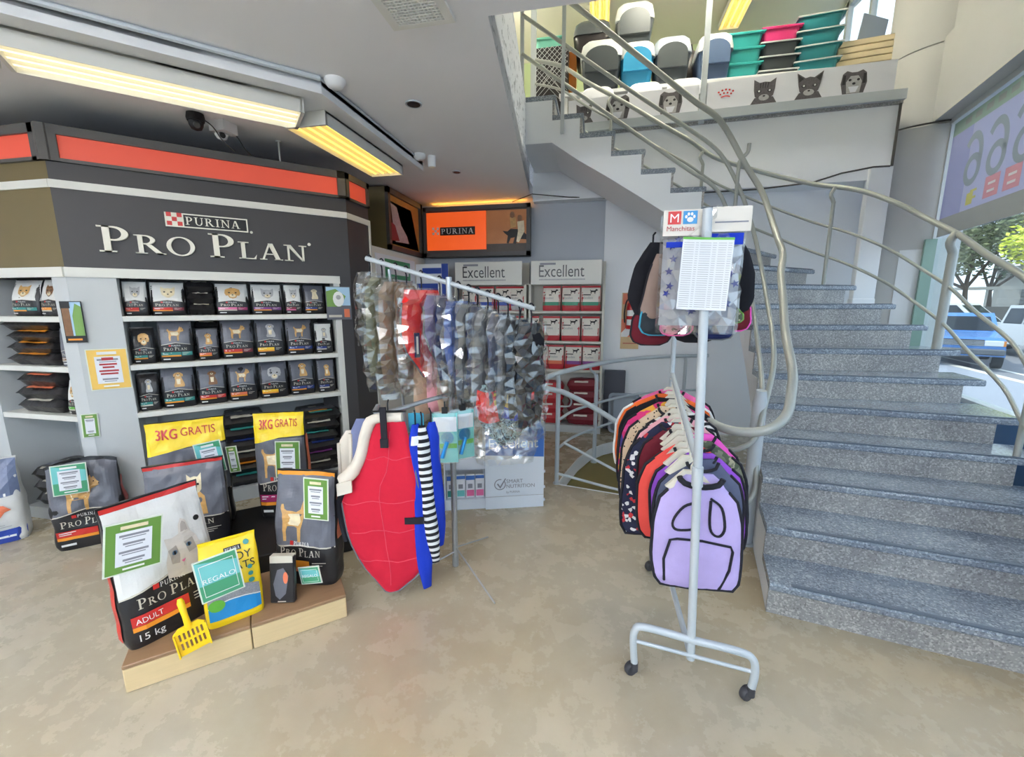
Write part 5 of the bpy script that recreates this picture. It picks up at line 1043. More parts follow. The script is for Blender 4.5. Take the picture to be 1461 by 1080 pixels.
ex = thing('fire_extinguisher', 'small red fire extinguisher hanging on the white back wall', 'fire extinguisher', (.39, 5.37, 1.30))
p = MB(); p.lathe([(.02, 0), (.052, .004), (.058, .02), (.058, .26), (.05, .30), (.03, .325), (.018, .335), (.018, .36)], 20); p.build('cylinder', 'ext red', ex, True)
p = MB()
for z0, z1 in ((.05, .12), (.16, .23)): p.grid(lambda a, b: (.0595 * math.cos(R(-150 + 120 * a)), .0595 * math.sin(R(-150 + 120 * a)), z0 + (z1 - z0) * b), 10, 1, 'print white')
p.build('label', None, ex)
p = MB(); p.box(-.012, .012, -.05, .03, .355, .372); p.box(-.012, .012, -.06, .02, .385, .398); p.build('valve_handle', 'black', ex)
p = MB(); p.tube(smooth_path([(0, -.02, .365), (-.06, -.03, .34), (-.082, -.03, .2), (-.075, -.03, .08)], 4), .009, 8); p.build('hose', 'black', ex, True)
# grey trays by the wall
mat('tray grey', (150, 160, 172), .35); mat('box slate', (76, 78, 90), .5)
t = thing('litter_tray', 'pale grey litter tray leaning on the white wall behind the guard rail', 'litter tray', (.36, 5.20, .02)); t.rotation_euler = (R(-10), 0, R(4))
def tray_mesh(w, l, h, lip=.02, taper=.82):
    mb = MB(); th = .008
    def rr(a, b, z, r=.05):
        o = []
        for cx, cy, a0 in ((a - r, b - r, 0), (-a + r, b - r, 90), (-a + r, -b + r, 180), (a - r, -b + r, 270)):
            for k in range(4): o.append((cx + r * math.cos(R(a0 + 30 * k)), cy + r * math.sin(R(a0 + 30 * k)), z))
        return o
    rings = [rr(w / 2 * taper, l / 2 * taper, 0), rr(w / 2 * (taper + .03), l / 2 * (taper + .03), .01), rr(w / 2 * .97, l / 2 * .97, h - .012), rr(w / 2 + lip, l / 2 + lip, h - .012), rr(w / 2 + lip, l / 2 + lip, h), rr(w / 2 * .95, l / 2 * .95, h), rr(w / 2 * taper, l / 2 * taper, th + .004)]
    N = 16; vs = [p_ for r_ in rings for p_ in r_]; fs = [tuple(reversed(range(N)))] + [(i * N + k, i * N + (k + 1) % N, (i + 1) * N + (k + 1) % N, (i + 1) * N + k) for i in range(len(rings) - 1) for k in range(N)] + [tuple(range((len(rings) - 1) * N, len(rings) * N))]
    mb.add(vs, fs); return mb
q = tray_mesh(.34, .46, .12); q.v = [(x, .06 - (.12 - z) + .0, y + .25) for x, y, z in q.v]; q.f = [tuple(f) for f in q.f]; q.build('tray', 'tray grey', t, True)
bx_ = MB(); bx_.bbox(.10, .36, 5.38, 5.45, .02, .78, .006); tag(bx_.build('cardboard_box', 'box slate'), 'flat slate grey box standing behind the pale grey tray', 'box')
bx_ = MB(); bx_.bbox(.57, .70, 5.33, 5.44, 0, .12, .006); tag(bx_.build('small_crate', 'box slate'), 'small dark grey crate on the floor beside the grey tray', 'crate')

# ================================================================ Excellent floor stand
st = thing('floor_stand', 'white and blue cardboard floor stand with Excellent lettering below the bagged garments', 'display stand', (-.822, 2.995, 0), R(18.5))
mat('stand white', (222, 230, 240), .45); mat('stand blue', (60, 110, 190), .45)
p = MB(); p.prism([(0, 0), (.465, 0), (.465, .62), (.44, .70), (.43, .76), (.0, .76)], 0, .012, 'stand white', fn=lambda x, z, y: (x, y, z)); p.build('front_panel', None, st)
p = MB(); put(p, s_poly([(.004, .45), (.461, .42), (.461, .62), (.436, .70), (.426, .756), (.004, .756)]), lambda a, b: (a, -.002, b), 'stand blue'); p.build('blue_print', None, st)
p = MB(); fs_ = lambda a, b: (a, -.004, b); put(p, s_fit('Excellent', .03, .50, .385, .085), fs_, 'print white')
for i, s_ in enumerate(('SMART', 'NUTRITION', 'by PURINA')): put(p, s_tf(s_text(s_, 1), .03 if i < 2 else .016, .03 if i < 2 else .018, .165, .215 - i * .042), fs_, 'ink grey')
put(p, s_ring(.115, .205, .046, .046, .007, .007, 20, R(75), R(400)), fs_, 'ink grey'); put(p, s_poly([(.09, .21), (.10, .215), (.115, .19), (.155, .255), (.163, .252), (.117, .17)]), fs_, 'ink grey'); put(p, s_rect(.0, .103, .465, .107), fs_, 'pr silver'); p.build('lettering', None, st)
for x in (0, .453): p = MB(); p.box(x, x + .012, .012, .40, 0, .70); p.build('side_panel', 'stand white', st)
for z_ in (.045, .155, .285): q = MB(); q.lathe([(.004, 0), (.012, .002), (.012, .014), (.004, .016)], 10, T=Matrix.Translation((.466, .03, z_)) @ Matrix.Rotation(R(90), 4, 'Y')); q.build('clip', 'stand white', st)
p = MB(); p.box(-.32, 0, .02, .40, 0, .085); p.box(-.32, 0, .38, .40, 0, .40); p.box(-.32, -.31, .02, .40, 0, .40); p.box(-.32, 0, .1, .12, .30, .40); p.build('side_tray', 'stand white', st)
for i in range(4):
    t = thing('product_pack', ['green banded', 'aqua banded', 'pink banded', 'rightmost pink banded'][i] + ' small white pack with blue top in the floor stand tray', 'pack', axis((-.822, 2.995), 18.5, -.266 + i * .075, .065, .086), R(18.5), 'packs in the floor stand tray')
    pk = MB(); pk.bbox(-.034, .034, -.015, .015, 0, .184, .002, 'paper'); pk.build('carton', None, t)
    pk = MB(); pk.box(-.034, .034, -.018, -.015, .149 + .01 * (i % 2), .184, 'stand blue'); pk.build('blue_top', None, t)
    pk = MB(); pk.box(-.029, .029, -.018, -.015, .014, .064, ['pr teal', 'price aqua', 'pr pink', 'pr pink'][i]); pk.build('colour_band', None, t)
    pk = MB(); pk.box(-.019, .016, -.018, -.015, .079, .114, 'ink grey'); pk.build('picture', None, t)
# ================================================================ clothes racks
FAB = {}
def fab(name, rgb, **k): FAB[name] = mat(name, rgb, .9, var=.06, scale=30, bump=.1, spec=.2, **k); return name
mat('chrome grey', (176, 180, 184), .3, metal=.6); mat('hanger white', (228, 222, 206), .4); mat('trim black', (24, 24, 34), .8); mat('wheel dark', (58, 58, 64), .55)
for n_, c in {'lilac fleece': (186, 170, 222), 'slate fleece': (92, 98, 122), 'purple fleece': (150, 84, 200), 'coral cloth': (230, 84, 76), 'pink cloth': (236, 110, 170), 'hot pink': (240, 96, 196), 'pale pink': (240, 176, 186), 'maroon cloth': (110, 36, 48), 'orange cloth': (236, 110, 50), 'black cloth': (34, 34, 40), 'red quilt': (206, 38, 62), 'royal cloth': (34, 62, 188), 'fleece cream': (226, 216, 202), 'denim grey': (122, 130, 168), 'brown cloth': (134, 110, 88), 'olive cloth': (120, 122, 98), 'navy cloth': (40, 48, 92), 'denim blue': (84, 106, 172), 'violet grey': (128, 116, 160), 'grey cloth': (112, 114, 120), 'taupe cloth': (150, 130, 122), 'scarlet cloth': (232, 48, 44), 'beige cloth': (206, 176, 150), 'teal cloth': (70, 160, 190)}.items(): fab(n_, c)
m_spots('camo', [(0, (120, 124, 104)), (.4, (78, 88, 70)), (.55, (160, 156, 130)), (.62, (120, 124, 104))], 18, out='Noise'); m_spots('leopard', [(0, (40, 34, 34)), (.28, (214, 190, 160)), (1, (214, 190, 160))], 60, out='Distance')
m_spots('floral', [(0, (214, 50, 120)), (.5, (226, 80, 150)), (.7, (236, 170, 60)), (.85, (70, 60, 140))], 26); m_spots('bones', [(0, (30, 34, 64)), (.8, (230, 230, 230)), (.92, (200, 50, 60))], 55); fab('starry', (178, 182, 194)); mat('navy star', (50, 62, 150), .8)
m_stripes('zebra', (30, 28, 34), (236, 232, 226), 9, 2, .85, 6.); m_stripes('bw stripes', (28, 28, 34), (236, 236, 236), 8.5, 2, .9, 0.); m_spots('pinkdots', [(0, (226, 140, 170)), (.5, (60, 30, 50)), (.75, (236, 170, 190))], 70); m_spots('multicolour', [(0, (220, 40, 50)), (.3, (40, 70, 180)), (.5, (240, 180, 40)), (.7, (40, 50, 60)), (.85, (150, 200, 210))], 10)
m_spots('foil camo', [(0, (40, 46, 54)), (.45, (150, 176, 184)), (.6, (60, 66, 74)), (.72, (200, 214, 214))], 22, out='Noise', dist=2.)
PLAS = m_clear('crinkled plastic', (253, 253, 251), .20, .09, .02, (240, 240, 236), 0., 34)
def garment(parent, hw, h, th, m, seed=0, nu=14, nv=18, name='cloth', wr=.012, off=(0, 0, 0), sway=0.):
    mb = MB()
    def P(u, v, sg):
        x = (2 * u - 1); e = max(0, 1 - abs(x) ** 3) ** .6; ev = min(1, v * 8 + .25) * min(1, (1 - v) * 10 + .2)
        L, Rr = hw(v); xx = (Rr - L) * u + L
        y = sg * th / 2 * e * ev + wr * noise.noise(Vector((xx * 7 + seed, v * 3.2, seed * 1.7))) + wr * .5 * noise.noise(Vector((xx * 18, v * 5 + seed, 3)))
        return (xx + off[0] + sway * v * v, y + off[1], -v * h + off[2])
    mb.grid(lambda a, b: P(a, b, -1), nu, nv, m); mb.grid(lambda a, b: P(1 - a, b, 1), nu, nv, m)
    o = mb.build(name, None, parent, smooth=True)
    return o, P
def crinkle(parent, hw, h, th, seed, name, nu=9, nv=20, amp=.013, off=(0, 0, 0)):
    # loose cellophane: flat creased facets
    mb = MB(); rnd = random.Random(int(seed * 97) + 5); nv = max(8, int(h * 34)); J = {}
    def P(u, v, sg):
        k = (round(u * nu), round(v * nv), sg)
        if k not in J: J[k] = (rnd.uniform(-1, 1), rnd.uniform(-1, 1), rnd.uniform(-1, 1))
        a, b, c = J[k]; x = 2 * u - 1; L, Rr = hw(v); e = max(0, 1 - abs(x) ** 4) ** .5; inner = 0 < k[0] < nu
        y = sg * (th / 2 * e + amp * .5) + amp * b + .02 * noise.noise(Vector((x * 1.2 + seed, v * 3, 0)))
        return ((Rr - L) * (u + (a * .35 / nu if inner else 0)) + L + off[0], y + off[1], -h * (v + (c * .35 / nv if 0 < k[1] < nv else 0)) + off[2])
    for sg in (-1, 1):
        V = [P(i / nu, j / nv, sg) for j in range(nv + 1) for i in range(nu + 1)]; W = nu + 1; F_ = []
        for j in range(nv):
            for i in range(nu):
                q = (j * W + i, j * W + i + 1, (j + 1) * W + i + 1, (j + 1) * W + i)
                F_ += [(q[0], q[1], q[2]), (q[0], q[2], q[3])] if (i + j) % 2 else [(q[0], q[1], q[3]), (q[1], q[2], q[3])]
        mb.add(V, F_, PLAS)
    return mb.build(name, None, parent)
def edge_trim(parent, P, m='trim black', r=.006, sides=('L', 'B', 'R'), name='trim'):
    pts = []
    mid = lambda u, v: tuple((a + b) / 2 for a, b in zip(P(u, v, -1), P(u, v, 1)))
    if 'L' in sides: pts += [mid(0, i / 14) for i in range(2, 15)]
    pts += [mid(i / 8, 1) for i in range(1, 8)]
    if 'R' in sides: pts += [mid(1, i / 14) for i in range(14, 1, -1)]
    mb = MB(); mb.tube(pts, r, 6); return mb.build(name, m, parent, True)
def shirt_hw(w, neck=.05, sh=.16, flare=.94):
    T = [(0, neck), (.04, neck + .03), (.10, w * .27), (.22, w * .42), (.40, w * .48), (.75, w * .5 * flare), (.92, w * .47 * flare), (1, w * .40 * flare)]
    return lambda v: (-lerp_tab(T, v), lerp_tab(T, v))
def hanger(parent, m='hanger white', w=.17):
    mb = MB(); mb.tube(smooth_path([(0, .0, .02), (.012, 0, .045), (0, 0, .058), (-.012, 0, .045)], 3), .004, 6); mb.tube([(0, 0, .02), (0, 0, -.01)], .004, 6)
    mb.prism([(-w, -.075), (-w + .02, -.085), (0, -.035), (w - .02, -.085), (w, -.075), (.03, 0), (-.03, 0)], -.008, .008, fn=lambda x, z, y: (x, y, z)); return mb.build('hanger', m, parent)
# ---------------- rolling rack
rk = thing('rolling_clothes_rack', 'grey tubular rolling rack with castors holding dog clothes in front of the stairs', 'clothes rack', (.43, 1.66, 0))
def rpart(name, paths, m='rail light', smooth=True):
    mb = MB()
    for P, r_ in paths: mb.tube(P, r_, 12)
    return mb.build(name, m, rk, smooth, world=True)
def px(z): return .43 - .068 * (z - .12) / 1.81
rpart('post', [([(.43, 1.66, .13), (px(1.93), 1.66, 1.93)], .0165), ([(px(.90), 1.66, .90), (px(.98), 1.66, .98)], .021)])
rpart('base_frame', [(smooth_path([(.205, 1.66, .06), (.195, 1.66, .17), (.20, 1.66, .225), (.235, 1.66, .247), (.42, 1.655, .225), (.60, 1.64, .215), (.655, 1.635, .195), (.668, 1.63, .14), (.660, 1.63, .05)], 5), .0155)])
rpart('cross_bar', [([(.20, 1.66, .175), (.666, 1.635, .135)], .008)])
rpart('post', [([(.42, 2.44, .2), (.43, 2.56, 1.62)], .013)]); rpart('base_frame', [(smooth_path([(.37, 2.44, .06), (.37, 2.44, .17), (.39, 2.44, .22), (.45, 2.44, .22), (.54, 2.44, .22), (.57, 2.44, .17), (.57, 2.44, .06)], 4), .0155)])
rpart('floor_bar', [([(.425, 1.66, .16), (.42, 2.44, .16)], .013), ])
rpart('arm', [([(px(1.0), 1.69, 1.0), (.43, 2.55, 1.21)], .013)], 'rail light'); rpart('arm', [([(px(1.86), 1.64, 1.84), (.40, 2.3, 1.90), (.42, 2.56, 1.60)], .012)])
for x, y in ((.205, 1.66), (.660, 1.63), (.37, 2.44), (.57, 2.44)):
    mb = MB(); mb.lathe([(.006, -.016), (.026, -.014), (.03, -.008), (.03, .008), (.026, .014), (.006, .016)], 16, T=Matrix.Translation((x - .012, y + .008, .03)) @ Matrix.Rotation(R(35), 4, 'Z') @ Matrix.Rotation(R(90), 4, 'X')); mb.tube([(x, y, .03), (x, y, .07)], .017, 10); mb.build('castor', 'wheel dark', rk, True, world=True)
items = [('lilac fleece', .37, .52, 'lilac dog fleece with black trim and outlined pouch, nearest on the rack', .455, 0, 0), ('slate fleece', .40, .50, 'slate grey dog fleece right behind the lilac one', .475, 0, 0), ('purple fleece', .42, .46, 'purple dog fleece behind the slate one', .48, 0, 0), ('coral cloth', .44, .46, 'coral red dog coat behind the purple fleece', .42, 0, 0), ('camo', .44, .46, 'camouflage print dog coat with black piping', .50, 0, 0),
         ('hot pink', .42, .52, 'hot pink dog coat hanging lowest at the right', .53, 0, 0), ('maroon cloth', .42, .42, 'maroon dog coat between the pink ones', .42, 0, 0), ('bones', .46, .60, 'navy dog coat with white bone print', .35, 0, 0), ('pale pink', .44, .40, 'pale pink dog coat behind the bone print one', .40, 0, 0), ('zebra', .40, .36, 'zebra print dog coat in the middle of the rack', .45, 0, 0),
         ('leopard', .50, .58, 'leopard print dog coat behind the zebra one', .375, 0, 0), ('floral', .52, .50, 'magenta flower print dog coat', .37, 0, 0), ('black cloth', .52, .46, 'black dog coat near the far end of the rack', .375, 0, 0), ('orange cloth', .56, .46, 'orange dog coat with white piping at the far end', .375, 0, 0), ('pink cloth', .50, .40, 'pink dog coat last on the far end of the rack', .42, 0, 0)]
for i, (m, w, h, lab, x, a, b) in enumerate(items):
    y = 1.765 + i * .052; za = 1.0 + (y - 1.69) / .86 * .21 - (.095 if i == 0 else .062)
    xa = .396 + (y - 1.69) / .86 * .033
    t = thing('dog_coat', lab, 'dog clothing', (xa, y, za), R(random.uniform(-7, 9) if i else 2), 'dog coats on the rolling rack'); hanger(t, w=.10)
    o, P = garment(t, shirt_hw(w, .055, flare=.96 if i else 1.0), h, .045, m, i * 2.3, off=((x - xa) * .6, 0, -.015), wr=.018, sway=(x - xa) * .4); edge_trim(t, P, 'print white' if m == 'orange cloth' else 'trim black', .007)
    mb = MB(); mb.tube([tuple((p_ + q_) / 2 for p_, q_ in zip(P(u, .03, -1), P(u, .03, 1))) for u in (0, 1)], .001, 4)
    cl_ = MB(); pts = [(.065 * math.cos(R(a_)) * (1.3 if i == 0 else 1), -.028 + .02 * math.sin(R(a_)) * -1 * .0 - (.012 if 200 < a_ < 340 else 0), -.02 + .035 * math.sin(R(a_))) for a_ in range(180, 361, 20)]; pts = [(a_ + (x - xa) * .6, b_, c2_) for a_, b_, c2_ in pts]; cl_.tube(pts, .012 if i == 0 else .007, 8); cl_.build('collar', 'trim black', t, True)
    if i == 0:
        for k, P2 in enumerate((smooth_path([(-.01, -.12), (-.06, -.15), (-.10, -.22), (-.09, -.255), (-.04, -.26), (.0, -.245)], 4), smooth_path([(.045, -.11), (.09, -.15), (.105, -.23), (.085, -.275), (.055, -.26), (.045, -.19), (.045, -.12)], 4), [Vector(q) for q in ((-.135, -.50), (-.135, -.40), (-.11, -.305), (-.08, -.30), (.02, -.302), (.13, -.315), (.14, -.34), (.13, -.43), (.09, -.535))])):
            f3 = []
            for q in P2:
                u = .5 + q[0] / w; v = min(.99, (-q[1] - .015) / h); L, Rr = shirt_hw(w, .055, flare=1.0)(v); u = min(.98, max(.02, (q[0] - L) / (Rr - L))); a3 = P(u, v, -1); f3.append((a3[0], a3[1] - .005, a3[2]))
            mb = MB(); mb.tube(f3, .0055, 6); mb.build('piping', 'trim black', t, True)
# ---------------- packs hung on the rolling rack
pk = thing('dog_bed_pack', 'clear pack with starry grey fabric under a card with red M and blue paw', 'pack', (.365, 1.70, 1.93))
o, P = garment(pk, lambda v: (-.135, .14), .37, .07, 'starry', 5, name='fabric', off=(0, .035, -.04), wr=.01)
for k_ in range(16):
    u_, v_ = .08 + .84 * random.random(), .10 + .85 * random.random()
    if k_ % 2: u_ = .06 + .16 * random.random() if k_ % 4 == 1 else .78 + .16 * random.random()
    c_ = P(u_, v_, -1); r_ = .016; q = MB(); put(q, s_poly([(c_[0] + r_ * (1 if j % 2 == 0 else .42) * math.sin(j * math.pi / 5 + k_), c_[2] + r_ * (1 if j % 2 == 0 else .42) * math.cos(j * math.pi / 5 + k_)) for j in range(10)]), lambda a, b: (a, c_[1] - .006, b), 'navy star'); q.build('star', None, pk)
crinkle(pk, lambda v: (-.145, .15), .44, .085, 8, 'plastic_bag', 12, off=(0, .04, 0))
mb = MB(); mb.box(-.145, .0, -.016, -.012, -.085, .005, 'excel white'); mb.box(.02, .15, -.016, -.012, -.075, .01, 'excel white'); mb.build('header_card', None, pk)
mb = MB(); fh = lambda a, b: (a, -.0175, b); put(mb, s_rect(-.13, -.045, -.085, .0), fh, 'logo red'); mb.build('red_square', None, pk); mb = MB(); put(mb, s_rect(-.078, -.045, -.03, .0), fh, 'litter blue'); mb.build('blue_square', None, pk); mb = MB(); put(mb, s_tf(s_text('M', 1, 'C'), .032, .03, -.1075, -.038), lambda a, b: (a, -.0182, b), 'print white')
fp = lambda a, b: (a, -.0182, b)
put(mb, s_disc(-.054, -.03, .011, .009), fp, 'print white')
for dx, dy in ((-.014, -.017), (-.006, -.008), (.005, -.008), (.013, -.017)): put(mb, s_disc(-.054 + dx, dy - .003, .0045, .006, 8), fp, 'print white')
put(mb, s_tf(s_text('Manchitas', 1), .017, .017, -.132, -.068), fh, 'ink red'); put(mb, s_rect(.03, -.045, .14, -.04), fh, 'ink grey'); mb.build('card_print', None, pk)
mb = MB(); mb.grid(lambda a, b: (.02 + .11 * a, -.013, -.12 + .04 * b), 2, 2, 'royal cloth'); mb.grid(lambda a, b: (-.13 + .10 * a, -.011, -.125 + .02 * b), 2, 2, 'royal cloth'); mb.build('blue_lining', None, pk)
ls = thing('price_list', 'white printed price list sheet with many rows taped over the rack post', 'paper', (.362, 1.632, 1.705)); ls.rotation_euler = (0, R(2), R(3))
mb = MB(); mb.grid(lambda a, b: (-.085 + .17 * a, .006 * math.sin(a * 3) - .004, -.125 + .25 * b), 8, 4, 'paper', thick=.001, thick_dir=(0, 1, 0)); mb.build('sheet', None, ls)
mb = MB(); fr_ = lambda a, b: (a, .006 * math.sin((a + .085) / .17 * 3) - .0055, b); put(mb, s_rect(-.085, .117, .085, .125, 8, 1), fr_, 'pr green')
for i in range(30):
    zz = .105 - i * .0076
    for x0, x1 in ((-.08, -.045), (-.04, -.03), (-.025, .012), (.017, .03), (.036, .062), (.067, .08)): put(mb, s_rect(x0, zz, x1, zz + .0018), fr_, 'pr silver')
mb.build('printed_rows', None, ls)
def hung(label, loc, rz, hw, h, m, th=.06, seed=0, trim=None, cat='dog clothing', name='dog_coat', group='goods on the upper rack arm'):
    t = thing(name, label, cat, loc, R(rz), group); mb = MB(); mb.tube([(0, 0, .02), (0, 0, .05), (.01, 0, .062)], .004, 6); mb.build('hook', 'trim black', t, True)
    o, P = garment(t, hw, h, th, m, seed, off=(0, 0, .02)); 
    if trim: edge_trim(t, P, trim, .005)
    return t, P
egg = lambda w: (lambda v: (-w * lerp_tab([(0, .25), (.15, .6), (.45, .95), (.8, 1), (.95, .8), (1, .45)], v), w * lerp_tab([(0, .25), (.15, .6), (.45, .95), (.8, 1), (.95, .8), (1, .45)], v)))
hung('black dog coat hanging leftmost at the top of the rolling rack', (.225, 2.02, 1.85), 20, lambda v: (-.11 * lerp_tab([(0, .1), (.3, .75), (.7, 1), (1, .5)], v), .06), .34, 'black cloth', .07, 1)
hung('taupe dog coat in front of the black one at the rack top', (.245, 1.93, 1.79), 15, lambda v: (-.075 * lerp_tab([(0, .2), (.3, .6), (.8, 1), (.95, .85), (1, .5)], v), .06), .29, 'taupe cloth', .06, 2, 'trim black')
hung('second taupe dog coat half hidden by the starry pack', (.29, 1.88, 1.74), 10, lambda v: (-.03, .07), .28, 'taupe cloth', .05, 3, 'trim black')
hung('black dog coat showing at the right behind the starry pack', (.545, 1.95, 1.84), -10, egg(.085), .30, 'black cloth', .06, 4)
for i, (lab, x, y, z, w, h, m, tr) in enumerate((('maroon dog bed pad lowest at the left under the taupe coat', .235, 2.0, 1.60, .09, .20, 'maroon cloth', 'trim black'), ('teal and multicolour pad under the taupe coats', .25, 1.92, 1.61, .075, .16, 'multicolour', 'teal cloth'), ('pink and black spotted round pad below the starry pack', .315, 1.84, 1.565, .062, .11, 'pinkdots', 'pink cloth'), ('black pad right of the pink spotted one', .40, 1.9, 1.60, .085, .18, 'black cloth', None), ('navy and grey pad below the price list', .465, 1.86, 1.56, .075, .12, 'navy cloth', 'grey cloth'), ('pink edged maroon pad at the lower right of the packs', .57, 1.96, 1.63, .06, .16, 'maroon cloth', 'hot pink'), ('green striped pad below the starry pack', .50, 1.80, 1.57, .05, .06, 'camo', 'price green'))):
    hung(lab, (x, y, z), 8 - i * 2, egg(w), h, m, .045, 20 + i, tr, 'pad', 'pet_pad', 'pet pads on the upper rack arm')
# ---------------- fixed rack with garments in plastic
r2 = thing('clothes_rack', 'grey two tier garment rack holding plastic wrapped dog clothes and the red coat', 'clothes rack', (-.818, 2.234, 0))
def r2p(name, paths, m='chrome grey'):
    mb = MB()
    for P, r_ in paths: mb.tube(P, r_, 10)
    return mb.build(name, m, r2, True, world=True)
barz = lambda x: 1.827 - .289 * (x + 1.206)
r2p('post', [([(-.818, 2.26, .06), (-.83, 2.30, 1.75)], .018)]); r2p('post', [([(-1.14, 2.42, .06), (-1.2, 2.32, 1.80)], .009)])
r2p('top_bar', [([(-1.33, 2.3, barz(-1.33) + .0), (-.34, 2.3, barz(-.34))], .014)], 'rail light')
r2p('lower_arm', [(smooth_path([(-.82, 2.25, 1.09), (-.95, 2.12, 1.065), (-1.06, 2.0, 1.04), (-1.13, 1.96, 1.04), (-1.15, 2.02, 1.06)], 5), .013)])
r2p('leg', [([(-.818, 2.26, .13), (-.496, 1.97, .008)], .005)]); r2p('leg', [([(-.818, 2.25, .10), (-1.08, 2.04, .008)], .005)]); r2p('leg', [([(-.818, 2.26, .12), (-.7, 2.6, .008)], .005)]); r2p('leg', [([(-1.14, 2.42, .08), (-1.3, 2.65, .008)], .005)]); r2p('foot', [([(-.818, 2.26, .0), (-.818, 2.26, .07)], .02)])
# wrapped garments along the top bar
vest = lambda w: (lambda v: (-w * lerp_tab([(0, .75), (.15, .95), (.5, 1), (.72, .75), (.88, .3), (1, .06)], v), w * lerp_tab([(0, .75), (.15, .95), (.5, 1), (.72, .85), (.88, .4), (1, .06)], v)))
slab_ = lambda w: (lambda v: (-w * lerp_tab([(0, .6), (.12, .9), (.8, 1), (1, .85)], v), w * lerp_tab([(0, .6), (.12, .9), (.8, 1), (1, .85)], v)))
wr_ = [(-1.31, None, .42, .10, 72, 'empty looking clear sleeve at the left end of the garment rack'), (-1.235, 'olive cloth', .56, .14, 70, 'olive dog coat in plastic, second from the left on the garment rack'), (-1.15, 'brown cloth', .58, .14, 66, 'brown dog coat in shiny plastic left of the scarlet vest'), (-1.085, 'brown cloth', .50, .10, 75, 'narrow brown dog coat touching the scarlet vest'), (-.995, 'scarlet cloth', .50, .15, 58, 'scarlet dog vest with grey piping in the garment row'), (-.885, 'violet grey', .42, .13, 66, 'violet grey dog vest right of the scarlet one'), (-.835, 'navy cloth', .46, .12, 74, 'navy dog vest between violet and denim ones'), (-.775, 'denim blue', .52, .13, 66, 'denim blue dog coat with red label in the garment row'), (-.715, 'grey cloth', .56, .13, 72, 'grey checked dog coat in crinkled plastic near the middle'), (-.665, 'navy cloth', .48, .12, 74, 'dark blue dog coat in plastic right of the grey checked one'), (-.605, 'grey cloth', .58, .14, 66, 'grey dog coat in plastic in the right half of the row'), (-.545, 'slate fleece', .54, .12, 74, 'slate dog coat with green cord'), (-.49, 'grey cloth', .56, .13, 70, 'silver grey dog coat in shiny plastic, third from the right end'), (-.425, 'black cloth', .54, .13, 68, 'black dog coat in plastic, second from the right end'), (-.36, 'black cloth', .58, .13, 64, 'black dog coat at the right end of the garment rack')]
for i, (x, m, h, w, rz, lab) in enumerate(wr_):
    t = thing('wrapped_dog_coat', lab, 'dog clothing', (x, 2.3, barz(x) - .075), R(rz), 'plastic wrapped dog coats on the garment rack')
    mb = MB(); mb.tube(smooth_path([(0, 0, -.01), (0, 0, .05), (.0, .016, .085), (0, 0, .098), (0, -.016, .085)], 3), .0045, 6); mb.build('hook', 'trim black', t, True)
    if m:
        f_ = vest(w) if m in ('scarlet cloth', 'violet grey', 'denim blue') else slab_(w); o, P = garment(t, f_, h, .05, m, i * 3.7, off=(0, 0, -.01), wr=.02)
        if m in ('scarlet cloth', 'violet grey'): edge_trim(t, P, 'grey cloth', .006)
        if m == 'scarlet cloth':
            q = MB(); c_ = P(.5, .24, -1); q.tube([(c_[0] + .03 + .025 * math.cos(R(a)), c_[1] - .008, c_[2] + .055 * math.sin(R(a))) for a in range(0, 360, 24)], .005, 6, closed=True); q.build('armhole_piping', 'grey cloth', t, True)
            q = MB(); q.grid(lambda a, b: (c_[0] + .03 + .022 * (2 * a - 1) * math.sin(math.pi * b), c_[1] - .006, c_[2] - .05 + .1 * b), 4, 6, 'trim black'); q.build('armhole', None, t)
        if m in ('denim blue', 'navy cloth') or m == 'scarlet cloth':
            q = MB(); c_ = P(.25, .62, -1); q.box(c_[0] - .018, c_[0] + .018, c_[1] - .006, c_[1] - .003, c_[2] - .07, c_[2] + .07, 'navy cloth'); q.box(c_[0] - .006, c_[0] + .006, c_[1] - .008, c_[1] - .006, c_[2] - .05, c_[2] + .05, 'print white'); q.build('label_tag', None, t)
        if m == 'slate fleece': q = MB(); q.tube([P(.3 + .04 * k, .5 + .06 * k, -1)[:1] + (P(.3 + .04 * k, .5 + .06 * k, -1)[1] - .008, P(.3, .5 + .06 * k, -1)[2]) for k in range(8)], .004, 6); q.build('cord', 'price green', t, True)
    hp = h + (.10 if m else .0); crinkle(t, slab_(w * 1.12 + .012), hp, .07, i * 5.1 + 2, 'plastic_sleeve')
# hanging bundle with bright colours at the right below the row
t = thing('wrapped_pet_hammock', 'clear bag with red, yellow, blue and camouflage fabric sagging under the row', 'pet hammock', (-.50, 2.26, 1.16), R(20), None)
sag = lambda w: (lambda v: (-w * lerp_tab([(0, 1), (.35, 1), (.6, .85), (.85, .5), (1, .15)], v), w * lerp_tab([(0, 1), (.35, 1), (.6, .85), (.85, .5), (1, .15)], v)))
o, P = garment(t, sag(.17), .36, .06, 'foil camo', 3, name='camouflage_layer', wr=.02)
for j, (m, v0, v1, u0, u1) in enumerate((('scarlet cloth', .05, .55, .0, .38), ('pr yellow', .10, .30, .3, .62), ('royal cloth', .32, .50, .42, .98), ('scarlet cloth', .02, .22, .7, .98), ('black cloth', .0, .12, .3, .75))):
    q = MB(); q.grid(lambda a, b: (lambda c_: (c_[0], c_[1] - .010, c_[2]))(P(u0 + (u1 - u0) * a, v0 + (v1 - v0) * b + .06 * math.sin(a * 3), -1)), 6, 6, m, thick=.006, thick_dir=(0, 1, 0)); q.build('fabric_layer', None, t, True)
crinkle(t, slab_(.19), .46, .08, 9, 'plastic_bag', 12); q = MB(); q.tube([(0, 0, .0), (.1, .04, .42)], .003, 6); q.build('hanging_tie', 'trim black', t)
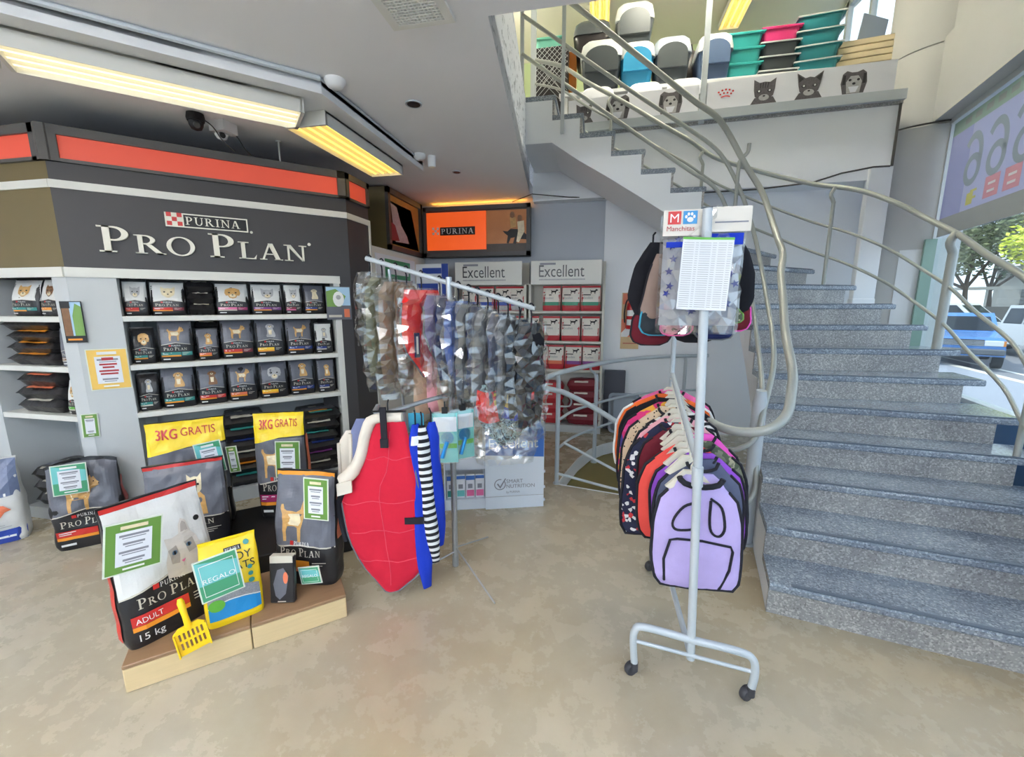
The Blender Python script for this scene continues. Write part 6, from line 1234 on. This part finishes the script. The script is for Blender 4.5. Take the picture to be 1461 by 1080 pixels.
for i, (x, m, h, w) in enumerate(((-1.0, 'beige cloth', .36, .10), (-.93, 'pale pink', .34, .09), (-.88, 'beige cloth', .34, .08), (-.72, 'taupe cloth', .42, .08))):
    t = thing('dog_coat', ['beige dog coat hanging low behind the scarlet vest', 'skin pink dog coat hanging low behind the violet vest', 'second beige dog coat hanging by the rack post', 'taupe dog coat hanging right of the rack post'][i], 'dog clothing', (x, 2.36, 1.30), R(50 + 6 * i), 'plain coats on the second tier'); garment(t, slab_(w), h, .05, m, 50 + i); q = MB(); q.tube([(0, 0, -.01), (0, 0, .03), (0, .015, .045)], .004, 6); q.build('hook', 'trim black', t, True)
# red quilted coat and neighbours on the lower arm
mat('seam red', (214, 70, 88), .8)
rc = thing('dog_coat', 'large red quilted dog coat with grey lining and black buckles on the lower arm', 'dog clothing', (-1.05, 1.88, 1.04), R(14))
hwr = lambda v: (-lerp_tab([(0, .02), (.06, .06), (.2, .10), (.33, .16), (.36, .235), (.45, .235), (.62, .215), (.75, .19), (.88, .13), (.95, .08), (1, .03)], v), lerp_tab([(0, .115), (.05, .125), (.2, .15), (.45, .18), (.62, .20), (.75, .205), (.84, .19), (.92, .14), (1, .04)], v))
o, P = garment(rc, hwr, .95, .05, 'red quilt', 2, 18, 30, 'shell', .026, off=(0, 0, -.02)); edge_trim(rc, P, 'grey cloth', .006)
for v in (.20, .45, .62, .80):
    q = MB(); q.tube([(lambda c_: (c_[0], c_[1] - .001, c_[2]))(P(u / 12, v + .01 * math.sin(u), -1)) for u in range(0, 13)], .0022, 5); q.build('stitch_seam', 'seam red', rc, True)
q = MB(); q.tube([(lambda c_: (c_[0], c_[1] - .001, c_[2]))(P(.52 - .06 * k / 12, .05 + .9 * k / 12, -1)) for k in range(13)], .0022, 5); q.build('stitch_seam', 'seam red', rc, True)
q = MB(); c_ = P(.25, .02, -1); q.box(.0, .03, -.045, -.03, -.14, .06, 'trim black'); q.build('strap', None, rc); q = MB(); q.box(-.004, .034, -.05, -.036, -.145, -.10, 'trim black'); q.build('buckle', None, rc)
c_ = P(.93, .56, -1); q = MB(); q.box(c_[0] - .07, c_[0] + .03, c_[1] - .014, c_[1] - .004, c_[2] - .018, c_[2] + .018, 'trim black'); q.build('buckle', None, rc)
q = MB(); q.tube(smooth_path([(-.20, -.03, -.36), (-.235, .0, -.42), (-.25, .02, -.5), (-.24, .02, -.6), (-.225, .02, -.68)], 4), .018, 6); q.build('strap', 'trim black', rc)
q = MB(); q.tube(smooth_path([(-.22, .0, -.335), (-.16, .0, -.28), (-.115, .0, -.19), (-.085, .0, -.08), (-.04, 0, -.01), (.10, 0, -.0)], 4), [.034] * 5 + [.03] * 11 + [.026] * 5, 10); q.build('fleece_collar', 'fleece cream', rc, True)
q = MB(); q.grid(lambda a, b: (-.235 + .075 * a, -.045, -.40 + .065 * b + .02 * a), 3, 3, 'fleece cream', thick=.012, thick_dir=(0, 1, 0)); q.build('fleece_flap', None, rc)
q = MB(); q.tube([(-.05, -.0, .03), (.12, .0, .03)], .006, 6); q.tube(smooth_path([(.03, 0, .03), (.03, 0, .07), (.03, .02, .085)], 3), .004, 6); q.build('clip_hanger', 'black', rc, True)
for i, (x, y, m, w, h, lab) in enumerate(((-1.20, 2.02, 'denim grey', .12, .60, 'grey blue dog coat with fleece edge behind the red coat'), (-1.30, 2.08, 'fleece cream', .13, .50, 'cream fleece dog coat furthest left behind the red coat'))):
    t = thing('dog_coat', lab, 'dog clothing', (x, y, .99 if i == 0 else .90), R(20), 'coats on the lower arm'); o, P = garment(t, slab_(w), h, .06, m, 60 + i, wr=.02); edge_trim(t, P, 'fleece cream', .014); q = MB(); q.tube([(0, 0, -.01), (.06, -.02, .06)], .004, 6); q.build('hook', 'trim black', t, True)
for i, (x, y, z, m, w, h, rz, lab) in enumerate(((-.893, 1.925, 1.0, 'royal cloth', .048, .93, 40, 'long royal blue dog coat beside the red coat'), (-.835, 1.99, 1.0, 'royal cloth', .05, .72, 55, 'second royal blue dog coat behind the striped sleeve'), (-.862, 1.935, .99, 'bw stripes', .042, .78, 40, 'black and white striped knitted dog sweater'))):
    t = thing('dog_coat', lab, 'dog clothing', (x, y, z), R(rz), 'knit coats on the lower arm'); o, P = garment(t, lambda v: (-w * lerp_tab([(0, .4), (.1, .9), (.8, 1), (1, .5)], v), w * lerp_tab([(0, .4), (.1, .9), (.8, 1), (1, .5)], v)), h, .06, m, 70 + i, sway=.05 if i == 2 else .03); q = MB(); q.tube([(0, 0, -.01), (0, 0, .05), (0, .015, .07)], .004, 6); q.build('hook', 'trim black', t, True)
    if i == 0: q = MB(); q.grid(lambda a, b: (lambda c_: (c_[0], c_[1] - .004, c_[2]))(P(.1 + .8 * a, .06 + .05 * b, -1)), 5, 3, 'print white'); q.build('white_band', None, t)
t = thing('clip_tag', 'pale blue tag clipped above the royal blue coats', 'tag', (-.90, 1.95, 1.0), R(10)); q = MB(); q.grid(lambda a, b: (-.04 + .08 * a, .01 * math.sin(a * 3), -.05 + .1 * b), 4, 4, 'teal cloth', thick=.003, thick_dir=(0, 1, 0)); q.build('tag', None, t)
for i, (x, y, lab) in enumerate(((-.77, 2.02, 'blue packaged brush hanging in front of the rack post'), (-.70, 2.10, 'blue packaged brush hanging behind the first brush pack'))):
    t = thing('accessory_pack', lab, 'pack', (x, y, 1.04), R(18 + 25 * i), 'blue accessory packs'); q = MB(); q.box(-.065, .065, -.004, .004, -.27, 0, 'price aqua'); q.box(-.06, .06, -.006, .006, -.10, -.02, 'paper'); q.build('card', None, t); q = MB(); q.box(-.06, .06, -.008, -.005, -.19, -.165, 'pr green'); q.build('green_stripe', None, t)
    q = MB(); q.lathe([(.005, -.012), (.035, -.008), (.035, .0)], 12, T=Matrix.Translation((.01, -.004, -.135)) @ Matrix.Rotation(R(90), 4, 'X')); q.tube([(.01, -.012, -.15), (-.02, -.012, -.24)], .012, 8); q.build('brush', 'litter blue', t, True); garment(t, lambda v: (-.07, .07), .29, .035, PLAS, 80 + i, 8, 10, 'plastic_sleeve', .008, off=(0, 0, .01)); q = MB(); q.box(-.015, .015, -.012, .012, .0, .03, 'black'); q.tube([(0, 0, .02), (0, .01, .06)], .004, 6, 'black'); q.build('clip', None, t)
# ================================================================ mezzanine goods
mat('banner white', (226, 228, 236), .5); mat('print grey', (92, 88, 92), .6, var=.5, scale=60); mat('print dark', (40, 38, 42), .6)
def mz(x, z, o=0.): return (x, 5.262 - .0634 * x - o, z)     # mezzanine edge plane
def banner(label, x0, x1, z0, z1, figs):
    t = thing('banner_panel', label, 'banner', mz((x0 + x1) / 2, z0)); p = MB(); a, b = mz(x0, z0), mz(x1, z0)
    p.add([(x, y + dy, z) for (x, y, _) in (a, b) for dy in (0, .012) for z in (z0, z1)], [(0, 4, 5, 1), (2, 3, 7, 6), (1, 5, 7, 3), (0, 2, 6, 4), (0, 1, 3, 2), (4, 6, 7, 5)], 'banner white'); p.build('panel', None, t, world=True)
    for kind, xc, s in figs:
        q = MB(); fn = lambda o: (lambda u, v: mz(xc + (u - .5) * s, z0 + .012 + v * s * .95, .002 + o))
        if kind == 'crown':
            fk = lambda o: (lambda u, v: mz(xc + (u - .5) * s, z0 + .10 + v * s * .6, .002 + o))
            for i in range(5): put(q, s_disc(.1 + .2 * i, .62 + .2 * math.sin(math.pi * (i / 4)), .06, .09, 10), fk(0), 'logo red')
            for i in range(4): put(q, s_disc(.2 + .2 * i, .40 + .12 * math.sin(math.pi * (i / 3)), .055, .085, 10), fk(0), 'logo red')
            put(q, s_ring(.5, -.25, .42, .52, .05, .10, 14, R(50), R(130)), fk(0), 'logo red'); q.build('crown_print', None, t, world=True); continue
        if kind in ('cat', 'sphynx'):
            ear = [(.1, .55), (.02, 1.05), (.34, .82), (.5, .86), (.66, .82), (.98, 1.05), (.9, .55), (.84, .3), (.62, .06), (.5, .03), (.38, .06), (.16, .3)] if kind == 'sphynx' else CAT
            put(q, s_poly([(.0, -.01), (1.0, -.01), (.85, .25), (.15, .25)]), fn(0), 'print grey'); put(q, s_poly(ear, 1), fn(.001), 'print grey')
            if kind == 'sphynx':
                for sx in (0, 1): put(q, s_poly([(abs(sx - .12), .66), (abs(sx - .07), .96), (abs(sx - .28), .80)] if sx == 0 else [(.72, .80), (.93, .96), (.88, .66)]), fn(.002), 'print dark')
            else:
                for i in range(4): put(q, s_poly([(.32 + .1 * i, .84), (.36 + .1 * i, .84), (.36 + .09 * i, .62), (.33 + .09 * i, .62)]), fn(.002), 'print dark')
            put(q, s_disc(.5, .24, .2, .13, 12), fn(.002), 'pr silver'); put(q, s_disc(.5, .30, .05, .035, 8), fn(.003), 'print dark')
            for x in (.3, .7): put(q, s_disc(x, .5, .085, .06, 10), fn(.003), 'print dark'); put(q, s_disc(x, .51, .04, .04, 8), fn(.004), 'print white')
        else:
            put(q, s_poly([(.1, 0), (.0, .45), (.05, .85), (.2, .98), (.4, .9), (.6, .9), (.8, .98), (.95, .85), (1.0, .45), (.9, 0)], 1), fn(0), 'print grey')
            put(q, s_poly([(.25, .02), (.2, .5), (.35, .75), (.65, .75), (.8, .5), (.75, .02)], 1), fn(.001), 'pr silver')
            for x in (.34, .66): put(q, s_disc(x, .58, .06, .055, 8), fn(.002), 'print dark')
            put(q, s_disc(.5, .42, .07, .055, 8), fn(.002), 'print dark'); put(q, s_poly([(.3, .3), (.7, .3), (.6, .05), (.4, .05)]), fn(.0015), 'banner white')
            for x0_ in (.05, .82): put(q, s_poly([(x0_, .4), (x0_ + .02, .82), (x0_ + .12, .8), (x0_ + .12, .4)]), fn(.002), 'print dark')
        q.build('animal_print', None, t, world=True)
banner('white banner with red crown, tabby cat, big eared cat and terrier on the mezzanine edge', 1.04, 2.70, 3.62, 3.89, (('crown', 1.22, .17), ('cat', 1.58, .24), ('sphynx', 1.98, .24), ('terrier', 2.36, .22)))
banner('white banner with kitten and two puppies behind the upper stair flight', -.42, .96, 3.62, 3.88, (('cat', -.24, .21), ('terrier', .13, .26), ('terrier', .68, .24)))
tb = thing('display_table', 'long white display table behind the mezzanine banner carrying litter trays', 'table', (1.0, 5.85, 3.56)); p = MB(); p.bbox(-.55, 2.55, 5.50, 6.2, 4.02, 4.06, .004); p.build('table_top', 'white paint', tb, world=True)
for x in (-.5, 2.46):
    for y in (5.54, 6.12): q = MB(); q.box(x, x + .05, y, y + .05, 3.56, 4.02); q.build('leg', 'white paint', tb, world=True)
for nm, c in {'plastic teal': (60, 172, 168), 'plastic deep teal': (44, 134, 142), 'plastic pink': (226, 62, 128), 'plastic charcoal': (70, 76, 80), 'plastic blue': (48, 142, 186), 'plastic slate': (78, 98, 130), 'plastic light': (196, 200, 200), 'plastic black': (48, 44, 46), 'plastic mint': (130, 210, 190), 'orange card': (238, 140, 50)}.items(): mat(nm, c, .35)
def tray(label, loc, m, rim, w=.40, l=.32, h=.155, rz=0, group='stacked litter trays upstairs'):
    t = thing('litter_tray', label, 'litter tray', loc, R(rz), group); q = tray_mesh(w, l, h, .012, .80); q.build('tray', m, t, True)
    q = MB(); q.tube([(sx * (w / 2 + .008), sy * (l / 2 + .008), h) for sx, sy in ((1, 1), (.0, 1.0), (-1, 1), (-1, 0), (-1, -1), (0, -1.0), (1, -1), (1, 0))], .009, 6, closed=True); q.build('rim', rim, t, True)
z0 = 4.062
for i in range(3): tray(['lower', 'middle', 'upper'][i] + ' turquoise tray of the left stack on the mezzanine', (1.47, 5.75, z0 + i * .15), 'plastic teal', 'plastic teal', .38, .34)
for i, (m, l_) in enumerate((('plastic charcoal', 'lowest charcoal'), ('plastic charcoal', 'middle charcoal'), ('plastic charcoal', 'upper charcoal'), ('plastic pink', 'pink'))): tray(l_ + ' tray of the middle stack on the mezzanine', (1.83, 5.75, z0 - .10 + i * .14), m, 'plastic light' if m != 'plastic pink' else m, .38, .34)
for i in range(4): tray(['lowest', 'second', 'third', 'top'][i] + ' deep teal tray of the right stack with white rims', (2.22, 5.75, z0 - .04 + i * .145), 'plastic deep teal', 'plastic light', .42, .36, rz=-6)
def hood(label, loc, body, lid, w=.42, h=.44, d=.42, rz=0, arch=True):
    t = thing('hooded_litter_box', label, 'litter box', loc, R(rz), 'hooded litter boxes upstairs')
    def rr(a, b, z, r=.06): return [(cx + r * math.cos(R(a0 + 30 * k)), cy + r * math.sin(R(a0 + 30 * k)), z) for cx, cy, a0 in ((a - r, b - r, 0), (-a + r, b - r, 90), (-a + r, -b + r, 180), (a - r, -b + r, 270)) for k in range(4)]
    def loft(rings, m, nm):
        N = 16; mb = MB(); mb.add([p_ for r_ in rings for p_ in r_], [tuple(reversed(range(N)))] + [(i * N + k, i * N + (k + 1) % N, (i + 1) * N + (k + 1) % N, (i + 1) * N + k) for i in range(len(rings) - 1) for k in range(N)] + [tuple(range((len(rings) - 1) * N, len(rings) * N))]); mb.build(nm, m, t, True)
    loft([rr(w * .38, d * .38, 0), rr(w * .42, d * .42, .02), rr(w * .49, d * .48, h * .62), rr(w * .49, d * .48, h * .66)], body, 'base')
    loft([rr(w * .52, d * .51, h * .60), rr(w * .52, d * .51, h * .68), rr(w * .47, d * .46, h * .9), rr(w * .40, d * .40, h * .985, .08), rr(w * .32, d * .32, h, .08)], lid, 'hood')
    if arch:
        q = MB(); pts = [(w * .40 * math.cos(R(a)), h * .58 + h * .24 * math.sin(R(a))) for a in range(0, 181, 15)] + [(-w * .40, h * .30), (w * .40, h * .30)]; q.prism(pts, -d * .525, -d * .44, fn=lambda x, z, y: (x, y, z)); q.build('door', body, t)
for a in (('charcoal hooded litter box with pale lid, topmost of the pile', (.29, 5.80, 4.50), 'plastic charcoal', 'plastic light', .42, .50), ('black litter box with brown rim at the left of the pile', (-.19, 5.85, 4.48), 'plastic black', 'plastic charcoal', .42, .42), ('charcoal hooded litter box with pale lid behind the stair rails', (-.07, 5.66, 4.08), 'plastic charcoal', 'plastic light', .46, .50), ('bright blue hooded litter box with pale lid', (.33, 5.68, 4.07), 'plastic blue', 'plastic light', .38, .46), ('dark grey hooded litter box with grey lid', (.71, 5.70, 4.07), 'plastic charcoal', 'tray grey', .40, .48), ('slate blue hooded litter box left of the turquoise trays', (1.16, 5.70, 4.07), 'plastic slate', 'plastic light', .36, .46)): hood(*a, arch=a[2] != 'plastic black')
for i, x in enumerate((-.10, .42, .84)): hood(['left', 'middle', 'right'][i] + ' white hooded box peeking over the banner below the dark ones', (x, 5.45, 3.56), 'plastic light', 'banner white', .38, .46, .30, 0, False)
t = thing('pet_backpack', 'round black pet bag between the grey boxes upstairs', 'bag', (.95, 6.0, 4.08)); q = MB(); q.lathe([(.08, 0), (.14, .05), (.16, .25), (.15, .42), (.09, .5), (.03, .53)], 16); q.build('body', 'plastic black', t, True); q = MB(); q.tube([(.05, -.02, .50), (.03, -.03, .58), (-.04, -.03, .58), (-.06, -.02, .50)], .012, 8); q.build('handle', 'plastic black', t, True)
# crate with mint tray, orange cartons, boards by the window
cr = thing('wire_crate', 'dark wire pet crate upstairs behind the first stair post', 'crate', (-.68, 5.72, 3.56)); q = MB(); q.box(-.90, -.46, 5.60, 6.0, 3.56, 4.62); q.build('body', 'plastic black', cr, world=True)
q = MB()
for i in range(9):
    x = -.90 + i * .055
    for s in (1, -1): 
        xa, xb = (x, x + .44 * s)
        if -.92 < xb < -.44: q.tube([(xa, 5.59, 4.05), (xb, 5.59, 4.6)], .003, 4)
for i in range(12):
    z_ = 3.95 + i * .06
    q.tube([(-.90, 5.588, z_), (-.90 + min(.44, (4.62 - z_)), 5.588, min(4.62, z_ + .44))], .003, 4); q.tube([(-.46, 5.588, z_), (-.46 - min(.44, (4.62 - z_)), 5.588, min(4.62, z_ + .44))], .003, 4)
q.build('wire_mesh', 'plastic light', cr, world=True)['kind'] = 'stuff'
tray('mint green tray on top of the wire crate', (-.70, 5.78, 4.625), 'plastic mint', 'plastic mint', .34, .3, .11)
for i, (x, y, z_, w, h) in enumerate(((-.42, 5.8, 3.9, .10, .75), (1.28, 6.4, 4.4, .16, .45))): q = MB(); q.bbox(x - w / 2, x + w / 2, y, y + .12, z_, z_ + h, .004); q.box(x - w / 2, x + w / 2, y, y + .12, 3.56, z_); tag(q.build('carton', 'orange card'), ['narrow orange carton behind the stair rails upstairs', 'orange carton standing behind the turquoise trays'][i], 'carton')
mat('board cream', (222, 206, 170), .5); gb = 'flat boards stacked by the upstairs window'
for i in range(5): q = MB(); q.bbox(-.27, .27, -.2, .2, 0, .055, .005); o = q.build('flat_box', 'board cream'); o.location = (2.72, 5.82, 4.06 + i * .062); o.rotation_euler = (0, 0, R(-8)); tag(o, ['lowest', 'second', 'third', 'fourth', 'topmost'][i] + ' cream flat box of the stack beside the upstairs window', 'box', gb)
q = MB(); q.box(2.45, 3.0, 5.62, 6.05, 3.56, 4.058); tag(q.build('window_cabinet', 'plastic light'), 'pale cabinet under the cream flat boxes by the upstairs window', 'cabinet')
q = MB(); q.bbox(-.14, .14, -.008, .008, 0, .32, .004); o = q.build('blue_panel', 'tray grey'); o.location = (2.78, 5.8, 4.375); o.rotation_euler = (R(-10), R(14), R(10)); tag(o, 'tilted pale blue panel on top of the cream flat boxes', 'panel')
luminaire('yellow fluorescent light on the upstairs ceiling above the turquoise trays', (1.62, 6.5, 5.35), R(90), 1.1, 'tube upstairs', .26, 3); luminaire('yellow fluorescent light on the upstairs ceiling at the left of the stair rails', (-.12, 6.3, 5.35), R(90), 1.1, 'tube upstairs', .26, 3)
up_fill_lamp = fill_lamp  # out-of-view fill lamps, added to brighten the mezzanine
up_fill_lamp('added upstairs fill light above the stair well near the viewer', (1.0, 4.95, 5.2), 0, 1.5, 'tube upper fill')
up_fill_lamp('added upstairs fill light further left on the mezzanine ceiling', (-1.7, 5.4, 5.1), R(90), 1.5, 'tube upper fill')
# window banner, seen from behind
m = bpy.data.materials.new('banner film'); m.use_nodes = True; n, l = m.node_tree.nodes, m.node_tree.links; n.remove(n['Principled BSDF']); d = n.new('ShaderNodeBsdfDiffuse'); tr = n.new('ShaderNodeBsdfTranslucent'); mx = n.new('ShaderNodeMixShader'); mx.inputs[0].default_value = .5
for s_ in (d, tr): s_.inputs[0].default_value = (*lin((196, 200, 222)), 1)
l.new(d.outputs[0], mx.inputs[1]); l.new(tr.outputs[0], mx.inputs[2]); l.new(mx.outputs[0], n['Material Output'].inputs[0]); MATS['banner film'] = m
mat('film print grey', (146, 160, 174), .6); mat('film pale red', (204, 150, 168), .6); mat('film pale green', (92, 166, 158), .6); mat('film pale yellow', (196, 196, 120), .6); mat('film violet', (156, 164, 212), .6); mat('film mist', (150, 156, 160), .6); mat('film green band', (150, 176, 170), .6)
wb_ = thing('window_banner', 'pale see-through window banner with mirrored digits and coloured icons', 'banner', wp(-1, -.02, 2.25))
q = MB(); wbox(q, -3.6, .50, -.012, -.008, 2.25, 3.28, 'banner film'); q.build('film', None, wb_, world=True)
q = MB(); fw_ = lambda o: (lambda s, z: wp(s, -.013 - o, z)); put(q, s_rect(-3.6, 2.25, .50, 2.42), lambda a, b: fw_(0)(a, b), 'film mist'); put(q, s_rect(.14, 2.42, .50, 3.16), fw_(0), 'film violet'); put(q, s_rect(-3.6, 3.16, .50, 3.28), fw_(0), 'film green band'); q.build('colour_bands', None, wb_, world=True)
for i in range(7):
    q = MB(); s0 = .10 - i * .34
    S = s_join(s_ring(0, -.07, .13, .135, .06, .055, 22), s_ring(-.03, .02, .16, .23, .06, .065, 16, R(-15), R(140)))   # mirrored six
    put(q, s_tf(S, -1, 1, s0 - .05, 2.83), fw_(.001), 'film print grey'); q.build('digit', None, wb_, world=True)
for i, c in enumerate(('film pale yellow', 'film pale red', 'film pale red', 'film pale green', 'film pale green')):
    s0 = .06 - i * .26; q = MB(); put(q, s_rect(s0 - (.20 if i else .10), 2.46, s0, 2.63 if i else 2.56), fw_(.001), c)
    for k in range(2): put(q, s_rect(s0 - .15, 2.50 + .06 * k, s0 - .05, 2.52 + .06 * k), fw_(.002), 'film pale yellow' if i == 0 else 'banner white')
    q.build('icon', None, wb_, world=True)
for i in range(8): q = MB(); put(q, s_rect(.3 - i * .16, 3.20, .2 - i * .16, 3.25), fw_(.001), 'film mist'); q.build('header_mark', None, wb_, world=True)
